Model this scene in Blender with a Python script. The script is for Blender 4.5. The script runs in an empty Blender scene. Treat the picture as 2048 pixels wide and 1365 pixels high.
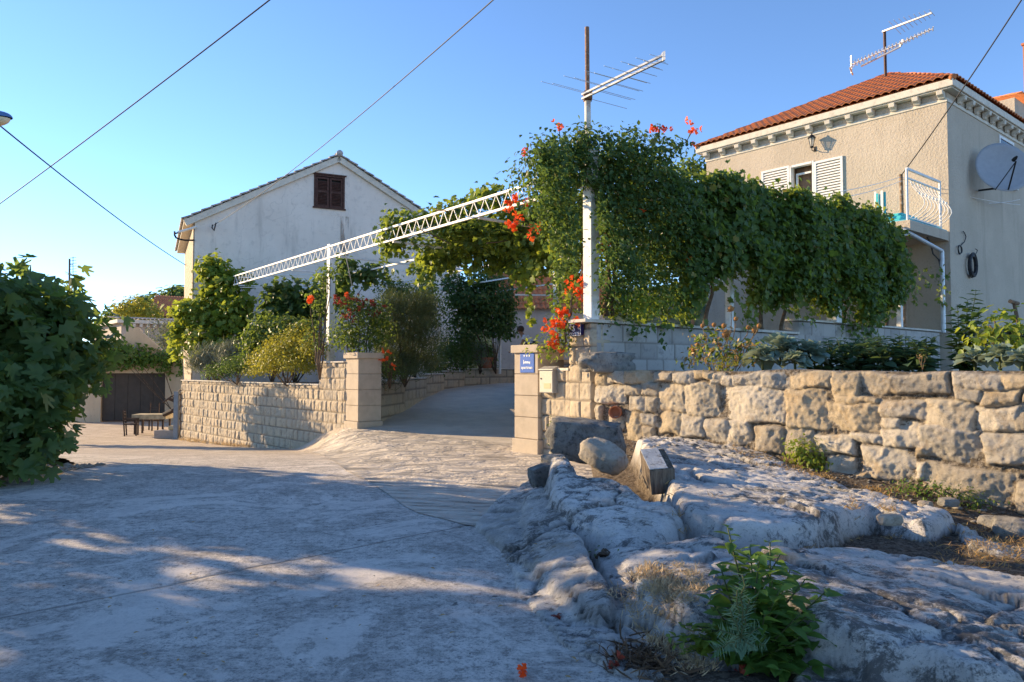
import bpy, bmesh, math, random
import numpy as np
from mathutils import Vector, Matrix, noise as mnoise

# ------------------------------------------------------------------ camera, sky, sun, exposure
SC = bpy.context.scene
COL = SC.collection
EYE, FPX, TH = 1.45, 1490.0, math.atan(57.5 / 1490.0)
_c = bpy.data.cameras.new('camera')
CAM = bpy.data.objects.new('camera', _c); COL.objects.link(CAM)
CAM.location = (0, 0, EYE); CAM.rotation_euler = (math.pi / 2 + TH, 0, 0)
_c.sensor_width = 36.0; _c.lens = 36.0 * FPX / 2048.0; _c.clip_end = 4000; _c.clip_start = 0.05
SC.camera = CAM
SUN_AZ, SUN_EL = math.radians(-65.0), math.radians(16.0)
SUND = Vector((math.sin(SUN_AZ) * math.cos(SUN_EL), math.cos(SUN_AZ) * math.cos(SUN_EL), math.sin(SUN_EL)))
W = bpy.data.worlds.new('World'); SC.world = W; W.use_nodes = True
_nt = W.node_tree
_s = _nt.nodes.new('ShaderNodeTexSky'); _s.sky_type = 'NISHITA'; _s.sun_disc = False
_s.sun_elevation = SUN_EL; _s.sun_rotation = SUN_AZ; _s.altitude = 0
_s.air_density = 0.7; _s.dust_density = 0.0; _s.ozone_density = 3.5
_nt.links.new(_s.outputs[0], _nt.nodes['Background'].inputs[0])
_nt.nodes['Background'].inputs[1].default_value = 0.148
_l = bpy.data.lights.new('sun', 'SUN'); _l.energy = 4.4; _l.angle = math.radians(0.5); _l.color = (1.0, 0.75, 0.44)
SUNOB = bpy.data.objects.new('sun', _l); COL.objects.link(SUNOB)
SUNOB.rotation_euler = SUND.to_track_quat('Z', 'Y').to_euler()
SC.view_settings.view_transform = 'Standard'; SC.view_settings.look = 'None'
SC.view_settings.gamma = 1.0; SC.view_settings.exposure = 1.21
SC.cycles.max_bounces = 6; SC.cycles.diffuse_bounces = 3; SC.cycles.transmission_bounces = 4
SC.cycles.use_denoising = True

rng = np.random.default_rng(7)
random.seed(7)

# ------------------------------------------------------------------ geometry of the place
def ray(px, py):
    cx, cy = (px - 1024) / FPX, (682.5 - py) / FPX
    d = Vector((cx, math.cos(TH) - cy * math.sin(TH), math.sin(TH) + cy * math.cos(TH)))
    return d / d.y
def at(px, py, Y):
    d = ray(px, py); return Vector((d.x * Y, Y, EYE + d.z * Y))
def ong(px, py, z):
    d = ray(px, py); t = (z - EYE) / d.z
    return Vector((d.x * t, t, z))
def onp(px, py, p, dr):          # vertical plane through p (plan) along dr (plan)
    d = ray(px, py)
    t = (p[0] * dr[1] - p[1] * dr[0]) / (d.x * dr[1] - d.y * dr[0])
    return Vector((d.x * t, t, EYE + d.z * t))
UU = Vector((0.643, -0.766, 0))   # along the street frontage, towards the camera's right
VV = Vector((0.766, 0.643, 0))    # into the plot
ZZ = Vector((0, 0, 1))

def ss(t):
    t = np.clip(t, 0, 1); return t * t * (3 - 2 * t)
JOINT = np.array([(-7.2, 22.5), (-5.9, 20.0), (-2.4, 11.0), (-0.95, 7.6), (-0.45, 7.0), (0.9, 6.8)], float)
def seg_dist(X, Y, pts, closed=False):
    pts = np.asarray(pts, float); best = np.full(np.shape(X), 1e9)
    n = len(pts)
    for i in range(n if closed else n - 1):
        a, b = pts[i], pts[(i + 1) % n]
        ab = b - a; L = max(ab @ ab, 1e-12)
        t = np.clip(((X - a[0]) * ab[0] + (Y - a[1]) * ab[1]) / L, 0, 1)
        best = np.minimum(best, np.hypot(X - a[0] - t * ab[0], Y - a[1] - t * ab[1]))
    return best
def inside(X, Y, pts):
    pts = np.asarray(pts, float); r = np.zeros(np.shape(X), bool); n = len(pts)
    for i in range(n):
        x1, y1 = pts[i]; x2, y2 = pts[(i + 1) % n]
        c = ((y1 > Y) != (y2 > Y)) & (X < (x2 - x1) * (Y - y1) / ((y2 - y1) or 1e-12) + x1)
        r ^= c
    return r
def gz(x, y):
    X, Y = np.asarray(x, float), np.asarray(y, float)
    zr = -1.1 * ss((Y - 9) / 19)
    zd = 0.085 * np.maximum(0, Y - 16.8)
    zd = np.where(Y > 28, 0.95, zd)
    d = seg_dist(X, Y, JOINT)
    jx = np.interp(Y, JOINT[::-1, 1], JOINT[::-1, 0])
    sd = np.where(X > jx, d, -d)
    w = ss(sd / 1.25)
    w = np.where(Y > 24, ss((X - (-6.0 - (Y - 24) * 0.3)) / 2.0), w)
    return zr + w * (zd - zr)
def gzf(x, y): return float(gz(x, y))

# vectorised value noise
_P = rng.random((256, 256))
def vn(x, y, seed=0):
    x = np.asarray(x, float) + seed * 17.31; y = np.asarray(y, float) + seed * 9.77
    xi, yi = np.floor(x).astype(int), np.floor(y).astype(int)
    fx, fy = x - xi, y - yi
    fx = fx * fx * (3 - 2 * fx); fy = fy * fy * (3 - 2 * fy)
    g = lambda i, j: _P[i & 255, j & 255]
    return (g(xi, yi) * (1 - fx) + g(xi + 1, yi) * fx) * (1 - fy) + (g(xi, yi + 1) * (1 - fx) + g(xi + 1, yi + 1) * fx) * fy
def fbm(x, y, o=4, seed=0):
    s, a, t = 0, 0.5, 0
    for k in range(o):
        s = s + a * vn(x * 2 ** k, y * 2 ** k, seed + k * 3); t += a; a *= 0.5
    return s / t - 0.5

# ------------------------------------------------------------------ objects
def tag(o, label=None, cat=None, group=None, kind=None):
    if label: o['label'] = label
    if cat: o['category'] = cat
    if group: o['group'] = group
    if kind: o['kind'] = kind
    return o
def thing(name, label, cat, loc=(0, 0, 0), group=None):
    o = bpy.data.objects.new(name, None); COL.objects.link(o); o.location = loc; o.empty_display_size = 0.2
    return tag(o, label, cat, group)
def wmat(o):
    return o.matrix_basis.copy() if o.parent is None else wmat(o.parent) @ o.matrix_parent_inverse @ o.matrix_basis
def link(name, me, mat, parent=None):
    o = bpy.data.objects.new(name, me); COL.objects.link(o)
    if mat is not None:
        for m in (mat if isinstance(mat, (list, tuple)) else [mat]): me.materials.append(m)
    if parent is not None:
        o.parent = parent
        o.matrix_parent_inverse = wmat(parent).inverted()
    return o
def arr_mesh(name, V, faces, smooth=False):
    """V Nx3, faces: list of (M,k) int arrays"""
    me = bpy.data.meshes.new(name)
    V = np.asarray(V, np.float32)
    fl = [np.asarray(f, np.int32) for f in faces if len(f)]
    nl = sum(f.size for f in fl); nf = sum(len(f) for f in fl)
    me.vertices.add(len(V)); me.vertices.foreach_set('co', V.ravel())
    me.loops.add(nl); me.loops.foreach_set('vertex_index', np.concatenate([f.ravel() for f in fl]))
    me.polygons.add(nf)
    tot = np.concatenate([np.full(len(f), f.shape[1], np.int32) for f in fl])
    st = np.concatenate([[0], np.cumsum(tot)[:-1]]).astype(np.int32)
    me.polygons.foreach_set('loop_start', st)
    if smooth: me.polygons.foreach_set('use_smooth', np.ones(nf, bool))
    me.update(calc_edges=True); me.validate()
    return me
def point_attr(me, name, vals):
    a = me.attributes.new(name, 'FLOAT', 'POINT'); a.data.foreach_set('value', np.asarray(vals, np.float32).ravel())
def grid_faces(n, m, off=0):
    i, j = np.meshgrid(np.arange(n - 1), np.arange(m - 1), indexing='ij')
    a = (i * m + j).ravel() + off
    return np.stack([a, a + m, a + m + 1, a + 1], 1)
class MB:
    """collects boxes, tubes and prisms into ONE mesh"""
    def __init__(s): s.v = []; s.f = []
    def add(s, vs, fs):
        o = len(s.v); s.v += [tuple(v) for v in vs]; s.f += [tuple(i + o for i in f) for f in fs]; return s
    def box(s, o, a, b, c):            # origin corner and three edge vectors
        o, a, b, c = Vector(o), Vector(a), Vector(b), Vector(c)
        if a.cross(b).dot(c) < 0: a, b = b, a
        p = [o, o + a, o + a + b, o + b, o + c, o + a + c, o + a + b + c, o + b + c]
        return s.add(p, [(3, 2, 1, 0), (4, 5, 6, 7), (0, 1, 5, 4), (1, 2, 6, 5), (2, 3, 7, 6), (3, 0, 4, 7)])
    def cbox(s, c, a, b, h):           # centred in plan on c, a/b full edge vectors, height h upward
        c, a, b = Vector(c), Vector(a), Vector(b); return s.box(c - a / 2 - b / 2, a, b, ZZ * h)
    def tube(s, pts, r, n=8, cap=True):
        pts = [Vector(p) for p in pts]; m = len(pts)
        rs = r if isinstance(r, (list, tuple)) else [r] * m
        o = len(s.v); prev = None
        for i, p in enumerate(pts):
            t = (pts[min(i + 1, m - 1)] - pts[max(i - 1, 0)]).normalized()
            if prev is None:
                a = t.cross(Vector((0, 0, 1)))
                if a.length < 1e-3: a = t.cross(Vector((1, 0, 0)))
            else: a = prev - t * prev.dot(t)
            a.normalize(); prev = a; b = t.cross(a)
            for k in range(n):
                an = 2 * math.pi * k / n
                s.v.append(tuple(p + (a * math.cos(an) + b * math.sin(an)) * rs[i]))
        for i in range(m - 1):
            for k in range(n):
                k2 = (k + 1) % n
                s.f.append((o + i * n + k, o + i * n + k2, o + (i + 1) * n + k2, o + (i + 1) * n + k))
        if cap:
            s.f.append(tuple(o + k for k in range(n))[::-1]); s.f.append(tuple(o + (m - 1) * n + k for k in range(n)))
        return s
    def bar(s, p, q, w, h=None, up=ZZ):  # square-section bar from p to q
        p, q = Vector(p), Vector(q); h = h or w; t = (q - p)
        a = t.cross(up)
        if a.length < 1e-4: a = t.cross(Vector((1, 0, 0)))
        a.normalize(); b = a.cross(t).normalized()
        return s.box(p - a * w / 2 - b * h / 2, t, a * w, b * h)
    def prism(s, poly, d):             # polygon of 3D points extruded by vector d
        d = Vector(d); n = len(poly); P = [Vector(p) for p in poly]
        return s.add(P + [p + d for p in P], [tuple(range(n))[::-1], tuple(range(n, 2 * n))] +
                     [(i, (i + 1) % n, n + (i + 1) % n, n + i) for i in range(n)])
    def lathe(s, c, prof, n=20, axis=ZZ):
        axis = Vector(axis).normalized(); a = axis.orthogonal().normalized(); b = axis.cross(a); o = len(s.v)
        for r, z in prof:
            for k in range(n):
                an = 2 * math.pi * k / n
                s.v.append(tuple(Vector(c) + axis * z + (a * math.cos(an) + b * math.sin(an)) * r))
        for i in range(len(prof) - 1):
            for k in range(n):
                k2 = (k + 1) % n
                s.f.append((o + i * n + k, o + i * n + k2, o + (i + 1) * n + k2, o + (i + 1) * n + k))
        s.f.append(tuple(o + k for k in range(n))[::-1]); s.f.append(tuple(o + (len(prof) - 1) * n + k for k in range(n)))
        return s
    def build(s, name, mat, parent=None, smooth=False, bevel=0):
        me = bpy.data.meshes.new(name); me.from_pydata(s.v, [], s.f)
        bm = bmesh.new(); bm.from_mesh(me); bmesh.ops.recalc_face_normals(bm, faces=bm.faces); bm.to_mesh(me); bm.free()
        if smooth: me.polygons.foreach_set('use_smooth', [True] * len(me.polygons))
        me.update()
        o = link(name, me, mat, parent)
        if bevel:
            md = o.modifiers.new('bevel', 'BEVEL'); md.width = bevel; md.segments = 2; md.limit_method = 'ANGLE'
        return o
def dup(root, loc, label=None, group=None):
    r = root.copy(); COL.objects.link(r); r.location = loc
    if label: r['label'] = label
    if group: r['group'] = group
    for ch in list(root.children):
        c = ch.copy(); COL.objects.link(c); c.parent = r
        for g in ch.children:
            d = g.copy(); COL.objects.link(d); d.parent = c
    return r

# ------------------------------------------------------------------ materials
class NT:
    def __init__(s, name):
        s.m = bpy.data.materials.new(name); s.m.use_nodes = True; s.t = s.m.node_tree
        s.b = s.t.nodes['Principled BSDF']; s.b.inputs['Specular IOR Level'].default_value = 0.25
    def n(s, ty, **kw):
        x = s.t.nodes.new(ty)
        for k, v in kw.items(): setattr(x, k, v)
        return x
    def l(s, a, b): s.t.links.new(a, b)
    def set(s, inp, v):
        if hasattr(v, 'is_output'): s.l(v, inp)
        else: inp.default_value = v
    def pos(s):
        if not hasattr(s, '_p'): s._p = s.n('ShaderNodeNewGeometry').outputs['Position']
        return s._p
    def noise(s, scale, detail=4, rough=0.6, vec=None, dist=0.0, sc=None):
        x = s.n('ShaderNodeTexNoise'); x.inputs['Scale'].default_value = scale; x.inputs['Detail'].default_value = detail
        x.inputs['Roughness'].default_value = rough; x.inputs['Distortion'].default_value = dist
        v = vec or s.pos()
        if sc is not None:
            mp = s.n('ShaderNodeMapping'); mp.inputs['Scale'].default_value = sc; s.l(v, mp.inputs['Vector']); v = mp.outputs[0]
        s.l(v, x.inputs['Vector']); return x.outputs['Fac']
    def ramp(s, f, a, b):                       # smooth 0..1 between a and b
        x = s.n('ShaderNodeMapRange'); x.interpolation_type = 'SMOOTHSTEP'
        x.inputs['From Min'].default_value = a; x.inputs['From Max'].default_value = b; s.l(f, x.inputs['Value']); return x.outputs[0]
    def mix(s, f, a, b):
        x = s.n('ShaderNodeMix', data_type='RGBA'); s.set(x.inputs[0], f)
        for i, v in ((6, a), (7, b)):
            if isinstance(v, tuple) and len(v) == 3: v = v + (1,)
            s.set(x.inputs[i], v)
        return x.outputs[2]
    def math(s, op, a, b=0.0, c=None):
        x = s.n('ShaderNodeMath', operation=op); s.set(x.inputs[0], a); s.set(x.inputs[1], b)
        if c is not None: s.set(x.inputs[2], c)
        return x.outputs[0]
    def attr(s, name): return s.n('ShaderNodeAttribute', attribute_name=name).outputs['Fac']
    def island(s): return s.n('ShaderNodeNewGeometry').outputs['Random Per Island']
    def obrand(s): return s.n('ShaderNodeObjectInfo').outputs['Random']
    def color(s, c): s.set(s.b.inputs['Base Color'], c + (1,) if isinstance(c, tuple) and len(c) == 3 else c)
    def rough(s, v): s.set(s.b.inputs['Roughness'], v)
    def bump(s, h, strength=0.4, dist=0.02):
        x = s.n('ShaderNodeBump'); x.inputs['Strength'].default_value = strength; x.inputs['Distance'].default_value = dist
        s.l(h, x.inputs['Height']); s.l(x.outputs[0], s.b.inputs['Normal']); return x
def plain(name, c, rough=0.6, metal=0.0, var=0.12, scale=8, bump=0.0, dirt=None):
    k = NT(name); f = k.noise(scale, 4)
    a = tuple(x * (1 - var) for x in c); b = tuple(min(1, x * (1 + var)) for x in c)
    col = k.mix(k.ramp(f, 0.3, 0.7), a, b)
    if dirt: col = k.mix(k.math('MULTIPLY', k.ramp(k.noise(dirt[1], 5), 0.52, 0.68), dirt[2]), col, dirt[0])
    k.color(col); k.rough(rough); k.b.inputs['Metallic'].default_value = metal
    if bump: k.bump(k.noise(scale * 6, 5), bump, 0.01)
    return k.m
def leafmat(name, dark, light, trans, tf=0.45, gloss=0.25, old=None):
    dark = tuple(x * 1.6 for x in dark); light = tuple(x * 1.35 for x in light); trans = tuple(min(.95, x * 1.15) for x in trans)
    k = NT(name); r = k.island()
    big = k.noise(1.6, 2)
    f = k.math('ADD', k.math('MULTIPLY', r, 0.7), k.math('MULTIPLY', big, 0.4))
    col = k.mix(f, dark, light)
    if old: col = k.mix(k.ramp(r, 0.955, 0.96), col, old)
    k.color(col); k.rough(0.45); k.b.inputs['Specular IOR Level'].default_value = gloss
    tr = k.n('ShaderNodeBsdfTranslucent'); k.set(tr.inputs[0], k.mix(r, trans, tuple(x * 0.55 for x in trans)))
    mx = k.n('ShaderNodeMixShader'); mx.inputs[0].default_value = tf
    k.l(k.b.outputs[0], mx.inputs[1]); k.l(tr.outputs[0], mx.inputs[2])
    out = [n for n in k.t.nodes if n.type == 'OUTPUT_MATERIAL'][0]
    k.l(mx.outputs[0], out.inputs['Surface'])
    return k.m
# ------------------------------------------------------------------ surface materials
def m_concrete():
    k = NT('road_concrete')
    p1 = k.noise(0.45, 7, 0.75); p2 = k.noise(2.2, 9, 0.8, dist=0.5); p3 = k.noise(55, 5, 0.8); p4 = k.noise(14, 7, 0.82)
    col = k.mix(k.ramp(p1, 0.36, 0.62), (0.54, 0.485, 0.435), (0.76, 0.69, 0.62))
    col = k.mix(k.math('MULTIPLY', k.ramp(p2, 0.47, 0.60), 0.75), col, (0.36, 0.325, 0.29))
    sm = k.ramp(k.noise(0.75, 8, 0.72, dist=0.7), 0.53, 0.57)              # smooth cement patches over the rough slab
    rough_ = k.math('SUBTRACT', 1.0, k.math('MULTIPLY', sm, 0.75))
    col = k.mix(k.math('MULTIPLY', sm, 0.6), col, (0.84, 0.765, 0.69))
    col = k.mix(k.math('MULTIPLY', k.math('MULTIPLY', k.ramp(p4, 0.50, 0.60), 0.75), rough_), col, (0.23, 0.215, 0.20))
    col = k.mix(k.math('MULTIPLY', k.math('MULTIPLY', k.ramp(p4, 0.47, 0.38), 0.5), rough_), col, (0.88, 0.81, 0.735))
    col = k.mix(k.math('MULTIPLY', k.math('MULTIPLY', k.ramp(p3, 0.52, 0.64), 0.75), rough_), col, (0.13, 0.12, 0.11))
    col = k.mix(k.math('MULTIPLY', k.ramp(k.noise(6.5, 3, 0.5), 0.71, 0.74), 0.8), col, (0.09, 0.085, 0.08))
    # lane turns browner towards its far end
    sp = k.n('ShaderNodeSeparateXYZ'); k.l(k.pos(), sp.inputs[0])
    col = k.mix(k.math('MULTIPLY', k.ramp(sp.outputs[1], 10, 18), 0.6), col, (0.46, 0.345, 0.225))
    # construction joint across the slab: |ax+by+c| < w
    a, b = ong(937, 1050, 0), ong(337, 1170, 0)
    nx, ny = (b.y - a.y), -(b.x - a.x); L = math.hypot(nx, ny); nx /= L; ny /= L; c0 = -(nx * a.x + ny * a.y)
    wob = k.math('MULTIPLY', k.math('SUBTRACT', k.noise(2.5, 3), 0.5), 0.06)
    d = k.math('ABSOLUTE', k.math('ADD', k.math('ADD', k.math('MULTIPLY', sp.outputs[0], nx), k.math('MULTIPLY', sp.outputs[1], ny)), k.math('ADD', wob, c0)))
    line = k.math('SUBTRACT', 1.0, k.ramp(d, 0.005, 0.028))
    near = k.math('SUBTRACT', 1.0, k.ramp(sp.outputs[1], 7.3, 7.7))
    line = k.math('MULTIPLY', line, near)
    col = k.mix(k.math('MULTIPLY', line, 0.5), col, (0.12, 0.105, 0.09))
    k.color(col); k.rough(0.9)
    h = k.math('ADD', k.math('MULTIPLY', p3, 0.7), k.math('MULTIPLY', p4, 1.3))
    h = k.math('SUBTRACT', h, k.math('MULTIPLY', line, 1.2))
    k.bump(h, 0.9, 0.022)
    return k.m
def m_apron():
    k = NT('grooved_concrete')
    p1 = k.noise(1.4, 8, 0.75); p3 = k.noise(30, 5, 0.8)
    col = k.mix(k.ramp(p1, 0.35, 0.65), (0.52, 0.455, 0.38), (0.64, 0.56, 0.465))
    col = k.mix(k.math('MULTIPLY', k.ramp(p3, 0.5, 0.8), 0.35), col, (0.2, 0.17, 0.14))
    g = k.attr('groove')
    mp = k.n('ShaderNodeMapping', vector_type='TEXTURE'); mp.inputs['Rotation'].default_value = (0, 0, math.radians(-14)); k.l(k.pos(), mp.inputs[0])
    wv = k.noise(1.0, 4, 0.6, vec=mp.outputs[0], dist=0.15, sc=(1.1, 9.0, 1.0))
    gv = k.math('MULTIPLY', k.ramp(wv, 0.36, 0.50), g)
    col = k.mix(k.math('MULTIPLY', k.math('MULTIPLY', k.math('SUBTRACT', g, gv), k.ramp(k.noise(2.0, 5), .35, .6)), 0.6), col, (0.16, 0.135, 0.11))
    k.color(col); k.rough(0.9)
    k.bump(k.math('ADD', k.math('MULTIPLY', k.math('MULTIPLY', gv, k.ramp(k.noise(1.7, 4), .3, .6)), 1.6), k.math('MULTIPLY', p3, 0.35)), 1.0, 0.035)
    return k.m
def m_soil(name='soil', a=(0.10, 0.065, 0.04), b=(0.19, 0.135, 0.085)):
    k = NT(name)
    col = k.mix(k.ramp(k.noise(1.5, 6), 0.35, 0.65), a, b)
    col = k.mix(k.math('MULTIPLY', k.ramp(k.noise(45, 3), 0.58, 0.66), 0.8), col, (0.36, 0.31, 0.25))
    k.color(col); k.rough(0.95); k.bump(k.noise(25, 6, 0.7), 0.8, 0.03); return k.m
def m_bedrock():
    k = NT('limestone_bedrock')
    d = k.noise(0.9, 7, 0.7, dist=0.6)
    col = k.mix(k.ramp(d, 0.38, 0.62), (0.64, 0.60, 0.555), (0.85, 0.80, 0.745))
    st = k.noise(8.0, 11, 0.85, sc=(0.75, 1.4, 1.0), dist=0.3)
    big = k.noise(0.8, 7, 0.75, dist=0.5)
    f = k.ramp(k.math('ADD', k.math('MULTIPLY', st, 0.9), k.math('MULTIPLY', big, 0.8)), 0.855, 0.94)
    col = k.mix(k.math('MULTIPLY', f, 0.85), col, (0.10, 0.098, 0.096))
    col = k.mix(k.math('MULTIPLY', k.ramp(k.noise(55, 6, 0.85, sc=(0.7, 1.3, 1)), 0.55, 0.62), 0.65), col, (0.17, 0.165, 0.16))
    col = k.mix(k.math('MULTIPLY', k.ramp(k.noise(20, 8, 0.85), 0.47, 0.38), 0.5), col, (0.80, 0.785, 0.76))
    col = k.mix(k.math('MULTIPLY', k.ramp(k.noise(1.5, 7, 0.75, dist=0.5), 0.55, 0.66), 0.6), col, (0.46, 0.35, 0.22))
    sp = k.n('ShaderNodeSeparateXYZ'); k.l(k.n('ShaderNodeNewGeometry').outputs['True Normal'], sp.inputs[0])
    col = k.mix(k.math('MULTIPLY', k.attr('crack'), 0.9), col, (0.055, 0.045, 0.035))
    lf = k.math('MULTIPLY', k.attr('lichen_shade'), k.ramp(k.noise(4.5, 9, .8, dist=.4), .36, .60))
    col = k.mix(k.math('MULTIPLY', lf, .9), col, k.mix(k.noise(20, 6, .8), (.06, .055, .05), (.24, .22, .19)))  # dark lichen, with the shade of the front flank put into the colour
    soil = k.attr('soil')
    sc = k.mix(k.ramp(k.noise(26, 6, .8), 0.42, 0.6), (0.075, 0.052, 0.035), (0.24, 0.19, 0.14))
    col = k.mix(soil, col, sc)
    k.color(col); k.rough(0.92)
    k.bump(k.math('ADD', k.math('MULTIPLY', k.noise(40, 8, 0.85), 0.7), k.math('MULTIPLY', st, 1.0)), 1.0, 0.035)
    return k.m
def m_blocks(name, base, warm, dark, rough_face=True):
    k = NT(name); t = k.attr('tint'); j = k.attr('joint')
    col = k.mix(k.ramp(t, 0.0, 1.0), base, warm)
    col = k.mix(k.math('MULTIPLY', k.ramp(k.noise(7, 7, 0.7, dist=0.8), 0.52, 0.68), 0.65), col, dark)
    col = k.mix(k.math('MULTIPLY', k.ramp(k.noise(1.3, 4), 0.5, 0.75), 0.3), col, tuple(x * 0.75 for x in base))
    col = k.mix(k.math('MULTIPLY', j, 0.8), col, (0.16, 0.135, 0.11))
    k.color(col); k.rough(0.9)
    k.bump(k.noise(45, 7, 0.7), 0.6 if rough_face else 0.25, 0.02); return k.m
def m_drystone():
    k = NT('dry_stone'); t = k.attr('tint'); j = k.attr('joint')
    cr = k.n('ShaderNodeValToRGB'); cr.color_ramp.interpolation = 'CONSTANT'; el = cr.color_ramp.elements
    el[0].color = (.46, .395, .31, 1); el[1].position = .18; el[1].color = (.60, .51, .385, 1)
    for p, c in ((.38, (.55, .445, .305)), (.52, (.64, .565, .46)), (.7, (.52, .465, .39)), (.85, (.60, .48, .325))): e = el.new(p); e.color = c + (1,)
    k.l(t, cr.inputs[0]); col = cr.outputs[0]
    col = k.mix(k.math('MULTIPLY', k.ramp(k.noise(4, 8, 0.75, dist=0.6), 0.50, 0.64), 0.5), col, (0.46, 0.31, 0.16))
    col = k.mix(k.math('MULTIPLY', k.ramp(k.noise(5, 11, 0.85, dist=.4), 0.53, 0.61), 0.55), col, (0.20, 0.175, 0.145))
    col = k.mix(k.math('MULTIPLY', k.ramp(k.noise(28, 8, 0.88), 0.54, 0.62), 0.6), col, (0.16, 0.13, 0.10))
    col = k.mix(k.math('MULTIPLY', k.ramp(k.noise(18, 8, 0.88), 0.46, 0.38), 0.5), col, (0.68, 0.60, 0.48))
    jc = k.mix(k.ramp(k.noise(24, 8, .8), 0.45, 0.6), (0.13, 0.10, 0.07), (0.42, 0.355, 0.28))
    col = k.mix(k.math('MULTIPLY', j, 0.95), col, jc)
    k.color(col); k.rough(0.93); k.bump(k.math('ADD', k.noise(24, 10, 0.82), k.math('MULTIPLY', k.noise(80, 4, .8), 0.5)), 1.0, 0.035); return k.m
def m_stucco(name, c, c2, streak, scale=26, strength=0.7, crack=False):
    k = NT(name)
    col = k.mix(k.ramp(k.noise(0.7, 5), 0.35, 0.7), c, c2)
    st = k.noise(1.6, 6, 0.65, sc=(1.0, 1.0, 0.16))
    col = k.mix(k.math('MULTIPLY', k.ramp(st, 0.52, 0.70), 0.6), col, streak)
    col = k.mix(k.math('MULTIPLY', k.ramp(k.noise(scale, 4, 0.7), 0.52, 0.7), 0.25), col, tuple(x * 0.55 for x in c))
    if crack:
        c_ = k.math('ABSOLUTE', k.math('SUBTRACT', k.noise(0.42, 4, 0.55, dist=0.7), 0.5)); col = k.mix(k.math('MULTIPLY', k.math('SUBTRACT', 1.0, k.ramp(c_, 0.001, 0.005)), 0.22), col, tuple(x * .45 for x in c))
    k.color(col); k.rough(0.93)
    k.bump(k.noise(scale, 6, 0.7), strength, 0.03); return k.m
M = {}
M['road'] = m_concrete(); M['apron'] = m_apron(); M['soil'] = m_soil(); M['rock'] = m_bedrock()
M['dry_ground'] = m_soil('dry_ground', (0.22, 0.16, 0.10), (0.34, 0.26, 0.18))
M['blocks'] = m_blocks('split_face_blocks', (0.46, 0.385, 0.29), (0.52, 0.415, 0.29), (0.25, 0.20, 0.145))
M['greyblocks'] = m_blocks('sawn_grey_blocks', (0.36, 0.325, 0.295), (0.46, 0.42, 0.38), (0.22, 0.205, 0.20), False)
M['drystone'] = m_drystone()
M['pillar'] = plain('cast_stone', (0.49, 0.40, 0.30), 0.85, 0, 0.07, 5, 0.25, dirt=((0.3, 0.24, 0.17), 3.0, 0.25))
M['cope'] = plain('coping_stone', (0.60, 0.54, 0.46), 0.8, 0, 0.1, 4, 0.2, dirt=((0.25, 0.22, 0.19), 5.0, 0.5))
M['stucco_house'] = m_stucco('pebbledash_render', (0.50, 0.42, 0.325), (0.57, 0.48, 0.375), (0.39, 0.325, 0.25), 17, 0.9)
M['stucco_white'] = m_stucco('old_white_render', (0.74, 0.655, 0.565), (0.82, 0.73, 0.635), (0.50, 0.44, 0.38), 5, 0.35, True)
M['cream'] = m_stucco('cream_plaster', (0.60, 0.47, 0.31), (0.66, 0.53, 0.36), (0.45, 0.36, 0.25), 8, 0.2)
M['white'] = plain('white_paint', (0.78, 0.76, 0.72), 0.45, 0, 0.05, 6, 0.05, dirt=((0.42, 0.36, 0.28), 9, 0.35))
M['trim'] = plain('cream_trim', (0.66, 0.60, 0.50), 0.8, 0, 0.07, 5, 0.2, dirt=((0.36, 0.32, 0.26), 6, 0.4))
M['rust'] = plain('rusty_steel', (0.24, 0.125, 0.075), 0.75, 0.1, 0.3, 12, 0.2, dirt=((0.5, 0.45, 0.4), 20, 0.4))
M['alu'] = plain('weathered_aluminium', (0.62, 0.58, 0.52), 0.45, 0.55, 0.12, 20, 0, dirt=((0.3, 0.25, 0.2), 30, 0.4))
M['dark'] = plain('dark_plastic', (0.02, 0.02, 0.022), 0.5, 0, 0.2)
M['cable'] = plain('cable_sheath', (0.045, 0.045, 0.05), 0.6, 0, 0.2)
M['brown'] = plain('brown_shutter_paint', (0.075, 0.03, 0.02), 0.6, 0, 0.3, 15, 0.1, dirt=((0.12, 0.07, 0.05), 9, 0.6))
M['wood'] = plain('weathered_wood', (0.20, 0.13, 0.075), 0.8, 0, 0.3, 9, 0.4)
M['bark'] = plain('bark', (0.13, 0.09, 0.06), 0.9, 0, 0.35, 14, 0.8)
M['glass'] = plain('dark_glass', (0.02, 0.022, 0.025), 0.08, 0, 0.1)

# ------------------------------------------------------------------ ground sheet, lane, driveway
gx = np.concatenate([-np.geomspace(900, 32, 14), np.arange(-30, 30.1, 1.0), np.geomspace(32, 900, 14)])
gy = np.concatenate([-np.geomspace(300, 12, 8), np.arange(-10, 46.1, 1.0), np.geomspace(50, 1500, 16)])
GX, GY = np.meshgrid(gx, gy, indexing='ij')
GZ = np.where(GY > 44, -1.1, gz(GX, np.minimum(GY, 44))) - 0.09
right = ss((GX - 2) / 2) * ss((GY - 9) / 3); GZ = GZ - right * 0.4 - 0.3 * ss((GX + 9.5) / 2) * ss((5 - GX) / 2) * ss((GY - 4) / 2) * ss((31 - GY) / 2)
g = arr_mesh('ground', np.stack([GX, GY, GZ], -1).reshape(-1, 3), [grid_faces(len(gx), len(gy))], True)
tag(link('ground', g, M['dry_ground']), kind='structure')

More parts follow.
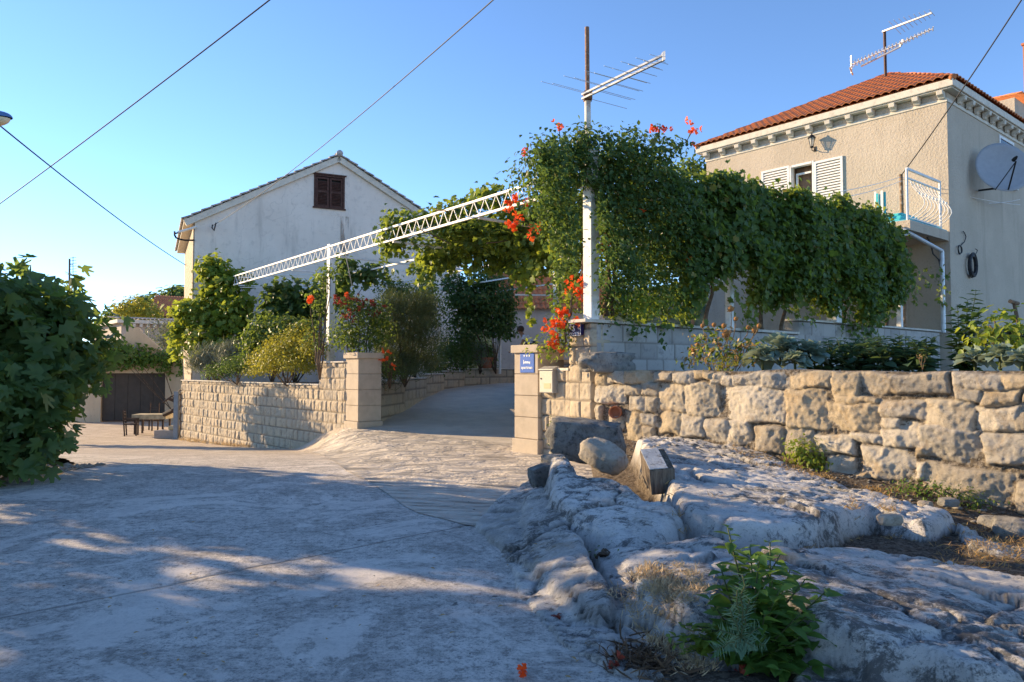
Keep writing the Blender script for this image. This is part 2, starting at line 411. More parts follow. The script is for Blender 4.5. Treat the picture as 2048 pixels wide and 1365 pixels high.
def strip(name, ys, xl, xr, n, mat, dz, extra=None, rough=0.0):
    t = np.linspace(0, 1, n)
    X = xl[:, None] * (1 - t) + xr[:, None] * t; Y = np.repeat(ys[:, None], n, 1)
    Z = gz(X, Y) + dz + (fbm(X * 2.2, Y * 2.2, 4, 5) * rough if rough else 0)
    me = arr_mesh(name, np.stack([X, Y, Z], -1).reshape(-1, 3), [grid_faces(len(ys), n)[:, ::-1]], True)
    if extra is not None: point_attr(me, *extra(X, Y))
    return tag(link(name, me, mat), kind='structure')
ys = np.concatenate([np.arange(0.6, 12, 0.06), np.arange(12, 42, 0.15)])
xl = np.interp(ys, [0, 6, 9.6, 10.5, 12, 13.5, 15, 22, 42], [-7.5, -7.0, -6.55, -6.4, -6.9, -8.0, -10, -17, -27])
xl = xl + fbm(ys * 1.3, ys * 0, 3, 2) * 0.5
wallx = lambda y: -4.1 - (y - 18.1) * 0.876
xr = np.where(ys < 9, 3.0, np.where(ys < 16.6, np.interp(ys, [9, 11, 16.6], [3.0, 1.0, 0.5]), np.interp(ys, [16.6, 17.3, 18.1], [0.5, -2.6, -3.7])))
xr = np.where(ys > 18.1, wallx(ys) + 0.35, xr); xr = np.where(ys > 27.2, -12.0 + 0 * ys, xr)
strip('road', ys, xl, xr, 150, M['road'], 0.0, rough=0.022)
# the grooved apron and the smooth driveway behind the gate are one cast slab
ys = np.concatenate([np.arange(6.75, 17, 0.07), np.arange(17, 33, 0.2)])
xl = np.interp(ys, [6.75, 7.0, 7.6, 11.0, 17.4, 18.0, 18.6, 19.2, 26, 33], [0.2, -0.45, -0.95, -2.4, -4.72, -4.05, -3.3, -3.15, -2.75, 1.5])
xl = np.where(ys < 17.2, xl + fbm(ys * 1.1, ys * 0, 3, 4) * 0.10, xl)
xr = np.interp(ys, [6.75, 7.2, 9.5, 11.5, 12.6, 14.0, 33], [0.9, 1.2, 1.6, 1.6, 0.9, 2.4, 6.0])
def groove(X, Y):
    # smooth float finish starts along a line just in front of the gate shadow
    a, b = ong(750, 862, 0), ong(1030, 893, 0)
    yl = a.y + (X - a.x) * (b.y - a.y) / (b.x - a.x)
    return 'groove', 1 - ss((Y - yl) / 0.5)
strip('driveway', ys, xl, xr, 90, M['apron'], 0.007, groove, rough=0.012)
# sloping toe of the ramp against the garden wall
E1 = [Vector((-6.0, 20.25, 0)), Vector((-5.4, 19.55, 0)), Vector((-4.6, 18.65, 0)), Vector((-4.0, 17.95, 0))]

# ------------------------------------------------------------------ stones as one relief: rounded cells over a backing
def fit_plane(P):
    P = np.array([tuple(p) for p in P], float)
    A = np.c_[np.ones(len(P)), P[:, 0], P[:, 1]]
    return np.linalg.lstsq(A, P[:, 2], rcond=None)[0]

# bedrock outcrop: traced slabs (pixel, height) dropped on to their own planes
SL = [
 ([(1105,925,.52),(1130,913,.58),(1165,922,.6),(1230,945,.52),(1290,985,.42),(1345,1003,.36),(1365,1030,.3),(1330,1078,.2),(1280,1092,.16),(1200,1088,.16),(1168,1052,.24),(1128,1010,.34),(1106,965,.45)], .16, .10),
 ([(1270,882,.50),(1350,866,.50),(1440,872,.47),(1530,898,.43),(1610,925,.40),(1700,955,.35),(1800,990,.26),(1905,1028,.17),(1850,1056,.13),(1780,1030,.2),(1740,1004,.27),(1680,1020,.28),(1620,1050,.25),(1550,1056,.26),(1460,1042,.32),(1370,1010,.36),(1345,975,.42),(1330,930,.46)], .15, .09),
 ([(1500,1102,.3),(1600,1084,.3),(1690,1068,.29),(1760,1082,.27),(1830,1102,.23),(1900,1116,.19),(1960,1140,.15),(2048,1168,.12),(2200,1230,.06),(2250,1330,.1),(2100,1312,.22),(1950,1292,.26),(1850,1268,.27),(1740,1262,.27),(1640,1238,.26),(1560,1202,.27),(1510,1150,.29)], .2, .07),
 ([(1045,1000,.2),(1075,965,.26),(1105,975,.3),(1130,1020,.3),(1180,1090,.24),(1200,1130,.22),(1235,1190,.17),(1215,1232,.1),(1160,1217,.1),(1120,1180,.11),(1065,1130,.12),(1045,1060,.14)], .12, .06),
 ([(938,1046,.03),(1000,990,.07),(1060,958,.14),(1078,975,.18),(1050,1060,.13),(1066,1130,.09),(1000,1088,.05)], .06, .03),
 ([(1215,1102,.16),(1300,1076,.24),(1420,1064,.30),(1500,1094,.28),(1500,1112,.26),(1440,1132,.24),(1380,1112,.24),(1330,1150,.18),(1260,1150,.15)], .08, .05),
 ([(1268,1140,.26),(1300,1115,.28),(1370,1105,.29),(1420,1120,.28),(1440,1160,.27),(1430,1215,.2),(1350,1220,.2),(1300,1190,.22)], .10, .06),
 ([(1060,1130,.06),(1130,1190,.07),(1215,1235,.07),(1290,1290,.07),(1340,1345,.05),(1240,1345,.03),(1130,1290,.02),(1040,1180,.03),(1000,1090,.03)], .04, .02),
 ([(1560,1215,.12),(1640,1250,.15),(1740,1275,.15),(1850,1282,.14),(1950,1305,.13),(2100,1325,.1),(2200,1420,.02),(1700,1420,.0),(1600,1365,.02)], .08, .04),
 ([(1240,1150,.12),(1290,1200,.12),(1360,1240,.12),(1420,1240,.12),(1560,1300,.08),(1480,1345,.03),(1340,1310,.06),(1260,1245,.1)], .05, .03),
 ([(1185,1095,.12),(1225,1115,.14),(1262,1150,.14),(1285,1215,.11),(1300,1295,.07),(1245,1250,.08),(1225,1180,.11)], .0, .02),
 ([(1905,1048,.10),(1960,1062,.09),(2048,1090,.04),(2140,1130,.0),(2048,1120,.03),(1950,1090,.08)], .08, .04),
]
WP = Vector((1.30, 11.58, 0))          # dry wall foot line start (corner with the mailbox wall)
def wall_te(X, Y):
    dx, dy = X - WP.x, Y - WP.y
    return dx * UU.x + dy * UU.y, -(dx * VV.x + dy * VV.y)     # along wall, distance in front
def wall_foot(t): return np.interp(t, [-1, 0, 0.9, 3.4, 5.7, 9], [0.3, 0.42, 0.42, 0.33, 0.03, -0.05])
bx = np.arange(-0.9, 5.6, 0.021); by = np.arange(2.7, 11.9, 0.021)
BX, BY = np.meshgrid(bx, by, indexing='ij')
t_, e_ = wall_te(BX, BY)
base = wall_foot(t_) * 0.93 * ss(1 - e_ / 1.5) + 0.02 * ss((BX + 0.2) / 1.0) + fbm(BX * 3, BY * 3, 4, 3) * 0.05
left_edge = np.interp(BY, [2.7, 3.6, 3.93, 4.8, 6.2, 7.0, 8.6, 10.4, 11.9], [1.2, 0.52, 0.28, 0.12, -0.1, -0.35, 0.75, 1.05, 1.2])
base = base * ss((BX - left_edge) / 0.3) - 0.12 * ss((left_edge + 0.15 - BX) / 0.35)
H = base.copy(); dark = np.zeros_like(H); soil = np.ones_like(H); wob1 = fbm(BX * 2.4, BY * 2.4, 5, 8) * 0.13; wob2 = fbm(BX * 2.4 + 40, BY * 2.4, 5, 9) * 0.13
for i, (poly, dome, rad) in enumerate(SL):
    P = [ong(px, py, z) for px, py, z in poly]
    pl = fit_plane(P); p2 = [(p.x, p.y) for p in P]
    xw, yw = BX + wob1, BY + wob2
    d = seg_dist(xw, yw, p2, True); ins = inside(xw, yw, p2)
    zc = pl[0] + pl[1] * BX + pl[2] * BY
    h_in = zc + dome * (0.12 * (1 - np.exp(-d / 0.30)) - 0.08) - rad * 0.8 * np.exp(-d / (rad * 0.22))
    h_out = zc - 0.08 * dome - rad * 0.8 - d * 4.5
    # bedding ridges
    dirn = 0.6 + 0.25 * i
    rid = fbm(BX * 1.3 * math.cos(dirn) + BY * 1.3 * math.sin(dirn) + 11 * i, (BY * math.cos(dirn) - BX * math.sin(dirn)) * 4.2, 5, i)
    h = np.where(ins, h_in, h_out) + np.where(ins, rid * 0.05, 0)
    dark = np.where(h > H, 1.0 if i == 8 else (0.45 if i in (3, 4, 10) else 0.0), dark)  # front flank darkest: mask carries its painted shade as well as lichen
    soil = np.where(h > H + 0.0, np.where(ins, 0, ss((d) / 0.07)), soil)
    H = np.maximum(H, h)
crack = np.abs(fbm(BX * 0.9 + 3, BY * 1.5, 4, 21)); H = H - 0.05 * np.exp(-crack / 0.012) * (1 - soil)
rk = 1 - soil
ca, sa = math.cos(-0.55), math.sin(-0.55)
RX, RY = BX * ca + BY * sa, BY * ca - BX * sa
def facets(cell, slope, step, stretch, seed):
    """fractured planes: every cell of a stretched jittered lattice gets its own tilt and level"""
    r = np.random.default_rng(seed); wx = RX / stretch + fbm(BX * 2, BY * 2, 3, seed) * .35 * cell; wy = RY + fbm(BX * 2 + 30, BY * 2, 3, seed) * .35 * cell
    gx_, gy_ = np.meshgrid(np.arange(wx.min() - cell, wx.max() + cell, cell), np.arange(wy.min() - cell, wy.max() + cell, cell), indexing='ij')
    px = (gx_ + r.uniform(-.45, .45, gx_.shape) * cell).ravel(); py = (gy_ + r.uniform(-.45, .45, gx_.shape) * cell).ravel()
    d1 = np.full(wx.shape, 1e9); d2 = np.full(wx.shape, 1e9); h = np.zeros(wx.shape)
    for i in range(len(px)):
        dx, dy = wx - px[i], wy - py[i]; d = np.hypot(dx, dy); sx, sy, lv = r.normal(0, slope), r.normal(0, slope), r.normal(0, step)
        m = d < d1; d2 = np.where(m, d1, np.minimum(d2, d)); h = np.where(m, lv + sx * dx * stretch + sy * dy, h); d1 = np.where(m, d, d1)
    return h, d2 - d1
f1, e1_ = facets(.62, .040, .009, 2.0, 31); f2, e2_ = facets(.22, .055, .004, 2.2, 32)
keep1 = ss((fbm(BX * .7, BY * .7, 2, 35) + .38) / .3)
crk = np.maximum(np.exp(-e1_ / .012) * keep1, np.exp(-e2_ / .008) * ss(fbm(BX * 1.1, BY * 1.1, 3, 36) * 5))
H += (f1 * .55 + f2 * .4) * rk - crk * .05 * rk
H += fbm(BX * 3.2, BY * 3.2, 4, 12) * 0.012 * rk
gx1, gy1 = np.gradient(H, 0.021); flat = 1 / (1 + 1.2 * (gx1 ** 2 + gy1 ** 2))
H += (fbm(BX * 8, BY * 8, 5, 13) * 0.020 + fbm(RX * 12, RY * 30, 4, 14) * 0.024 * rk + fbm(BX * 34, BY * 34, 2, 15) * .010) * flat
pit = ss((fbm(BX * 9, BY * 9, 3, 16) - .16) / .1) * ss(fbm(BX * .8, BY * .8, 2, 17) * 6); H -= pit * .018 * rk * flat
steep = 1 - 1 / (1 + .6 * (gx1 ** 2 + gy1 ** 2))
def n3(sx, sd): return fbm((BX + BY * .4) * sx, H * sx * 1.3, 4, sd) + fbm((BY - BX * .4) * sx, H * sx * 1.3 + 20, 4, sd + 1)
DX = (n3(7, 61) * .020 + n3(22, 63) * .022) * steep * rk; DY = (n3(7, 65) * .020 + n3(22, 67) * .022) * steep * rk
BASE_H = H
me = arr_mesh('bedrock', np.stack([BX + DX, BY + DY, H], -1).reshape(-1, 3), [grid_faces(len(bx), len(by))], True)
point_attr(me, 'soil', soil); point_attr(me, 'crack', crk * rk); point_attr(me, 'lichen_shade', dark)
tag(link('bedrock', me, M['rock']), kind='structure')
def rockz(x, y):
    i = int(round((x - bx[0]) / 0.021)); j = int(round((y - by[0]) / 0.021))
    if 0 <= i < len(bx) and 0 <= j < len(by): return max(float(H[i, j]), gzf(x, y))
    return gzf(x, y)

# ------------------------------------------------------------------ masonry
def relief(name, p0, du, nn, L, zlo, zhi, disp, tint, joint, thick, mat, parent, step):
    """wall whose face is a relief over (along, up); disp/tint/joint are functions of the grids"""
    nu = max(2, int(L / step) + 1); nv = max(2, int((zhi - zlo) / step) + 1)
    A, B = np.meshgrid(np.linspace(0, L, nu), np.linspace(zlo, zhi, nv), indexing='ij')
    D = disp(A, B); T = tint(A, B); J = joint(A, B)
    du, nn = Vector(du), Vector(nn)
    X = p0[0] + A * du.x + D * nn.x; Y = p0[1] + A * du.y + D * nn.y
    Vf = np.stack([X, Y, B], -1).reshape(-1, 3); n0 = len(Vf)
    idx = np.arange(n0).reshape(nu, nv)
    ring = np.concatenate([idx[:, 0], idx[-1, 1:], idx[-2::-1, -1], idx[0, -2:0:-1]])
    A2, B2 = A.reshape(-1)[ring], B.reshape(-1)[ring]
    Vb = np.stack([p0[0] + A2 * du.x - thick * nn.x, p0[1] + A2 * du.y - thick * nn.y, B2], -1)
    m = len(ring); r2 = np.roll(np.arange(m), -1)
    side = np.stack([ring, n0 + np.arange(m), n0 + r2, ring[r2]], 1)
    me = arr_mesh(name, np.concatenate([Vf, Vb]), [grid_faces(nu, nv), side, (n0 + np.arange(m))[None, ::-1]])
    bm = bmesh.new(); bm.from_mesh(me); bmesh.ops.recalc_face_normals(bm, faces=bm.faces); bm.to_mesh(me); bm.free()
    point_attr(me, 'tint', np.concatenate([T.ravel(), T.ravel()[ring]])); point_attr(me, 'joint', np.concatenate([J.ravel(), J.ravel()[ring] * 0]))
    return link(name, me, mat, parent)
def courses(L, z0, nrow, hrow, wmin, wmax, seed, gap=0.008, amp=0.03, rnd=0.02, rough=0.02):
    r = np.random.default_rng(seed)
    rows = []
    for i in range(nrow + 2):
        e = [-r.uniform(0, wmax)]
        while e[-1] < L + 1: e.append(e[-1] + r.uniform(wmin, wmax))
        rows.append(np.array(e))
    hv = r.uniform(0, 1, (nrow + 2, 400)); tv = r.uniform(0, 1, (nrow + 2, 400)); tx = r.uniform(-1, 1, (nrow + 2, 400))
    def cell(A, B):
        row = np.clip(np.floor((B - z0) / hrow).astype(int), 0, nrow + 1)
        dz = np.minimum((B - z0) - row * hrow, (row + 1) * hrow - (B - z0))
        du = np.zeros_like(A); col = np.zeros(A.shape, int); cx = np.zeros_like(A)
        for i in range(nrow + 2):
            m = row == i
            if not m.any(): continue
            k = np.clip(np.searchsorted(rows[i], A[m]) - 1, 0, len(rows[i]) - 2)
            col[m] = k; du[m] = np.minimum(A[m] - rows[i][k], rows[i][k + 1] - A[m]); cx[m] = A[m] - (rows[i][k] + rows[i][k + 1]) / 2
        return row, col, np.minimum(np.abs(dz), du), cx
    def disp(A, B):
        row, col, d, cx = cell(A, B)
        h = amp * hv[row, col % 400] + tx[row, col % 400] * cx * 0.10 * min(1, amp / 0.03)
        n = fbm(A * 9 + col * 7.7, B * 9 + row * 3.1, 4, seed) * rough * 2 + np.abs(fbm(A * 5 + col * 3.3, B * 5, 3, seed + 4)) * -rough * 1.5
        return np.where(d < gap, -rnd, (h + n) * (1 - np.exp(-(d - gap).clip(0) / 0.018)) - rnd * np.exp(-(d - gap).clip(0) / 0.008))
    def tint(A, B):
        row, col, d, cx = cell(A, B); return tv[row, col % 400]
    def joint(A, B):
        row, col, d, cx = cell(A, B); return 1 - ss((d - gap * 0.6) / 0.012)
    return disp, tint, joint
def coping(name, p0, p1, w, h, z, parent, mat=None, n=None, back=0.35):
    """overhanging cap strip along a wall, cut in lengths"""
    mb = MB(); p0, p1 = Vector(p0), Vector(p1); d = (p1 - p0); L = d.length; d.normalize(); a = 0
    nn = n or Vector((d.y, -d.x, 0))
    while a < L:
        s = min(L - a, random.uniform(0.5, 0.9))
        mb.box(p0 + d * (a + 0.002) + nn * (w + random.uniform(-.004, .004)) + ZZ * z, d * (s - 0.004), -nn * (w + back), ZZ * (h + random.uniform(-.003, .003))); a += s
    return mb.build(name, mat or M['cope'], parent, bevel=0.006)

# street wall left of the gate
FN = -VV
G0 = Vector((-12.1, 27.35, 0)); G1 = Vector((-4.02, 18.05, 0)); gd = (G1 - G0); GL = gd.length; gd.normalize(); gn = Vector((gd.y, -gd.x, 0))
if gn.y > 0: gn = -gn
gw = thing('garden_wall', 'long wall of split sandy stone blocks stepping up beside the gate pillar', 'wall', G0)
dsp, tnt, jnt = courses(GL, -1.55, 13, 0.278, 0.18, 0.42, 11, amp=0.035, rough=0.025)
Lh = GL - 1.35
relief('wall_face', G0, gd, gn, Lh, -1.6, 1.045, dsp, tnt, jnt, 0.28, M['blocks'], gw, 0.024)
p = G0 + gd * Lh
relief('raised_section', p, gd, gn, 1.33, -1.6, 1.62, lambda a, b: dsp(a + Lh, b), lambda a, b: tnt(a + Lh, b), lambda a, b: jnt(a + Lh, b), 0.28, M['blocks'], gw, 0.024)
coping('coping', G0 + ZZ * 0, G0 + gd * Lh, 0.05, 0.035, 1.05, gw, n=gn, back=0.33)
coping('coping', p - gd * 0.06, p + gd * 1.32, 0.05, 0.035, 1.625, gw, n=gn, back=0.33)

def pillar(name, label, c, w, nblk, bh, cap, ztop, z0=None):
    """c: plan centre; square to the street grid"""
    t = thing(name, label, 'pillar', (c.x, c.y, 0), 'stone pillars either side of the driveway gate')
    z = ztop - cap; sh = MB()
    mk = lambda mb, zz, h, ww: mb.cbox(Vector((c.x, c.y, zz)), UU * ww, VV * ww, h)
    for i in range(nblk):
        mk(sh, z - bh + 0.012, bh - 0.012, w); mk(sh, z - bh, 0.012, w - 0.03); z -= bh
    sh.build('shaft', M['pillar'], t, bevel=0.012)
    pl = MB(); mk(pl, z - 0.6, 0.6, w + 0.06); pl.build('plinth', M['pillar'], t, bevel=0.012)
    cp = MB(); mk(cp, ztop - cap, cap, w + 0.10); cp.build('cap', M['pillar'], t, bevel=0.012)
    return t
# right pillar: front face edge from px1030 (Z 13.3) to px1083 (Z 12.5)
PW = 0.62
fr = Vector((0.045, 13.25, 0)); PR = fr + UU * PW / 2 + VV * PW / 2
pillar('gate_pillar', 'pale stone gate pillar with the blue sign on its face', PR, PW, 4, 0.375, 0.14, 1.885)
fl = Vector((-4.02, 18.05, 0)); PL = fl + UU * PW / 2 + VV * PW / 2
pillar('gate_pillar', 'pale stone gate pillar at the end of the long stepped block wall', PL, PW, 4, 0.375, 0.14, 1.86)
# driveway kerb wall, bending round behind the gate
dw = thing('driveway_wall', 'low curved retaining wall of stone blocks along the shaded driveway', 'wall', (PL.x, PL.y, 0))
pts = [PL + VV * 0.31 + UU * 0.05, Vector((-2.95, 20.5, 0)), Vector((-2.7, 23.5, 0)), Vector((-2.35, 25.8, 0)), Vector((-1.7, 26.9, 0)), Vector((0.3, 28.5, 0)), Vector((2.6, 30.2, 0))]
tops = [1.08, 1.12, 1.22, 1.36, 1.40, 1.52, 1.6]
a = 0
for i in range(len(pts) - 1):
    d = pts[i + 1] - pts[i]; L = d.length; d.normalize(); n = Vector((d.y, -d.x, 0))
    zt = (tops[i] + tops[i + 1]) / 2
    ds, tn, jn = courses(L, zt - 8 * 0.28, 8, 0.28, 0.3, 0.55, 40 + i, amp=0.02, rough=0.015)
    relief('wall_face', pts[i], d, n, L, -0.3, zt, ds, tn, jn, 0.25, M['blocks'], dw, 0.04)
    coping('coping', pts[i], pts[i + 1], 0.03, 0.04, zt + 0.003, dw, n=n, back=0.27)

# mailbox wall between right pillar and the corner
mw = thing('mailbox_wall', 'short stone block wall holding the mailbox beside the gate pillar', 'wall', (0.6, 12.4, 0))
Q0 = fr + UU * PW + VV * 0.10; Q1 = Vector((1.24, 11.70, 0)); qd = (Q1 - Q0); QL = qd.length; qd.normalize(); qn = -VV
ds, tn, jn = courses(QL, 1.53 - 8 * 0.285, 9, 0.285, 0.26, 0.46, 61, amp=0.03, rough=0.018)
relief('wall_face', Q0, qd, qn, QL - 0.56, -0.2, 1.43, ds, tn, jn, 0.45, M['blocks'], mw, 0.018)
q2 = Q0 + qd * (QL - 0.56)
relief('stepped_end', q2, qd, qn, 0.56, -0.2, 2.18, lambda A, B: ds(A + QL - 0.56, B), lambda A, B: tn(A + QL - 0.56, B), lambda A, B: jn(A + QL - 0.56, B), 0.45, M['blocks'], mw, 0.018)
coping('coping', Q0, q2, 0.03, 0.05, 1.433, mw, n=qn, back=0.45)

# shaded grey block wall running from the corner to the house
tw = thing('terrace_wall', 'grey sawn block wall under the pergola, stepping up towards the house', 'wall', (Q1.x, Q1.y, 0))
TP = Vector((1.24, 11.70, 0)); T1 = Vector((11.75, 20.45, 0)); td = T1 - TP; TL = td.length; td.normalize(); TP = TP + td * 0.13; TL -= .13; tn_ = UU.copy()
tn_ = Vector((td.y, -td.x, 0))
ds, tn, jn = courses(TL, 2.19 - 6 * 0.285, 9, 0.285, 0.28, 0.58, 71, gap=0.006, amp=0.010, rnd=0.014, rough=0.006)
SPL = 6.1
relief('wall_face', TP, td, tn_, SPL, 0.9, 2.19, ds, tn, jn, 0.3, M['greyblocks'], tw, 0.024)
s2 = TP + td * SPL
relief('raised_section', s2, td, tn_, TL - SPL, 0.9, 2.48, lambda A, B: ds(A + SPL, B), lambda A, B: tn(A + SPL, B), lambda A, B: jn(A + SPL, B), 0.3, M['greyblocks'], tw, 0.03)
coping('coping', TP - td * 0.30, s2, 0.05, 0.05, 2.195, tw, n=tn_, back=0.34)
coping('coping', s2 - td * 0.03, T1, 0.05, 0.045, 2.485, tw, n=tn_, back=0.34)

# dry stone retaining wall in the foreground
def zz(l, s, ox, oy): return [(ox + a / s, oy + b / s, ox + c / s, oy + d / s) for a, b, c, d in l]
ST = zz([(-20,165,60,240),(65,160,262,240),(265,165,440,268),(450,165,740,268),(750,165,920,315),(935,165,1540,298),(1570,172,1890,260),(1900,172,2160,262),
 (-30,247,400,495),(415,282,710,540),(715,372,1075,568),(1080,347,1370,478),(1375,347,1715,550),(1570,268,1760,345),(1775,275,2015,372),(1720,388,2030,548),(765,322,1060,366),(1092,484,1215,545),
 (205,520,395,715),(405,502,598,720),(600,580,885,722),(890,582,1065,640),(1077,507,1352,678),(1352,525,1762,772),(1777,567,2120,798),
 (690,735,880,880),(932,660,1322,910),(1312,692,1380,745),(890,835,965,890),(1332,792,1383,905),(1388,792,1995,1110),(2000,900,2300,1150),(2170,172,2420,300),(2020,385,2260,548),(2050,285,2320,375),(2270,385,2600,560),(2135,570,2450,800),(2460,590,2750,830),(2310,830,2700,1180),(2440,180,2800,310)], 3.4133, 1448, 700)
ST += zz([(760,530,855,615),(860,535,970,605),(972,530,1150,600),(1155,530,1290,590),(1300,535,1420,600),(1425,530,1530,580),(1530,535,1612,612),
 (770,620,970,738),(975,615,1078,680),(1085,602,1190,680),(1000,692,1115,790),(1117,692,1185,785),(1192,602,1365,795),(1370,612,1575,820),
 (770,752,830,860),(832,930,875,985),(885,830,958,925),(982,803,1082,1000),(1088,890,1168,1000),(1090,806,1184,884),(1192,803,1332,945),(1335,806,1480,945),(1490,838,1648,985),(1652,842,1785,1010)], 3.25, 950, 580)
cells = []
for (x0, y0, x1, y1) in ST:
    a, b = onp(x0, y0, WP, UU), onp(x1, y1, WP, UU)
    f = lambda p: (p.x - WP.x) * UU.x + (p.y - WP.y) * UU.y
    cells.append((f(a) - 0.01, f(b) + 0.005, b.z - 0.008, a.z + 0.008, random.random(), random.uniform(-1, 1), random.uniform(-1, 1)))
def dry_fields(A, B):
    Hh = fbm(A * 5, B * 5, 4, 31) * 0.05 - 0.036 - np.abs(fbm(A * 14, B * 14, 4, 32)) * 0.09; J = np.ones_like(A); T = np.full(A.shape, 0.5)
    wa = A + fbm(A * 3.2, B * 3.2, 5, 33) * 0.15; wb = B + fbm(A * 3.2 + 50, B * 3.2, 5, 34) * 0.12
    for i, (a0, a1, b0, b1, tv, ta, tb) in enumerate(cells):
        ca, cb, ha, hb = (a0 + a1) / 2, (b0 + b1) / 2, (a1 - a0) / 2, (b1 - b0) / 2
        r = min(ha, hb) * 0.22; ha += .012; hb += .012
        qx, qy = np.abs(wa - ca) - ha + r, np.abs(wb - cb) - hb + r
        sd = -(np.hypot(qx.clip(0), qy.clip(0)) + np.minimum(np.maximum(qx, qy), 0) - r)    # positive inside
        rs = np.random.default_rng(900 + i); top = np.full(A.shape, 9.)
        wu, wv = A - ca + fbm(A * 6 + i, B * 6, 3, i) * .05, B - cb + fbm(A * 6 + i, B * 6 + 9, 3, i) * .05
        for q_ in range(4):
            top = np.minimum(top, rs.uniform(.03, .075) + rs.normal(0, .16) * wu + rs.normal(0, .22) * wv)
        top = top + fbm(A * 10 + i, B * 10, 5, i + 7) * 0.046 + fbm(A * 26 + i, B * 26, 4, i + 3) * .026
        h = np.where(sd > 0, top * (1 - np.exp(-sd / 0.012)) - 0.042 * np.exp(-sd / 0.011), -0.042 + sd * 3)
        m = h > Hh
        Hh = np.where(m, h, Hh); J = np.where(m, 1 - ss(sd / 0.014), J); T = np.where(m, tv, T)
    return Hh, T, J
dwl = None
_cache = {}
def _df(A, B, k):
    if 'x' not in _cache: _cache['x'] = dry_fields(A, B)
    return _cache['x'][k]
ds_o = relief('dry_stone_wall', WP, UU, -VV, 8.6, -0.2, 1.435, lambda A, B: _df(A, B, 0) + 0.0, lambda A, B: _df(A, B, 1), lambda A, B: _df(A, B, 2), 0.42, M['drystone'], None, 0.014)
# uneven top edge
me = ds_o.data; co = np.empty(len(me.vertices) * 3, np.float32); me.vertices.foreach_get('co', co); co = co.reshape(-1, 3)
tt = (co[:, 0] - WP.x) * UU.x + (co[:, 1] - WP.y) * UU.y
co[:, 2] += np.where(co[:, 2] > 1.3, fbm(tt * 1.7, tt * 0 + co[:, 1] * 0.4, 4, 77) * 0.07, 0); me.vertices.foreach_set('co', co.ravel()); me.update()
tag(ds_o, 'rough dry stone retaining wall of sunlit honey limestone behind the bedrock', 'wall')

# raised beds and the terrace behind the walls
def sheet(name, poly, z, mat, amp=0.05, step=0.25, kind='structure', zf=None):
    P = np.array([(p[0], p[1]) for p in poly]); lo, hi = P.min(0), P.max(0)
    xs = np.arange(lo[0], hi[0] + step, step); yy = np.arange(lo[1], hi[1] + step, step)
    X, Y = np.meshgrid(xs, yy, indexing='ij'); Z = (zf(X, Y) if zf else z) + fbm(X * 2, Y * 2, 3, 6) * amp
    F = grid_faces(len(xs), len(yy)); c = np.stack([X, Y], -1).reshape(-1, 2)[F].mean(1)
    F = F[inside(c[:, 0], c[:, 1], P)]
    me = arr_mesh(name, np.stack([X, Y, Z], -1).reshape(-1, 3), [F], True)
    bm = bmesh.new(); bm.from_mesh(me); bmesh.ops.delete(bm, geom=[v for v in bm.verts if not v.link_faces], context='VERTS'); bm.to_mesh(me); bm.free()
    return tag(link(name, me, mat), kind=kind)
w = lambda t, e: WP + UU * t + VV * e
sheet('garden_bed', [w(0.05, 0.1), w(8.6, 0.1), (26, 18), (14.5, 23.0), TP + td * TL - tn_ * 0.1, TP], 1.40, M['soil'], 0.08, 0.15)
sheet('terrace', [TP - tn_ * 0.1, T1 - tn_ * 0.1, (12, 29), (4, 33), (1.2, 28), (0.55, 22), (0.62, 13.5)], 1.62, M['cope'], 0.0, 0.1)
sheet('garden_bed', [G0 - gn * .1, G1 - gn * .1, (-3.35, 18.6), (-3.1, 20.5), (-2.85, 23.5), (-2.5, 25.9), (-1.8, 27.1), (0.3, 28.7), (2.5, 30.5), (1.5, 33), (-2, 36), (-12.5, 30)], 1.0, M['soil'], 0.12, 0.2,
      zf=lambda X, Y: 0.96 + 0.45 * ss((X + 5) / 4) * ss((Y - 22) / 6))
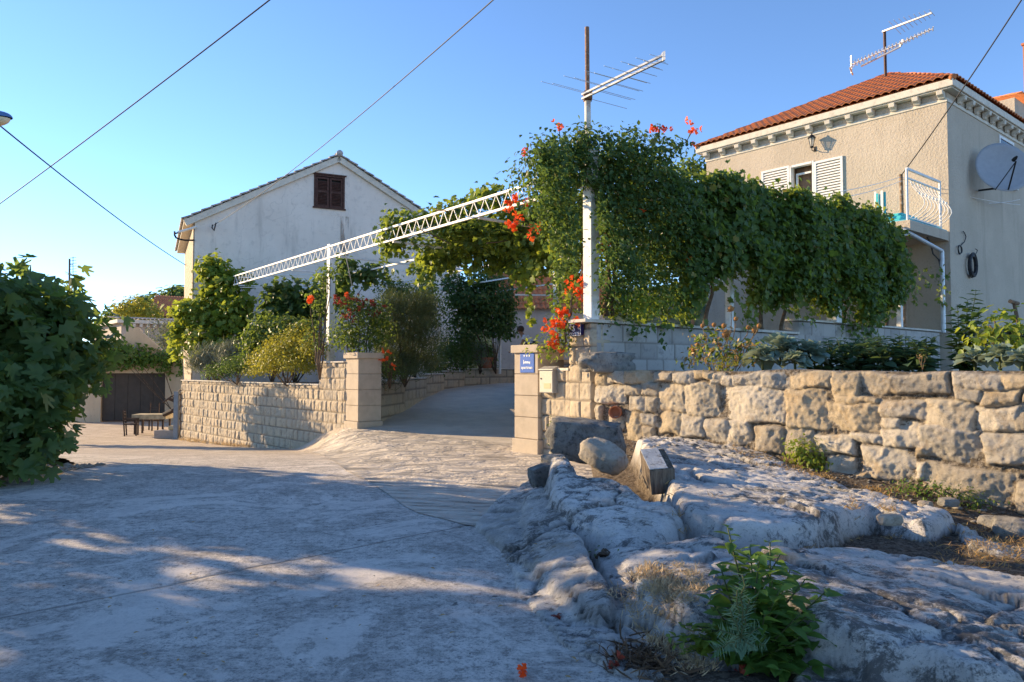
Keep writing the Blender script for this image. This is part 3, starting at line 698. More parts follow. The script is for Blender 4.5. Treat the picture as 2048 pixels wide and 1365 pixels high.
# ------------------------------------------------------------------ house on the right
M['tile'] = None
def m_tile():
    k = NT('clay_roof_tile'); r = k.island()
    col = k.mix(k.noise(5, 4), (0.50, 0.155, 0.06), (0.66, 0.25, 0.10))
    col = k.mix(k.math('MULTIPLY', k.ramp(k.noise(2.2, 6, 0.7), 0.5, 0.66), 0.6), col, (0.26, 0.11, 0.065))
    col = k.mix(k.math('MULTIPLY', k.ramp(k.noise(30, 5), 0.56, 0.7), 0.4), col, (0.5, 0.38, 0.26))
    k.color(col); k.rough(0.85); k.bump(k.noise(30, 5), 0.3, 0.01); return k.m
M['tile'] = m_tile()
M['oldtile'] = plain('grey_weathered_tile', (0.42, 0.385, 0.36), 0.9, 0, 0.25, 4, 0.5, dirt=((0.12, 0.10, 0.09), 5, 0.6))
def tile_face(A, B, C, D=None, row=0.36, pitch=0.235):
    """barrel tiles over the triangle A-B-C or quad A-B-C-D (A,B eave; C above B, D above A)"""
    A, B, C = Vector(A), Vector(B), Vector(C); D = Vector(D) if D is not None else C
    e = (B - A); L = e.length; e.normalize(); n = e.cross(C - A).normalized()
    if n.z < 0: n = -n
    up = n.cross(e).normalized()
    if up.z < 0: up = -up
    hC, hD = (C - A).dot(up), (D - A).dot(up); aD, aC = (D - A).dot(e), (C - A).dot(e)
    N = max(2, int(hC / row)); vs, fs = [], []
    for r in range(N):
        b0, b1 = hC * r / N, hC * (r + 1) / N
        lo0, hi0 = aD * b0 / hD, L + (aC - L) * b0 / hC; lo1, hi1 = aD * b1 / hD, L + (aC - L) * b1 / hC
        off = random.uniform(-.01, .01); samp = [a for a in np.arange(0, L, pitch / 8) if lo0 < a < hi0]
        samp = [lo0] + samp + [hi0]
        if len(samp) < 3: continue
        o = len(vs)
        for a in samp:
            ph = (a / pitch) % 1.0; h = 0.055 * math.sqrt(max(0, 1 - (2 * ph - 1) ** 2)) if ph < .72 * 1.4 else 0
            h = 0.06 * abs(math.sin(math.pi * (a / pitch)))
            jig = 0.008 * math.sin(math.floor(a / pitch) * 12.9 + r * 4.1)
            p = A + e * a + up * (b0 - 0.03 + jig) + n * (h + 0.045)
            a1 = min(max(a, lo1), hi1); q = A + e * a1 + up * b1 + n * (h + 0.012)
            p2 = A + e * a + up * (b0 - 0.03 + jig) + n * (h + 0.022)
            vs += [p2, p, q]
        for i in range(len(samp) - 1):
            k = o + 3 * i; fs += [(k, k + 3, k + 4, k + 1), (k + 1, k + 4, k + 5, k + 2)]
    return vs, fs
def ridge_tiles(mb, p, q, r=0.1, seg=0.36):
    p, q = Vector(p), Vector(q); d = q - p; n = max(1, int(d.length / seg))
    for i in range(n):
        a, b = p + d * (i / n), p + d * ((i + 1.12) / n)
        mb.tube([a, a + (b - a) * .12, b], [r * 1.12, r * 1.1, r * 0.86], 10)
K = Vector((12.12, 20.5, 0)); S1, S2 = 7.95, 8.1
hs = thing('rendered_house', 'two storey house in sunlit beige pebbledash with orange hipped roof', 'house', K)
FX = lambda px, py: (lambda p: ((p - K).dot(-UU), p.z))(onp(px, py, K, UU))       # px -> (along front, z)
Pf = lambda a, z, o=0.0: K - UU * a - VV * o + ZZ * z                              # front wall point, o outwards
Ps = lambda b, z, o=0.0: K + VV * b + UU * o + ZZ * z                              # side wall point
ZB, ZT = 1.0, 9.20
oa, oz1 = FX(1628, 322); ob, _ = FX(1580, 335); oz0 = oz1 - 2.0
wl = MB(); TK = 0.3
wl.box(Pf(0, ZB), -UU * oa, VV * TK, ZZ * (ZT - ZB)); wl.box(Pf(ob, ZB), -UU * (S1 - ob), VV * TK, ZZ * (ZT - ZB))
wl.box(Pf(oa, oz1), -UU * (ob - oa), VV * TK, ZZ * (ZT - oz1)); wl.box(Pf(oa, ZB), -UU * (ob - oa), VV * TK, ZZ * (oz0 - ZB))
wl.box(Ps(TK, ZB) , VV * (S2 - TK), -UU * TK, ZZ * (ZT - ZB))
wl.box(Pf(S1, ZB) + VV * TK, VV * (S2 - TK), UU * TK, ZZ * (ZT - ZB)); wl.box(Ps(S2, ZB) - UU * TK, -UU * (S1 - 2 * TK), -VV * TK, ZZ * (ZT - ZB))
wl.build('wall', M['stucco_house'], hs)
fl_ = MB().box(Pf(TK, 4.9, -TK), -UU * (S1 - 2 * TK), VV * (S2 - 2 * TK), ZZ * 0.2); fl_.build('floor_slab', M['wood'], hs)
OV = 0.27
cn = [Pf(-OV, 9.47, OV), Pf(S1 + OV, 9.47, OV), K - UU * (S1 + OV) + VV * (S2 + OV) + ZZ * 9.47, Ps(S2 + OV, 9.47, OV)]
apex = at(1779, 149, 25.9)
rf = MB()
for i, (a, b) in enumerate(((1, 0), (0, 3), (3, 2), (2, 1))):
    v, f = tile_face(cn[a] + ZZ * .02, cn[b] + ZZ * .02, apex); rf.add(v, f)
rf.add([c - ZZ * 0.0 for c in cn] + [apex - ZZ * .03], [(0, 1, 4), (1, 2, 4), (2, 3, 4), (3, 0, 4)])
ro = rf.build('roof', M['tile'], hs)
rt = MB(); [ridge_tiles(rt, c + ZZ * .0, apex - ZZ * .03, .085) for c in cn]; rt.build('ridge_tiles', M['tile'], ro, smooth=True)
ev = MB(); w0, h0 = S1 + 2 * OV, S2 + 2 * OV
ev.box(cn[0] - ZZ * 0.22, -UU * w0, VV * h0, ZZ * 0.21)
ev.box(cn[0] - ZZ * 0.26 - UU * .05 + VV * .05, -UU * (w0 - .1), VV * (h0 - .1), ZZ * 0.04)
eo = ev.build('eaves_slab', M['trim'], hs, bevel=0.02)
ft = MB(); ft.box(Pf(-0.03, 8.92, 0.03), -UU * (S1 + .06), VV * (S2 + .06), ZZ * 0.1); ft.build('frieze', M['trim'], hs, bevel=0.015)
def corbel_mb(p, out, along):
    mb = MB(); w = 0.17
    prof = [(0, 0.0), (0.06, 0.0), (0.10, 0.05), (0.20, 0.09), (0.22, 0.2), (0, 0.2)]
    return mb.prism([p - along * w / 2 + out * x + ZZ * z for x, z in prof], along * w)
for i in range(13):
    a = 0.1 + i * (S1 - 0.2) / 12; corbel_mb(Pf(a, 9.005, 0.03), -VV, UU).build('corbel', M['trim'], hs, bevel=0.012)
for i in range(1, 13):
    b = 0.1 + i * (S2 - 0.2) / 12; corbel_mb(Ps(b, 9.005, 0.03), UU, VV).build('corbel', M['trim'], hs, bevel=0.012)
# window with open shutters on the front
wn = MB()
for s in ((oa, oa + .05), (ob - .05, ob)): wn.box(Pf(s[0], oz0, 0.04), -UU * (s[1] - s[0]), VV * .2, ZZ * (oz1 - oz0))
wn.box(Pf(oa + .07, oz1 - .07, 0.04), -UU * (ob - oa - .14), VV * .2, ZZ * .07)
# inner casement
wn.box(Pf(oa + .09, oz0, -0.14), -UU * .06, VV * .05, ZZ * (oz1 - oz0 - .26)); wn.box(Pf(ob - .19, oz0, -0.14), -UU * .06, VV * .05, ZZ * (oz1 - oz0 - .26))
wn.box(Pf(oa + .19, oz1 - .32, -0.14), -UU * (ob - oa - .38), VV * .05, ZZ * .06)
wo = wn.build('window', M['white'], hs)
M['curtain'] = plain('brown_curtain', (0.20, 0.13, 0.085), 0.9, 0, 0.35, 4)
MB().box(Pf(oa, oz0, -0.32), -UU * (ob - oa), VV * .03, ZZ * (oz1 - oz0)).build('curtain', M['curtain'], wo)
def shutter(a0, a1, ztop, h, o, parent, mat, name='shutter'):
    mb = MB(); fw = 0.07; mb.box(Pf(a0, ztop - h, o + .045), -UU * fw, VV * .04, ZZ * h); mb.box(Pf(a1 - fw, ztop - h, o + .045), -UU * fw, VV * .04, ZZ * h)
    mb.box(Pf(a0 + fw, ztop - fw, o + .045), -UU * (a1 - a0 - 2 * fw), VV * .04, ZZ * fw); mb.box(Pf(a0 + fw, ztop - h, o + .045), -UU * (a1 - a0 - 2 * fw), VV * .04, ZZ * fw)
    n = int((h - .2) / 0.085)
    for i in range(n):
        z = ztop - fw - 0.06 - i * 0.085
        mb.box(Pf(a0 + fw, z - .03, o + .042), -UU * (a1 - a0 - 2 * fw), VV * .03 + ZZ * .045, ZZ * .012)
    return mb.build(name, mat, parent)
ra, rz = FX(1686, 312); shutter(ra, oa - .01, rz, 2.0, 0.0, wo, M['white'])
la, lz = FX(1524, 352); shutter(ob + .01, la, oz1 + .02, 2.0, 0.0, wo, M['white'])
# side window, mostly behind the dish
sx = lambda px, py: (lambda p: ((p - K).dot(VV), p.z))(onp(px, py, K, VV))
b0, bz = sx(1997, 270)
sw = MB(); sw.box(Ps(b0, bz - 1.5, 0.03), VV * .09, -UU * .1, ZZ * 1.5); sw.box(Ps(b0 + .09, bz - .09, .03), VV * 1.2, -UU * .1, ZZ * .09); sw.box(Ps(b0 + 1.29, bz - 1.5, .03), VV * .09, -UU * .1, ZZ * 1.5)
sw.box(Ps(b0 - .05, bz - 1.56, .10), VV * 1.5, -UU * .13, ZZ * .06)
so = sw.build('window', M['white'], hs); shutter_s = MB().box(Ps(b0 + .09, bz - 1.5, 0.012), VV * 1.2, -UU * .01, ZZ * 1.41); shutter_s.build('pane', M['glass'], so)
# balcony: slab, end railing, floor mat
BW = 2.55
sl = MB(); zb = 5.02
sl.box(Pf(0.02, zb, BW), -UU * 6.6, VV * (BW - .003), ZZ * .26); so_ = sl.build('balcony_slab', M['stucco_house'], hs)
MB().box(Pf(0.05, zb + .262, BW - .05), -UU * 6.4, VV * (BW - .1), ZZ * .03).build('balcony_floor', plain('turquoise_floor_paint', (0.10, 0.42, 0.50), 0.5, 0, 0.1), hs)
rl = MB(); zr1 = 6.62; q0, q1 = 0.35, BW - .06
for w_, h_ in ((zr1, .06), (zr1 - .24, .035), (zb + .34, .03)):
    rl.bar(Pf(.1, w_, q0), Pf(.1, w_, q1), .05, h_)
for q in (q0, q1): rl.bar(Pf(.1, zb + .27, q), Pf(.1, zr1, q), .045)
for i in range(9):
    q = q0 + (q1 - q0) * (i + .7) / 9.6; pts = []
    for k in range(11):
        f = k / 10; zq = zr1 - .25 - f * (zr1 - .25 - zb - .36); bul = 0.34 * math.sin(math.pi * min(1, f ** 1.7 * 1.0)) if f < 1 else 0
        pts.append(Pf(.1 - bul, zq, q))
    rl.tube(pts, .011, 6); rl.tube([pts[4] + ZZ * .03, pts[4] - ZZ * .03], .024, 6)
ro_ = rl.build('balcony_railing', M['white'], hs)
rl2 = MB(); pts = [Pf(a, 6.62, BW - .06) for a in np.linspace(.1, 6.5, 3)]
# turquoise things on the balcony
M['turq'] = plain('turquoise_cloth', (0.06, 0.46, 0.50), 0.7, 0, 0.15)
t = thing('beach_towel', 'turquoise towel with white stripes hanging over the balcony line', 'towel', Pf(2.6, 5.3, BW))
a0, z0 = (lambda p: ((p - K).dot(-UU), p.z))(onp(1748, 388, Pf(0, 0, BW - .3), UU)); a1, z1 = (lambda p: ((p - K).dot(-UU), p.z))(onp(1772, 420, Pf(0, 0, BW - .3), UU))
mb = MB()
for i in range(5):
    u0 = a1 + (a0 - a1) * i / 5; mb2 = MB().box(Pf(u0, z1 - .5, BW - .3 + .03 * (i % 2)), -UU * (a0 - a1) / 5, VV * .012, ZZ * (z0 - z1 + .5 + .05 * math.sin(i * 2)))
    mb2.build('stripe' if i % 3 == 1 else 'cloth', M['white'] if i % 3 == 1 else M['turq'], t)
tp_ = thing('folded_tarp', 'turquoise folded tarpaulin lying on the balcony behind the railing', 'tarpaulin', Pf(.8, 5.35, 1.4))
mb = MB()
for i in range(3): mb.box(Pf(.35 + .04 * i, 5.315 + .1 * i, 2.3 - .15 * i), -UU * (1.2 - .1 * i), VV * (1.5 - .25 * i), ZZ * .096)
mb.build('folds', M['turq'], tp_, bevel=.03)
# neighbour roof and chimney just inside the right edge
nh = thing('neighbour_house', 'orange tiled roof and brick chimney peeping in behind the beige house', 'house', (26, 34, 0))
c0 = at(2040, 186, 33); a_ = Vector((c0.x, 33, c0.z)); b_ = a_ + VV * 9; c_ = b_ - UU * 5 + ZZ * 3.0; d_ = a_ + VV * 1.5 - UU * 5 + ZZ * 3.0
d_ = a_ + VV * 4.2 - UU * 2.6 + ZZ * 1.4; c_ = b_ - UU * 2.6 + ZZ * 1.4
v, f = tile_face(a_, b_, c_, d_); MB().add(v, f).build('roof', M['tile'], nh)
MB().box(a_ + ZZ * -9.2 + VV * .3 - UU * .3, VV * 8.4, -UU * 6, ZZ * 9.15).build('wall', M['stucco_house'], nh)
ch = MB(); c1 = at(2061, 122, 37); ch.cbox((c1.x, c1.y, c1.z - 2.6), UU * .5, VV * .5, 3.4); ch.cbox((c1.x, c1.y, c1.z + .8), UU * .62, VV * .62, .1); ch.build('chimney', M['tile'], nh)

# wall lantern
lt = thing('wall_lantern', 'small black carriage lantern on the sunlit house wall above the window', 'lamp', Pf(*FX(1628, 290), 0))
lp = Pf(*FX(1630, 287), 0.2)
mb = MB(); mb.lathe(lp - ZZ * .20, [(.01, 0), (.05, .02), (.06, .05), (.035, .07)], 8).lathe(lp + ZZ * .12, [(.13, 0), (.12, .02), (.05, .10), (.02, .12), (.025, .15), (.005, .17)], 8)
for i in range(6):
    an = i * math.pi / 3; c, s_ = math.cos(an), math.sin(an); mb.tube([lp + Vector((.05 * c, .05 * s_, -.13)), lp + Vector((.105 * c, .105 * s_, .12))], .008, 4)
mb.tube([lp - ZZ * .19, lp - ZZ * .26, lp + VV * .1 - ZZ * .27, lp + VV * .2 - ZZ * .2], .014, 6); mb.box(lp + VV * .185 - ZZ * .27 - UU * .04, UU * .08, VV * .014, ZZ * .16)
mb.build('frame', M['dark'], lt)
gm = NT('lantern_glass'); gm.color((0.8, 0.78, 0.7)); gm.rough(.15); gm.b.inputs['Alpha'].default_value = .45
MB().lathe(lp - ZZ * .13, [(.045, 0), (.098, .25)], 6).build('glass', gm.m, lt)

# satellite dish
dc = onp(2007, 334, K + UU * 0.75, VV); nrm = Vector((-0.12, -0.95, 0.30)).normalized()
sd_ = thing('satellite_dish', 'large grey satellite dish on the shaded side wall of the house', 'dish', dc)
e1 = nrm.cross(ZZ).normalized(); e2 = e1.cross(nrm).normalized(); R = 0.80
vs, fs = [], []; NR, NA = 8, 48
for side in (0, 1):
    for i in range(NR + 1):
        r = R * i / NR
        for k in range(NA):
            an = 2 * math.pi * k / NA; vs.append(dc + (e1 * math.cos(an) * 0.93 + e2 * math.sin(an)) * r + nrm * (0.16 * (i / NR) ** 2 - .16 - .012 * side))
for side in (0, 1):
    o = side * (NR + 1) * NA
    for i in range(NR):
        for k in range(NA):
            k2 = (k + 1) % NA; q = (o + i * NA + k, o + i * NA + k2, o + (i + 1) * NA + k2, o + (i + 1) * NA + k); fs.append(q if side == 0 else q[::-1])
o = (NR + 1) * NA
for k in range(NA): k2 = (k + 1) % NA; fs.append((NR * NA + k, NR * NA + k2, o + NR * NA + k2, o + NR * NA + k))
MB().add(vs, fs).build('reflector', plain('dish_paint', (0.36, 0.37, 0.39), 0.5, 0, 0.05), sd_, smooth=True)
ar = MB(); foot = dc - e2 * R * .94 + nrm * .0; fd = dc + nrm * .62 - e2 * .12
ar.tube([foot, fd - e2 * .1], .022, 8); ar.bar(foot + e1 * .35, fd - e2 * .1, .02)
ar.build('arm', M['dark'], sd_)
MB().tube([fd + nrm * .08, fd, fd - nrm * .1], [.03, .05, .055], 10).build('feed_horn', M['dark'], sd_)
br = MB(); wb_ = onp(1955, 382, K, VV); br.bar(wb_ + UU * .02, wb_ + UU * .55 + VV * .1, .05); br.bar(wb_ + UU * .5 - VV * .03, dc - nrm * .2 - e2 * .35, .045); br.build('bracket', M['dark'], sd_)

# black hose coil and junction box on the side wall
hc = onp(1945, 531, K + UU * .09, VV); co_ = thing('hose_coil', 'black coiled hose hanging on the grey shaded house wall', 'hose', hc)
mb = MB()
for j in range(14):
    rr = .29 + random.uniform(-.045, .045); of = UU * random.uniform(-.05, .06); dz = random.uniform(-.02, .02); pts = []
    for k in range(33):
        an = 2 * math.pi * k / 32; pts.append(hc + of + VV * math.cos(an) * rr * 0.86 + ZZ * (math.sin(an) * rr * 1.08 + dz))
    mb.tube(pts, .016, 6)
mb.build('coil', M['cable'], co_, smooth=True)
mb = MB(); pts = [hc + UU * .02 + VV * (.12 + .22 * math.sin(k * .35)) + ZZ * (.28 + .055 * k - .012 * k * k * .3) for k in range(9)]; mb.tube(pts, .012, 6); mb.build('loose_end', M['cable'], co_)
jb = thing('cable_loop', 'looped grey cable fixed to the house corner beside the hose', 'cable', onp(1918, 500, K, VV))
mb = MB(); c = onp(1919, 500, K + UU * .05, VV)
for j in range(3):
    pts = [c + VV * math.cos(2 * math.pi * k / 20) * (.12 + .01 * j) + ZZ * math.sin(2 * math.pi * k / 20) * (.13 - .01 * j) + UU * .012 * j for k in range(21)]; mb.tube(pts, .01, 5)
mb.tube([onp(x, y, K + UU * .04, VV) for x, y in ((1921, 492), (1929, 484), (1932, 474), (1929, 466), (1926, 463))], .014, 6)
mb.build('loops', M['cable'], jb)

# ------------------------------------------------------------------ gable house on the left
C0 = Vector((-12.0, 28.0, 0)); V2 = Vector((0.9, 0.436, 0)); U2 = Vector((0.436, -0.9, 0)); LW = 10.8; DP = 8.0
gh = thing('gable_house', 'tall white rendered house with a shaded gable end and small brown attic shutters', 'house', C0)
Pg = lambda s, z, o=0.0: C0 + V2 * s + U2 * o + ZZ * z
ze, zr_ = 7.15, 10.1
g2 = lambda px, py: (lambda p: ((p - C0).dot(V2), p.z))(onp(px, py, C0, V2))
s0, z1 = g2(628, 348); s1, z0 = g2(689, 420)
wl = MB(); D = -U2 * 0.3
def gpoly(pts): wl.prism([Pg(s, z) for s, z in pts], D)
half = LW / 2; rz_ = lambda s: zr_ - abs(s - half) / half * (zr_ - ze)
gpoly([(0, -1.3), (s0, -1.3), (s0, rz_(s0)), (0, ze)]); gpoly([(s1, -1.3), (LW, -1.3), (LW, ze), (s1, rz_(s1))])
gpoly([(s0, -1.3), (s1, -1.3), (s1, z0), (s0, z0)])
gpoly([(s0, z1), (s1, z1), (s1, rz_(s1)), (half, zr_), (s0, rz_(s0))] if s0 < half < s1 else [(s0, z1), (s1, z1), (s1, rz_(s1)), (s0, rz_(s0))])
wl.box(Pg(0, -1.3, -.3), V2 * .3, -U2 * DP, ZZ * (ze + 1.3)); wl.box(Pg(LW - .3, -1.3, -.3), V2 * .3, -U2 * DP, ZZ * (ze + 1.3))
wl.box(Pg(.3, -1.3, -DP), V2 * (LW - .6), -U2 * .3, ZZ * (ze + 1.3))
def m_gable():
    m = M['stucco_white']; return m
wl.build('wall', M['stucco_white'], gh)
rf = MB(); vg = MB()
for sgn in (-1, 1):
    n = 17; slope = Vector((V2.x * sgn * half, V2.y * sgn * half, -(zr_ - ze))); top = Pg(half, zr_ + .14)
    ext = 1.075
    for i in range(n):
        a = top + slope * (ext * i / n); b = top + slope * (ext * (i + 1.12) / n)
        d = (b - a)
        nn_ = d.normalized().cross(U2); nn_ = nn_ if nn_.z > 0 else -nn_
        rf.box(a + U2 * (.22 + random.uniform(-.03, .03)) + nn_ * .0, d + nn_ * .05, -U2 * (DP + .6), nn_ * .045)
    a = top + U2 * .14; ln = slope * ext
    nn_ = slope.normalized().cross(U2); nn_ = nn_ if nn_.z > 0 else -nn_
    vg.box(a - nn_ * .245, ln, -U2 * .2, nn_ * .24)
    # box eaves
rf.build('roof', M['oldtile'], gh); vg.build('verge_board', M['trim'], gh, bevel=.015)
rt = MB(); ridge_tiles(rt, Pg(half, zr_ + .2, .25), Pg(half, zr_ + .2, -DP - .3), .12, .4); rt.build('ridge_tiles', M['oldtile'], gh, smooth=True)
ev = MB(); ev.box(Pg(-.38, ze - .16, .12), V2 * .38, -U2 * (DP + .4), ZZ * .16); ev.build('eaves', M['trim'], gh)
wf = MB()
for s in (s0, s1 - .07): wf.box(Pg(s, z0, .03), V2 * .07, -U2 * .15, ZZ * (z1 - z0))
wf.box(Pg(s0 + .07, z1 - .07, .03), V2 * (s1 - s0 - .14), -U2 * .15, ZZ * .07); wf.box(Pg(s0 - .04, z0 - .04, .07), V2 * (s1 - s0 + .08), -U2 * .15, ZZ * .06); wf.box(Pg(s0 - .06, z1 - .0, .08), V2 * (s1 - s0 + .12), -U2 * .15, ZZ * .05)
wo2 = wf.build('attic_window', M['brown'], gh)
mid = (s0 + s1) / 2
for a, b in ((s0 + .08, mid - .015), (mid + .015, s1 - .08)):
    mb = MB(); fw = .08
    mb.box(Pg(a, z0 + .03, .0), V2 * fw, -U2 * .05, ZZ * (z1 - z0 - .12)); mb.box(Pg(b - fw, z0 + .03, .0), V2 * fw, -U2 * .05, ZZ * (z1 - z0 - .12))
    for zz_ in (z0 + .03, (z0 + z1) / 2 - .04, z1 - .17): mb.box(Pg(a + fw, zz_, .0), V2 * (b - a - 2 * fw), -U2 * .05, ZZ * .08)
    nsl = 17
    for i in range(nsl): mb.box(Pg(a + fw, z0 + .1 + i * (z1 - z0 - .3) / nsl, -.045), V2 * (b - a - 2 * fw), U2 * .04 - ZZ * .045, ZZ * .014)
    mb.build('shutter', M['brown'], wo2)
MB().box(Pg(s0 + .07, z0, -.14), V2 * (s1 - s0 - .14), -U2 * .02, ZZ * (z1 - z0)).build('backing', M['dark'], wo2)
# render margin round the window and the rust stain below it (a thin stain of run-off)
mg = MB(); e_ = .24
mg.box(Pg(s0 - e_, z0 - .28, .008), V2 * e_, -U2 * .03, ZZ * (z1 - z0 + .35)); mg.box(Pg(s1, z0 - .28, .008), V2 * e_, -U2 * .03, ZZ * (z1 - z0 + .35)); mg.box(Pg(s0, z0 - .28, .008), V2 * (s1 - s0), -U2 * .03, ZZ * .26)
mg.build('render_margin', M['stucco_white'], gh)
k = NT('rust_run_stain'); k.color(k.mix(k.noise(6, 5), (0.42, 0.30, 0.22), (0.56, 0.50, 0.44))); k.rough(.95)
k.set(k.b.inputs['Alpha'], k.math('MULTIPLY', k.ramp(k.noise(2.2, 4, sc=(2.2, 2.2, .25)), .46, .62), .6))
MB().box(Pg(s1 - .16, z0 - 1.9, .006), V2 * .34, -U2 * .002, ZZ * 1.62).build('rust_stain', k.m, gh)
cl_ = MB()
for i in range(26): cl_.box(Pg(-.05, .8 + i * .245, -.02), V2 * .05, -U2 * 7.9, ZZ * .235)
cl_.build('side_cladding', plain('tan_boarding', (.42, .33, .23), .85, 0, .2, 4, .2), gh)
# cable brackets on the gable house
cb = thing('cable_bracket', 'black hooked cable bracket on the corner of the white gable house', 'bracket', Pg(0, 6.5))
mb = MB(); pts = [at(x, y, 27.9) for x, y in ((388, 481), (370, 481), (360, 479), (352, 476), (349, 470), (349, 463))]; mb.tube(pts, .035, 6); mb.tube([at(349, 468, 27.9), at(394, 454, 27.85)], .03, 6); mb.build('arm', M['dark'], cb)
mb = MB(); mb.tube([at(394, 454, 27.8), at(356, 465, 27.9)], .045, 6); mb.build('spar', M['white'], cb)
# ------------------------------------------------------------------ garage court at the end of the lane
GP = Vector((-22.9, 36, 0)); ga = Vector((0.985, 0.17, 0)); gb_ = Vector((-0.17, 0.985, 0))
gr = thing('garage', 'low cream garage with a wide dark door at the end of the lane', 'garage', GP)
fg = lambda px, py: (lambda p: ((p - GP).dot(ga), p.z))(onp(px, py, GP, ga))
Pr = lambda a, z, o=0.0: GP + ga * a - gb_ * o + ZZ * z
aL, zt = fg(138, 735); d0, dz1 = fg(203, 747); d1, _ = fg(331, 747); aR, _ = fg(385, 735)
zt = dz1 + .75; zg = -1.15; zp = fg(268, 660)[1]; ap = fg(268, 660)[0]
mb = MB(); th = gb_ * .3
mb.box(Pr(aL, zg), ga * (d0 - aL), th, ZZ * (zt - zg)); mb.box(Pr(d1, zg), ga * (aR - d1), th, ZZ * (zt - zg)); mb.box(Pr(d0, dz1), ga * (d1 - d0), th, ZZ * (zt - dz1))
mb.box(Pr(aL, zg, -.3), ga * .3, gb_ * 6, ZZ * (zt - zg)); mb.box(Pr(aR - .3, zg, -.3), ga * .3, gb_ * 6, ZZ * (zt - zg))
sl_ = fg(215, 690)[0]; sr = fg(338, 690)[0]
mb.prism([Pr(sl_, zt), Pr(sr, zt), Pr(sr, zt + .1), Pr(ap + .35, zp - .1), Pr(ap + .2, zp + .12), Pr(ap - .2, zp + .12), Pr(ap - .35, zp - .1), Pr(sl_, zt + .1)], th)
mb.build('wall', M['cream'], gr)
MB().box(Pr(aL + .3, zt - .25, -.3), ga * (aR - aL - .6), gb_ * 5.7, ZZ * .2).build('roof', M['oldtile'], gr)
dr = MB(); M['door'] = plain('grey_brown_garage_door', (0.075, 0.062, 0.05), 0.7, 0, 0.12, 3)
for i in range(5): dr.box(Pr(d0 + (d1 - d0) * i / 5 + .01, zg + .1, -.16), ga * ((d1 - d0) / 5 - .02), gb_ * .05, ZZ * (dz1 - zg - .12))
dr.box(Pr(d0, zg + .1, -.18), ga * (d1 - d0), gb_ * .03, ZZ * (dz1 - zg - .1)); dr.build('door', M['door'], gr)
# old stone house behind the garage, with pale eaves
oh = thing('old_house', 'old grey stone house with a flat eaves line behind the garage', 'house', (-27, 48, 0))
o0 = at(243, 640, 46); mb = MB(); Hh_ = o0.z
mb.box((o0.x, o0.y, -1.2), VV * 11, -UU * 8, ZZ * (Hh_ + 1.0)); mb.build('wall', m_stucco('old_stone_render', (0.42, 0.36, 0.30), (0.5, 0.43, 0.36), (0.3, 0.26, 0.22), 4, 0.4), oh)
mb = MB(); mb.box(Vector((o0.x, o0.y, Hh_ - .2)) - VV * .3 + UU * .3, VV * 11.6, -UU * 8.6, ZZ * .22)
for i in range(28): mb.box(Vector((o0.x, o0.y, Hh_ - .42)) + VV * (.2 + i * .4), VV * .16, UU * .24, ZZ * .2)
mb.build('eaves', M['trim'], oh)
b = Vector((o0.x, o0.y, Hh_ + .02)); v, f = tile_face(b - VV * .3 + UU * .3, b + VV * 11.3 + UU * .3, b + VV * 11 - UU * 4 + ZZ * .35, b - UU * 4 + ZZ * .35)
MB().add(v, f).build('roof', M['oldtile'], oh)
MB().box(Vector((o0.x, o0.y, Hh_ - 2.2)) - UU * 1.6 - VV * .03, -UU * .7, VV * .05, ZZ * 1.3).build('window', M['brown'], oh)
rh = thing('red_roof_house', 'distant house whose red tiled roof slopes up beside the white gable', 'house', (-30, 64, 0))
a_ = at(292, 632, 62); b_ = a_ + VV * 9; v, f = tile_face(a_, b_, b_ - UU * 5 + ZZ * 2.2, a_ - UU * 5 + ZZ * 2.2 + VV * 2); MB().add(v, f).build('roof', M['tile'], rh)
MB().box(a_ + ZZ * -6 - UU * .2 + VV * .2, VV * 8.5, -UU * 6, ZZ * 5.9).build('wall', M['cream'], rh)
# small outbuilding with a red tiled lean-to roof behind the driveway
ob_ = thing('outbuilding', 'plain wall with a red tiled lean-to roof at the head of the driveway', 'shed', (1.5, 33, 0))
a_ = at(985, 617, 33); b_ = at(1210, 617, 33.5); MB().box((a_.x, a_.y, .5), (b_ - a_), Vector((0, .3, 0)), ZZ * (a_.z - .5)).build('wall', m_stucco('pinkish_plaster', (0.50, 0.44, 0.38), (0.56, 0.5, 0.43), (0.42, 0.37, 0.32), 8, .2), ob_)
a_ = at(975, 619, 32.7); b_ = at(1215, 619, 33.2); c_ = at(1215, 548, 35.5); d_ = at(975, 548, 35); v, f = tile_face(a_, b_, c_, d_); MB().add(v, f).build('roof', M['tile'], ob_)
# hills far off
hx = np.linspace(-260, 260, 90); hy = np.linspace(110, 400, 30); HX, HY = np.meshgrid(hx, hy, indexing='ij')
prof = np.interp(HX / HY, [-0.9, -0.6, -0.53, -0.45, -0.40, -0.2, 0.05, 0.25, 0.4, 0.8], [0.03, 0.03, 0.045, 0.09, .12, .14, .15, .16, .12, .1])
HZ = prof * 150 * ss((HY - 110) / 60) * (0.75 + 0.5 * (fbm(HX * .02, HY * .02, 4, 41) + .5)) + fbm(HX * .12, HY * .12, 4, 43) * 5 - 2
hm = NT('wooded_hill'); hm.color(hm.mix(hm.ramp(hm.noise(.25, 6), .4, .6), (.035, .05, .022), (.10, .11, .05))); hm.rough(.95); hm.bump(hm.noise(.6, 6), 1, .5)
tag(link('hill', arr_mesh('hill', np.stack([HX, HY, HZ], -1).reshape(-1, 3), [grid_faces(90, 30)], True), hm.m), kind='structure')

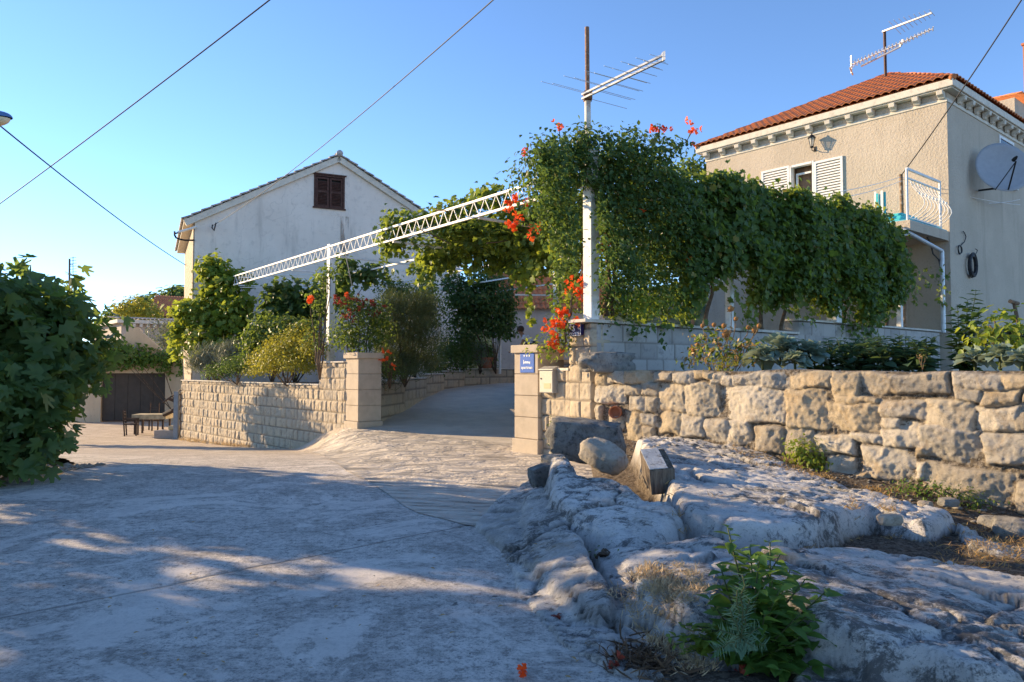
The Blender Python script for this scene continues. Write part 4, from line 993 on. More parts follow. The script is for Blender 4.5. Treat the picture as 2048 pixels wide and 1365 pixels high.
# ------------------------------------------------------------------ pergola of white welded steel
P0 = Vector((1.22, 11.86, 4.42)); P1 = Vector((-9.74, 26.0, 4.42)); TD = (P1 - P0); TLN = TD.length; TDn = TD.normalized()
pg = thing('pergola', 'white welded steel pergola with lattice trusses spanning from the gate to the house', 'pergola', (P0.x, P0.y, 2.2))
def truss(p, q, h, mat, parent, seg=.36, w=.046):
    mb = MB(); p, q = Vector(p), Vector(q); d = q - p; n = max(2, int(d.length / seg))
    mb.bar(p, q, w, w * .9); mb.bar(p + ZZ * h, q + ZZ * h, w, w * .9)
    for i in range(n):
        a = p + d * (i / n); b = p + d * ((i + .5) / n) + ZZ * h; c = p + d * ((i + 1) / n); mb.tube([a, b], .009, 5); mb.tube([b, c], .009, 5)
    return mb.build('truss', mat, parent)
truss(P0 + TDn * .12, P1, .30, M['white'], pg)
B0, B1 = P1 + Vector((.1, .15, 0)), Vector((-1.2, 29.2, 4.5)); truss(B0, B1, .29, M['white'], pg, .7)
R1 = P0 + VV * 11.6; truss(P0 + UU * .0 + VV * .15, R1, .28, M['white'], pg, .5)
for off in (2.3, 4.6, 6.9, 9.2):
    mb = MB(); a = P0 + VV * off + ZZ * .1 + TDn * .2; b = a + TDn * (TLN - 1.2 - off * .18); mb.bar(a, b, .055, .045); mb.build('rafter', M['white'], pg)
for f in (.17, .36, .52, .7):
    a = P0 + TDn * TLN * f - ZZ * .04; mb = MB(); mb.bar(a, a + VV * (7.5 - 6 * f), .05, .045); mb.build('rafter', M['white'], pg)
def post(p, z0, z1, w, round_=False):
    mb = MB()
    if round_: mb.tube([(p.x, p.y, z0), (p.x, p.y, z1)], w / 2, 12)
    else: mb.box((p.x, p.y, z0), UU * w, VV * w, ZZ * (z1 - z0))
    return mb.build('post', M['white'], pg, bevel=0 if round_ else .01)
mp = Vector((P0.x - .09, P0.y - .06, 0)); post(mp, 2.24, 4.95, .185)
p6 = onp(652, 700, P0, TD); post(Vector((p6.x, p6.y, 0)), 1.66, 4.80, .17)
for px in (1450, 1652, 1792):
    q = onp(px, 600, TP - tn_ * .12, td); post(Vector((q.x, q.y, 0)), 2.2 if px < 1500 else 2.5, 4.45, .12 if px != 1652 else .24)
q = at(1000, 700, 27.6); post(Vector((q.x, q.y, 0)), 1.3, 4.4, .09, True)
q = at(1106, 690, 22.5); post(Vector((q.x, q.y, 0)), 1.6, 4.4, .13); mb = MB(); mb.bar(at(1030, 590, 22.6), at(1104, 591, 22.5), .05); mb.build('rafter', M['white'], pg)
mb = MB()
for (x0, y0, Z0, x1, y1, Z1) in ((530, 551, 25, 700, 548, 25), (480, 575, 25.5, 640, 577, 25.5), (760, 545, 25, 1010, 530, 22), (600, 560, 25.4, 860, 566, 26)):
    mb.tube([at(x0, y0, Z0), at(x1, y1, Z1)], .012, 5)
mb.build('wires', M['white'], pg)
mb = MB(); pa = at(657, 519, 18.6); mb.tube([at(690, 505, 18), at(704, 572, 19)], .012, 5); mb.build('tie_rod', M['white'], pg)

# antenna on a tall mast standing on the pergola post
def yagi(mb, p, q, n, l0, l1, r=.008, ax=None):
    p, q = Vector(p), Vector(q); d = q - p
    for i in range(n):
        f = i / (n - 1); c = p + d * f; l = l0 + (l1 - l0) * f; mb.tube([c - ax * l / 2, c + ax * l / 2], r, 5)
am = thing('tv_antenna', 'log periodic antenna with twin pale booms on the tall rusty mast above the vine', 'antenna', (mp.x, mp.y, 4.9))
mx, my = mp.x + .09, mp.y + .02
mb = MB(); zt_ = at(1174, 55, my).z; zr2 = at(1176, 190, my).z
px_off = at(1174, 55, my).x - mx
mb.tube([(mx, my, 4.7), (mx + px_off * .4, my, zr2)], .05, 12); mb.build('lower_mast', plain('flaking_white_mast', (.6, .56, .5), .6, 0, .1, 6, .1, dirt=((.26, .13, .08), 5, .8)), am)
MB().tube([(mx + px_off * .4, my, zr2 - .25), (mx + px_off, my, zt_)], .036, 12).build('upper_mast', M['rust'], am)
ba, bb = at(1164, 194, my - .06), at(1327, 115, my - 1.1)
bm_ = MB()
for dz in (.035, -.035): bm_.bar(ba + ZZ * dz, bb + ZZ * dz, .035, .03)
bm_.box(bb - Vector((.02, .02, .06)), (bb - ba).normalized() * .05, Vector((0, .05, 0)), ZZ * .13); bm_.build('boom', M['alu'], am)
ax = Vector((.93, .33, -.12)).normalized(); el = MB(); d = bb - ba
for i, f in enumerate((.04, .14, .24, .33, .42, .5, .58, .65, .72, .78, .84, .9, .95)):
    L = .66 * (1 - f) + .12; c = ba + d * f; s_ = 1 if i % 2 else -1
    el.tube([c + ZZ * .035 * s_, c + ZZ * .035 * s_ + ax * L], .0042, 5); el.tube([c - ZZ * .035 * s_, c - ZZ * .035 * s_ - ax * L], .0042, 5)
el.build('elements', M['alu'], am)
cl = MB(); cl.cbox((mx + px_off * .4, my - .03, zr2 - .1), Vector((.13, 0, 0)), Vector((0, .16, 0)), .13); cl.build('clamp', M['rust'], am)

# roof antenna on the right house
ra_ = thing('tv_antenna', 'two tier aerial on a brown mast standing on the orange tiled roof', 'antenna', apex)
Za = 25.2; mb = MB(); mb.tube([at(1771, 142, Za) - ZZ * .5, at(1769, 62, Za)], .05, 8); mb.build('mast', M['brown'], ra_)
mb = MB(); mb.bar(at(1765, 64, Za), at(1864, 26, Za - 1.5), .06, .05); mb.build('boom', M['alu'], ra_)
a, b = at(1703, 130, Za), at(1866, 58, Za - 2); mb = MB(); mb.bar(a, b, .035); mb.bar(at(1722, 133, Za), at(1800, 94, Za - .8), .05); mb.bar(at(1800, 94, Za - .8), at(1806, 80, Za - .9), .05); mb.build('boom', M['alu'], ra_)
ax = Vector((.55, .8, .0)).normalized(); el = MB(); yagi(el, a, b, 24, .30, .18, .014, Vector((.3, .2, .9)).normalized()); yagi(el, a + ZZ * .0, b, 22, .45, .3, .012, ax)
el.tube([a - ZZ * .28, a + ZZ * .32], .03, 5); el.tube([a - ZZ * .28 + ax * .2, a - ZZ * .2 - ax * .3], .03, 5)
el.build('elements', M['alu'], ra_); el = MB()
yagi(el, at(1790, 56, Za - .3), at(1864, 26, Za - 1.5), 9, .8, .35, .008, Vector((.75, .5, -.3)).normalized()); el.build('elements', M['alu'], ra_)
# small far antenna behind the fig tree
fa = thing('tv_antenna', 'thin far aerial rising behind the fig tree on the left', 'antenna', at(139, 580, 42))
mb = MB(); mb.tube([at(138, 640, 42), at(139, 518, 42)], .05, 6); mb.build('mast', M['cable'], fa)
mb = MB(); yagi(mb, at(146, 516, 42), at(146, 550, 42), 7, .35, .4, .012, Vector((1, 0, .1)).normalized()); mb.tube([at(146, 514, 42), at(146, 552, 42)], .02, 5); mb.tube([at(139, 530, 42), at(146, 530, 42)], .02, 5); mb.build('elements', M['cable'], fa)

# street lamp whose head enters at the left edge
sl0 = thing('street_lamp', 'blue and cream street lamp head entering at the left edge of the view', 'street lamp', (-11, 12.4, 0))
hp = at(-22, 236, 12); mb = MB()
def half_ell(c, rx, ry, rz, up, n=24, m=7):
    vs, fs = [], []
    for i in range(m + 1):
        t = i / m * math.pi / 2
        for k in range(n):
            an = 2 * math.pi * k / n; vs.append((c.x + rx * math.cos(an) * math.cos(t) ** .7, c.y + ry * math.sin(an) * math.cos(t) ** .7, c.z + up * rz * math.sin(t)))
    for i in range(m):
        for k in range(n): k2 = (k + 1) % n; fs.append((i * n + k, i * n + k2, (i + 1) * n + k2, (i + 1) * n + k))
    return vs, fs
v, f = half_ell(hp, .375, .17, .115, 1); MB().add(v, f).build('hood', plain('blue_grey_enamel', (.10, .19, .38), .35, .2, .05), sl0, smooth=True)
v, f = half_ell(hp - ZZ * .012, .34, .15, .12, -1); MB().add(v, f).build('bowl', plain('cream_lamp_bowl', (.75, .62, .42), .3, 0, .05), sl0, smooth=True)
MB().lathe(hp - ZZ * .014, [(.16, 0), (.16, .014)], 4).build('gasket', M['dark'], sl0)
mb = MB(); mb.tube([(hp.x - 2.3, 12.2, -.3), (hp.x - 2.3, 12.2, 4.6), (hp.x - 1.9, 12.15, 5.2), (hp.x - .25, 12, hp.z)], [.075, .06, .045, .035], 10); mb.build('pole', M['alu'], sl0)

# overhead cables: catenaries between real fixings
def wire(label, p, q, sag, r, group=None, mat='cable'):
    p, q = Vector(p), Vector(q); pts = [p.lerp(q, i / 30) - ZZ * sag * 4 * (i / 30) * (1 - i / 30) for i in range(31)]
    o = MB().tube(pts, r, 6).build('overhead_cable', M[mat], None, smooth=True)
    return tag(o, label, 'cable', group)
wire('thick cable sloping up from the left edge to the top of the sky', at(-260, 590, 26), at(640, -78, 13), .15, .014, 'overhead cables')
wire('cable running from the hook on the white gable up out of the sky', at(425, 452, 28.2), at(1090, -92, 9), .25, .009, 'overhead cables')
wire('cable dropping from the street lamp to the corner of the white house', at(-22, 234, 12), at(372, 531, 28.0), .12, .013, 'overhead cables')
wp_top = onp(1802, 352, TP - tn_ * .4, td)
wire('cable climbing from the brown post to the upper right corner', wp_top, at(2120, -120, 13), .10, .015, 'overhead cables')
mb = MB(); mb.tube([at(425, 450, 28.1), at(424, 456, 28.05), at(428, 462, 28), at(432, 446, 28.05)], .025, 6); tag(mb.build('cable_hook', M['dark']), 'small black hook hanging on the white gable wall at the end of a cable', 'hook')
wpo = Vector((wp_top.x, wp_top.y, 1.7)); o = MB().tube([wpo, wpo + ZZ * 1.5 + Vector((.02, 0, 0)), wp_top + ZZ * .04], [.06, .055, .045], 10).build('wooden_post', plain('brown_pole', (.22, .14, .08), .85, 0, .35, 6, .3, dirt=((.5, .45, .38), 7, .7)))
tag(o, 'brown weathered pole carrying washing lines beside the balcony', 'post')
def line(label, p, q, sag=.03):
    p, q = Vector(p), Vector(q); o = MB().tube([p.lerp(q, i / 12) - ZZ * sag * 4 * (i / 12) * (1 - i / 12) for i in range(13)], .009, 5).build('washing_line', M['white'])
    tag(o, label, 'washing line', 'washing lines round the brown pole')
line('upper washing line from the brown pole to the dish', wp_top - ZZ * .02, Ps(4.3, 6.55, .5), .12)
line('lower washing line from the brown pole sagging to the side wall', wp_top - ZZ * .06, Ps(5.2, 6.9, .25), .35)
line('washing line from the brown pole over the vine top', wp_top - ZZ * .03, onp(1676, 386, TP - tn_ * .3, td) + ZZ * .02, .03)
line('slack washing line under the upper one over the vine', wp_top - ZZ * .14, onp(1680, 396, TP - tn_ * .3, td), .05)
# galvanised pipe frame under the balcony
pf = thing('pipe_frame', 'galvanised pipe frame standing under the balcony at the house corner', 'frame', Pf(.2, 2.4, .4))
M['galv'] = plain('galvanised_pipe', (.52, .55, .58), .4, .4, .1, 10)
mb = MB(); c1 = Pf(.12, 4.72, .25); mb.tube([c1 - ZZ * 2.25, c1], .06, 10); mb.tube([c1, onp(1808, 461, Pf(.12, 0, 0), VV)], .055, 10); mb.build('pipes', M['galv'], pf)
mb = MB(); mb.tube([onp(1806, 470, Pf(.12, 0, 0), VV), onp(1868, 466, Pf(.5, 0, 0), VV)], .04, 8); mb.build('brace', M['galv'], pf)
mb = MB(); mb.tube([onp(x, y, Pf(.18, 0, 0), VV) for x, y in ((1840, 462), (1853, 472), (1862, 490), (1866, 508), (1878, 520), (1882, 540), (1886, 552))], .022, 6); mb.build('hanging_cable', M['cable'], pf)
# ------------------------------------------------------------------ leaves
def fan(outline, z=None):
    """leaf template: outline (x,y) from the base, centre vertex on the midrib; slightly folded"""
    v = [(0, .42, 0.0)] + [(x, y, (abs(x) * .35 - .12 * (y - .4) ** 2) if z is None else z(x, y)) for x, y in outline]
    n = len(outline); f = [(0, 1 + i, 1 + (i + 1) % n) for i in range(n)]
    return np.array(v, float), np.array(f, np.int32)
LEAF = {
 'grape': fan([(0, .08), (.28, -.06), (.36, .16), (.56, .30), (.36, .50), (.40, .72), (.18, .72), (0, 1.0), (-.18, .72), (-.40, .72), (-.36, .50), (-.56, .30), (-.36, .16), (-.28, -.06)]),
 'ovate': fan([(0, 0), (.16, .12), (.30, .36), (.24, .62), (.10, .85), (0, 1.05), (-.10, .85), (-.24, .62), (-.30, .36), (-.16, .12)]),
 'small': fan([(0, 0), (.2, .25), (.22, .55), (0, 1), (-.22, .55), (-.2, .25)]),
 'fig': fan([(0, .10), (.20, -.05), (.34, .10), (.58, .28), (.50, .38), (.26, .40), (.46, .72), (.36, .78), (.14, .58), (.08, 1.0), (-.08, 1.0), (-.14, .58), (-.36, .78), (-.46, .72), (-.26, .40), (-.50, .38), (-.58, .28), (-.34, .10), (-.20, -.05)]),
 'blade': fan([(.03, 0), (.05, .5), (0, 1), (-.05, .5), (-.03, 0)], lambda x, y: -.25 * y * y),
 'needle': fan([(.035, 0), (.03, .6), (0, 1), (-.03, .6), (-.035, 0)], lambda x, y: 0),
 'cabbage': fan([(.04, 0), (.07, .2), (.26, .3), (.30, .42), (.43, .48), (.40, .62), (.47, .74), (.33, .84), (.27, .98), (.1, .96), (0, 1.05), (-.12, .96), (-.26, .98), (-.34, .82), (-.46, .72), (-.38, .6), (-.44, .47), (-.29, .4), (-.25, .28), (-.07, .2), (-.04, 0)], lambda x, y: .35 * abs(x) - .30 * y * y + .09 * math.sin(31 * x + 23 * y)),
 'petal': fan([(.0, 0), (.14, .3), (.34, .8), (.2, 1.02), (0, .9), (-.2, 1.02), (-.34, .8), (-.14, .3)], lambda x, y: .35 * y * y),
}
def unit(a): return a / np.maximum(np.linalg.norm(a, axis=1, keepdims=True), 1e-9)
def leaves(name, pos, nrm, size, tpl, mat, parent=None, droop=0.6, direc=None, seed=0, rjit=0.5):
    r = np.random.default_rng(seed + len(pos)); N = len(pos); T, F = LEAF[tpl]
    nrm = unit(np.asarray(nrm, float) + r.normal(0, rjit, (N, 3)) * .8)
    d = (np.array([0, 0, -1.0]) * droop + r.normal(0, .5, (N, 3))) if direc is None else np.asarray(direc, float) + r.normal(0, .18, (N, 3))
    d = d - nrm * (d * nrm).sum(1, keepdims=True); d = unit(d); x = np.cross(d, nrm)
    s = np.asarray(size) * r.uniform(.62, 1.25, N) if np.ndim(size) == 0 else np.asarray(size)
    P = pos[:, None, :] + s[:, None, None] * (T[None, :, 0:1] * x[:, None] + T[None, :, 1:2] * d[:, None] + T[None, :, 2:3] * nrm[:, None])
    k = len(T); FF = (F[None] + (np.arange(N) * k)[:, None, None]).reshape(-1, 3)
    return link(name, arr_mesh(name, P.reshape(-1, 3), [FF]), mat, parent)
def blob(c, r, ncl, per, sig, r_, shell=.55, low=-1.0):
    """clumped leaf sites round an ellipsoid; returns positions and outward directions"""
    c = np.array(tuple(c)); rad = np.array(r if np.ndim(r) else (r, r, r), float)
    u = unit(r_.normal(0, 1, (ncl * 3, 3))); u = u[u[:, 2] > low][:ncl]
    rr = shell + (1 - shell) * r_.uniform(0, 1, (len(u), 1)) ** .6
    cc = u * rr
    p = (cc[:, None] + r_.normal(0, 1, (len(u), per, 3)) * (sig / rad.mean())).reshape(-1, 3)
    o = unit(p + 1e-6); return c + p * rad, o
def blobs(lst, dens, sig, seed, per=9, shell=.55, low=-1.0):
    r_ = np.random.default_rng(seed); P, O = [], []
    for c, r in lst:
        a = np.prod(np.array(r if np.ndim(r) else (r, r, r))) ** (2 / 3) * 12.6
        p, o = blob(c, r, max(3, int(a * dens / per)), per, sig, r_, shell, low); P.append(p); O.append(o)
    return np.concatenate(P), np.concatenate(O)
UP = np.array([0, 0, 1.0])
L = {}
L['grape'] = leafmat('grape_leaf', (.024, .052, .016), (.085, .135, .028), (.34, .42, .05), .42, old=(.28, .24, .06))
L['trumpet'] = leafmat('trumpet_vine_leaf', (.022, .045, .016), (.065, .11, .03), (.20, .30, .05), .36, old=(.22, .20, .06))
L['fig'] = leafmat('fig_leaf', (.024, .05, .018), (.085, .13, .04), (.28, .38, .06), .42, old=(.24, .23, .07))
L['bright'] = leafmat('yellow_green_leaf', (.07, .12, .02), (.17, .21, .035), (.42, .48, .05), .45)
L['yellow'] = leafmat('golden_shrub_leaf', (.12, .14, .022), (.27, .25, .04), (.50, .45, .05), .4)
L['mid'] = leafmat('garden_leaf', (.035, .065, .02), (.09, .14, .035), (.26, .34, .05), .4)
L['rosemary'] = leafmat('rosemary_needle', (.035, .05, .025), (.10, .125, .055), (.24, .27, .08), .25)
L['grey'] = leafmat('grey_green_leaf', (.085, .10, .07), (.19, .20, .14), (.25, .27, .14), .25)
L['bed'] = leafmat('bean_leaf', (.03, .065, .04), (.08, .13, .075), (.2, .3, .08), .35)
L['cab'] = leafmat('cabbage_leaf', (.10, .15, .125), (.24, .30, .24), (.38, .44, .26), .28, .3)
L['dry'] = leafmat('dried_leaf', (.20, .12, .05), (.42, .28, .12), (.5, .32, .1), .3)
L['straw'] = leafmat('dry_grass_blade', (.30, .21, .12), (.55, .42, .26), (.5, .38, .2), .3)
L['red'] = leafmat('orange_red_petal', (.62, .055, .012), (.80, .12, .025), (.9, .16, .03), .35)
L['rose'] = leafmat('dark_red_petal', (.13, .025, .015), (.26, .05, .03), (.3, .05, .03), .3)
L['nettle'] = leafmat('nettle_leaf', (.035, .08, .018), (.10, .175, .035), (.26, .40, .05), .42)
L['lace'] = leafmat('thistle_leaf', (.06, .11, .065), (.12, .19, .11), (.2, .3, .12), .3)

def stems(name, segs, parent, mat=None, n=6):
    mb = MB()
    for pts, r in segs: mb.tube(pts, r, n)
    return mb.build(name, mat or M['bark'], parent, smooth=True)
def wob(p, q, n=6, a=.08):
    p, q = Vector(p), Vector(q); return [p.lerp(q, i / n) + Vector((random.uniform(-a, a), random.uniform(-a, a), random.uniform(-a, a) * .4)) * (0 if i in (0, n) else 1) for i in range(n + 1)]
def taper(a, b, n): return [a + (b - a) * i / n for i in range(n + 1)]

# ------------------------------------------------------------------ grape vine over the pergola side
gv = thing('grape_vine', 'huge dark green grape vine hanging as a thick curtain over the pergola side', 'vine', tuple(TP + td * 3 + ZZ * 1.6))
r_ = np.random.default_rng(5)
cv = lambda px, py: (lambda p: ((p - TP).dot(td), p.z))(onp(px, py, TP + tn_ * .25, td))
topc = [cv(x, y) for x, y in ((1075, 285), (1130, 268), (1200, 262), (1290, 290), (1340, 330), (1420, 352), (1500, 362), (1575, 380), (1640, 400), (1700, 402), (1740, 412), (1775, 430), (1800, 452), (1818, 480))]
botc = [cv(x, y) for x, y in ((1075, 430), (1130, 520), (1200, 615), (1260, 640), (1320, 628), (1390, 628), (1425, 560), (1470, 540), (1505, 560), (1530, 610), (1570, 600), (1620, 585), (1660, 610), (1700, 640), (1750, 645), (1790, 625), (1818, 560))]
ta = np.array([c[0] for c in topc]); tz = np.array([c[1] for c in topc]); ba_ = np.array([c[0] for c in botc]); bz_ = np.array([c[1] for c in botc])
A_ = r_.uniform(max(ta[0], ba_[0]), min(ta[-1], ba_[-1]), 5200)
fz = r_.beta(1.25, 1.0, len(A_))
zt_, zb_ = np.interp(A_, ta, tz), np.interp(A_, ba_, bz_)
zb_ = zb_ + fbm(A_ * 2.1, A_ * 0, 4, 51) * .8; zt_ = zt_ + fbm(A_ * 2.6, A_ * 0 + 7, 4, 57) * .4
Zc = zb_ + (zt_ - zb_) * fz - .06
bul = .30 * np.sin(np.pi * np.clip(fz, 0, 1)) + fbm(A_ * 1.4, Zc * 1.4, 4, 52) * .95
keep = fbm(A_ * 2.6, Zc * 2.6, 3, 53) + .40 - .34 * (1 - fz) * (Zc < zb_ + .7) > r_.uniform(-.25, .12, len(A_))
keep |= fz > .62
A_, Zc, bul = A_[keep], Zc[keep], bul[keep]
per = 8
c = np.stack([TP.x + A_ * td.x + bul * tn_.x, TP.y + A_ * td.y + bul * tn_.y, Zc], 1)
P = (c[:, None] + r_.normal(0, .105, (len(c), per, 3))).reshape(-1, 3)
nr = np.array([tn_.x, tn_.y, .45])[None] + r_.normal(0, .35, (len(P), 3))
isT = ((P[:, 0] - TP.x) * td.x + (P[:, 1] - TP.y) * td.y) < 2.2 + r_.normal(0, .45, len(P))      # trumpet vine end
Ptr, Ntr = P[isT], nr[isT]
Pg_, Ng_ = [P[~isT]], [nr[~isT]]
# foliage lying on the pergola roof behind the curtain, and sprays hanging in the opening
r_ = np.random.default_rng(6)
a2 = r_.uniform(.6, 11.3, 2600); b2 = r_.uniform(0, 1, 2600) ** 1.4 * 7.5
c = np.stack([TP.x + a2 * td.x - b2 * tn_.x, TP.y + a2 * td.y - b2 * tn_.y, 4.62 + r_.normal(0, .14, 2600) + .22 * np.exp(-b2 / 1.0)], 1)
Pg_.append((c[:, None] + r_.normal(0, .12, (len(c), 6, 3))).reshape(-1, 3)); Ng_.append(np.tile([0, -.1, 1.0], (len(c) * 6, 1)))
Pg = np.concatenate(Pg_); Ng = np.concatenate(Ng_)
seg = []
for px, z0, pxt in ((1548, 2.3, 1590), (1528, 2.3, 1520), (1690, 2.5, 1700), (1400, 2.3, 1440), (1868, 2.5, 1900), (1770, 2.5, 1760)):
    a = onp(px, 640, TP - tn_ * .3, td); b = onp(pxt, 470, TP - tn_ * .1, td); a.z = 1.7
    pts = wob(a, b, 8, .10); seg.append((pts, taper(.05, .022, 8)))
[stems('trunk', [s_], gv) for s_ in seg]
sp = []                                  # loose shoots at the bottom edge and ends
r_ = np.random.default_rng(9)
for px, py, ln in ((1290, 640, .5), (1340, 640, .35), (1690, 640, .9), (1745, 660, .7), (1755, 690, .5), (1720, 655, .6), (1830, 590, .6), (1850, 560, .5), (1880, 560, .7), (1885, 600, .5), (1510, 620, .5), (1475, 600, .5), (1500, 640, .4), (1590, 620, .4), (1610, 640, .3)):
    q = onp(px, py, TP + tn_ * .15, td)
    for k in range(int(ln * 34)): f = k / (ln * 34); sp.append(q + Vector((r_.normal(0, .10), r_.normal(0, .10), ln * .55 - ln * f + .0)))
sp = np.array([tuple(p) for p in sp]); Pg = np.concatenate([Pg, sp]); Ng = np.concatenate([Ng, np.tile([tn_.x, tn_.y, .4], (len(sp), 1))]); leaves('foliage', Pg, Ng, .125, 'grape', L['grape'], gv, seed=1)
# brighter backlit foliage on the pergola roof seen from below
pv = thing('grape_vine', 'sunlit yellow green grape vine trailing over the front truss', 'vine', tuple(P0 + TDn * 5 + VV * 2 + ZZ * -2))
lst = []
for px, py, Yd, r in ((785, 465, 17.3, (.30, .25, .42)), (800, 440, 17.2, (.3, .25, .22)), (775, 490, 17.6, (.22, .2, .3)), (845, 437, 16.8, (.35, .3, .10)), (900, 418, 16.2, (.38, .3, .12)), (950, 400, 15.6, (.40, .3, .13)), (985, 392, 14.8, (.3, .3, .16)),
                     (895, 505, 18.5, (.7, .7, .3)), (960, 480, 17.5, (.9, .8, .4)), (1030, 470, 16.5, (.8, .8, .45)), (1075, 450, 15.5, (.7, .7, .5)), (1090, 510, 16, (.55, .6, .4)), (1000, 520, 18, (.8, .6, .3)), (880, 520, 19, (.5, .5, .25)), (930, 450, 16.8, (.7, .6, .3)), (1125, 440, 14, (.45, .5, .6)), (1140, 530, 14.5, (.3, .4, .55)), (1050, 545, 17, (.3, .3, .2)), (850, 545, 20, (.25, .3, .22))):
    lst.append((at(px, py, Yd), r))
P, O = blobs(lst, 150, .12, 21, 7, .3)
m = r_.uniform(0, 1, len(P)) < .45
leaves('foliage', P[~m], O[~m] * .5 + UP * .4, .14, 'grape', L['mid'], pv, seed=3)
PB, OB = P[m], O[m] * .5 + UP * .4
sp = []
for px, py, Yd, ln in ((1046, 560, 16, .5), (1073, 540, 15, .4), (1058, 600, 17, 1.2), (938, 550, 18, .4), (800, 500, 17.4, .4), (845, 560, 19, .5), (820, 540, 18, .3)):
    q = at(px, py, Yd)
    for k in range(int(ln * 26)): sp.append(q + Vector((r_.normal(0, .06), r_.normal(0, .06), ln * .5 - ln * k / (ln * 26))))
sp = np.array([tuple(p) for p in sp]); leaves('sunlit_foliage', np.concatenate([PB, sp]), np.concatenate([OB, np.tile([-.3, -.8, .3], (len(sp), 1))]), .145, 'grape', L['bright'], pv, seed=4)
seg = []
for k in range(14):
    a = at(random.uniform(860, 1120), random.uniform(420, 520), random.uniform(14, 19)); seg.append((wob(a, a + Vector((random.uniform(-1.5, 1.5), random.uniform(-1, 1), random.uniform(-.3, .3))), 5, .06), .012))
[stems('cane', [s_], pv) for s_ in seg]

# ------------------------------------------------------------------ trumpet vine on the tall post
tv = thing('trumpet_vine', 'trumpet vine with orange red flowers climbing round the tall white post', 'vine', (mp.x, mp.y, 2.2))
lst = []
for px, py, Yd, r in ((1180, 330, 11.7, (.75, .6, .5)), (1110, 330, 11.9, (.5, .45, .42)), (1070, 345, 12.2, (.32, .35, .25)), (1250, 330, 12.0, (.7, .6, .5)), (1300, 300, 12.4, (.4, .4, .25)), (1240, 285, 12.2, (.35, .3, .18)), (1190, 280, 11.8, (.4, .35, .15)), (1330, 290, 12.6, (.25, .3, .12)),
                     (1230, 430, 12.0, (.45, .5, .8)), (1290, 430, 12.5, (.6, .6, .7)), (1340, 400, 13, (.6, .6, .5)), (1140, 440, 12.4, (.22, .3, .6)), (1240, 560, 12.2, (.35, .4, .55)), (1300, 580, 12.6, (.4, .4, .45)), (1130, 560, 12.5, (.25, .3, .4)), (1345, 520, 13.2, (.4, .4, .7)), (1110, 600, 12.6, (.16, .2, .3)), (1125, 660, 12.2, (.16, .16, .25)), (1110, 695, 12.1, (.22, .14, .12)), (1090, 400, 12.6, (.25, .3, .3)), (1035, 365, 13, (.2, .2, .1))):
    lst.append((at(px, py, Yd), r))
P, O = blobs(lst, 200, .10, 31, 9, .45)
P = np.concatenate([P, Ptr]); O = np.concatenate([O, Ntr])
keep = ~((np.abs(P[:, 0] - mp.x - .02) < .17) & (P[:, 1] < mp.y + .12) & (P[:, 2] < 4.3) & (rng.uniform(0, 1, len(P)) < .96))
P, O = P[keep], O[keep]
# leaflets in opposite pairs make it finer than the grape
PF, OF = P, O * .6 + UP * .4
lst = [(at(px, py, Yd), r) for px, py, Yd, r in ((1250, 590, 12.0, (.35, .3, .25)), (1290, 615, 12.0, (.4, .3, .2)), (1230, 620, 11.9, (.3, .3, .12)), (1330, 600, 12.4, (.3, .3, .22)), (1110, 690, 12.0, (.28, .14, .16)), (1130, 640, 12.1, (.2, .15, .3)), (1150, 600, 12.1, (.14, .15, .3)), (1095, 705, 12.0, (.2, .12, .08)))]
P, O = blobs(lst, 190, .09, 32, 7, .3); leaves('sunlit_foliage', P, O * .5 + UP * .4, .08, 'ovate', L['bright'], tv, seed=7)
P = []
for px, py, dx, dy, n in ((1330, 300, 60, -12, 26), (1255, 270, 12, -22, 12), (1310, 285, 8, -45, 14), (1160, 275, -10, -15, 8), (1060, 330, -15, -10, 8), (1005, 345, 50, 5, 16), (1260, 640, 4, 38, 14), (1280, 650, 10, 25, 10), (1323, 655, 6, 40, 14)):
    for k in range(n): f = k / n; P.append(at(px + dx * f + r_.normal(0, 3), py + dy * f + r_.normal(0, 3), 11.95 + r_.normal(0, .05)))
P = np.array([tuple(p) for p in P]); leaves('foliage', np.concatenate([PF, P]), np.concatenate([OF, np.tile([-.2, -.7, .5], (len(P), 1))]), .085, 'ovate', L['trumpet'], tv, seed=6)
seg = [(wob(at(1215, 632, 11.9), at(1215, 430, 12.0), 9, .05), taper(.035, .02, 9)), (wob(at(1225, 632, 11.95), at(1240, 380, 12.1), 9, .06), taper(.03, .02, 9)), (wob(at(1208, 632, 11.9), at(1232, 470, 12.0), 8, .07), .02), (wob(at(1120, 712, 12.1), at(1175, 470, 11.95), 9, .06), .018)]
seg += [([at(1385, 262, 12), at(1372, 285, 12), at(1345, 300, 12.1)], .008), ([at(1118, 258, 11.9), at(1120, 275, 11.9)], .008), ([at(1320, 250, 12), at(1318, 285, 12)], .008)]
[stems('trunk', [s_], tv) for s_ in seg]
def flower_cluster(c, rad, n, mat, parent, size=.075, name='flower_cluster', seed=0):
    r = np.random.default_rng(seed); P, N, D = [], [], []
    for i in range(n):
        ax = unit(r.normal(0, 1, (1, 3)) + np.array([[-.3, -.9, .1]]))[0]; b = np.array(tuple(c)) + r.normal(0, rad, 3)
        a = unit(np.cross(ax, [0.3, .2, 1.])[None])[0]; e = np.cross(ax, a)
        for k in range(5):
            an = 2 * math.pi * k / 5; d = a * math.cos(an) + e * math.sin(an); P.append(b); D.append(d * .8 + ax * .55); N.append(ax - d * .5)
    return leaves(name, np.array(P), np.array(N), size, 'petal', mat, parent, direc=np.array(D), rjit=.1, seed=seed)
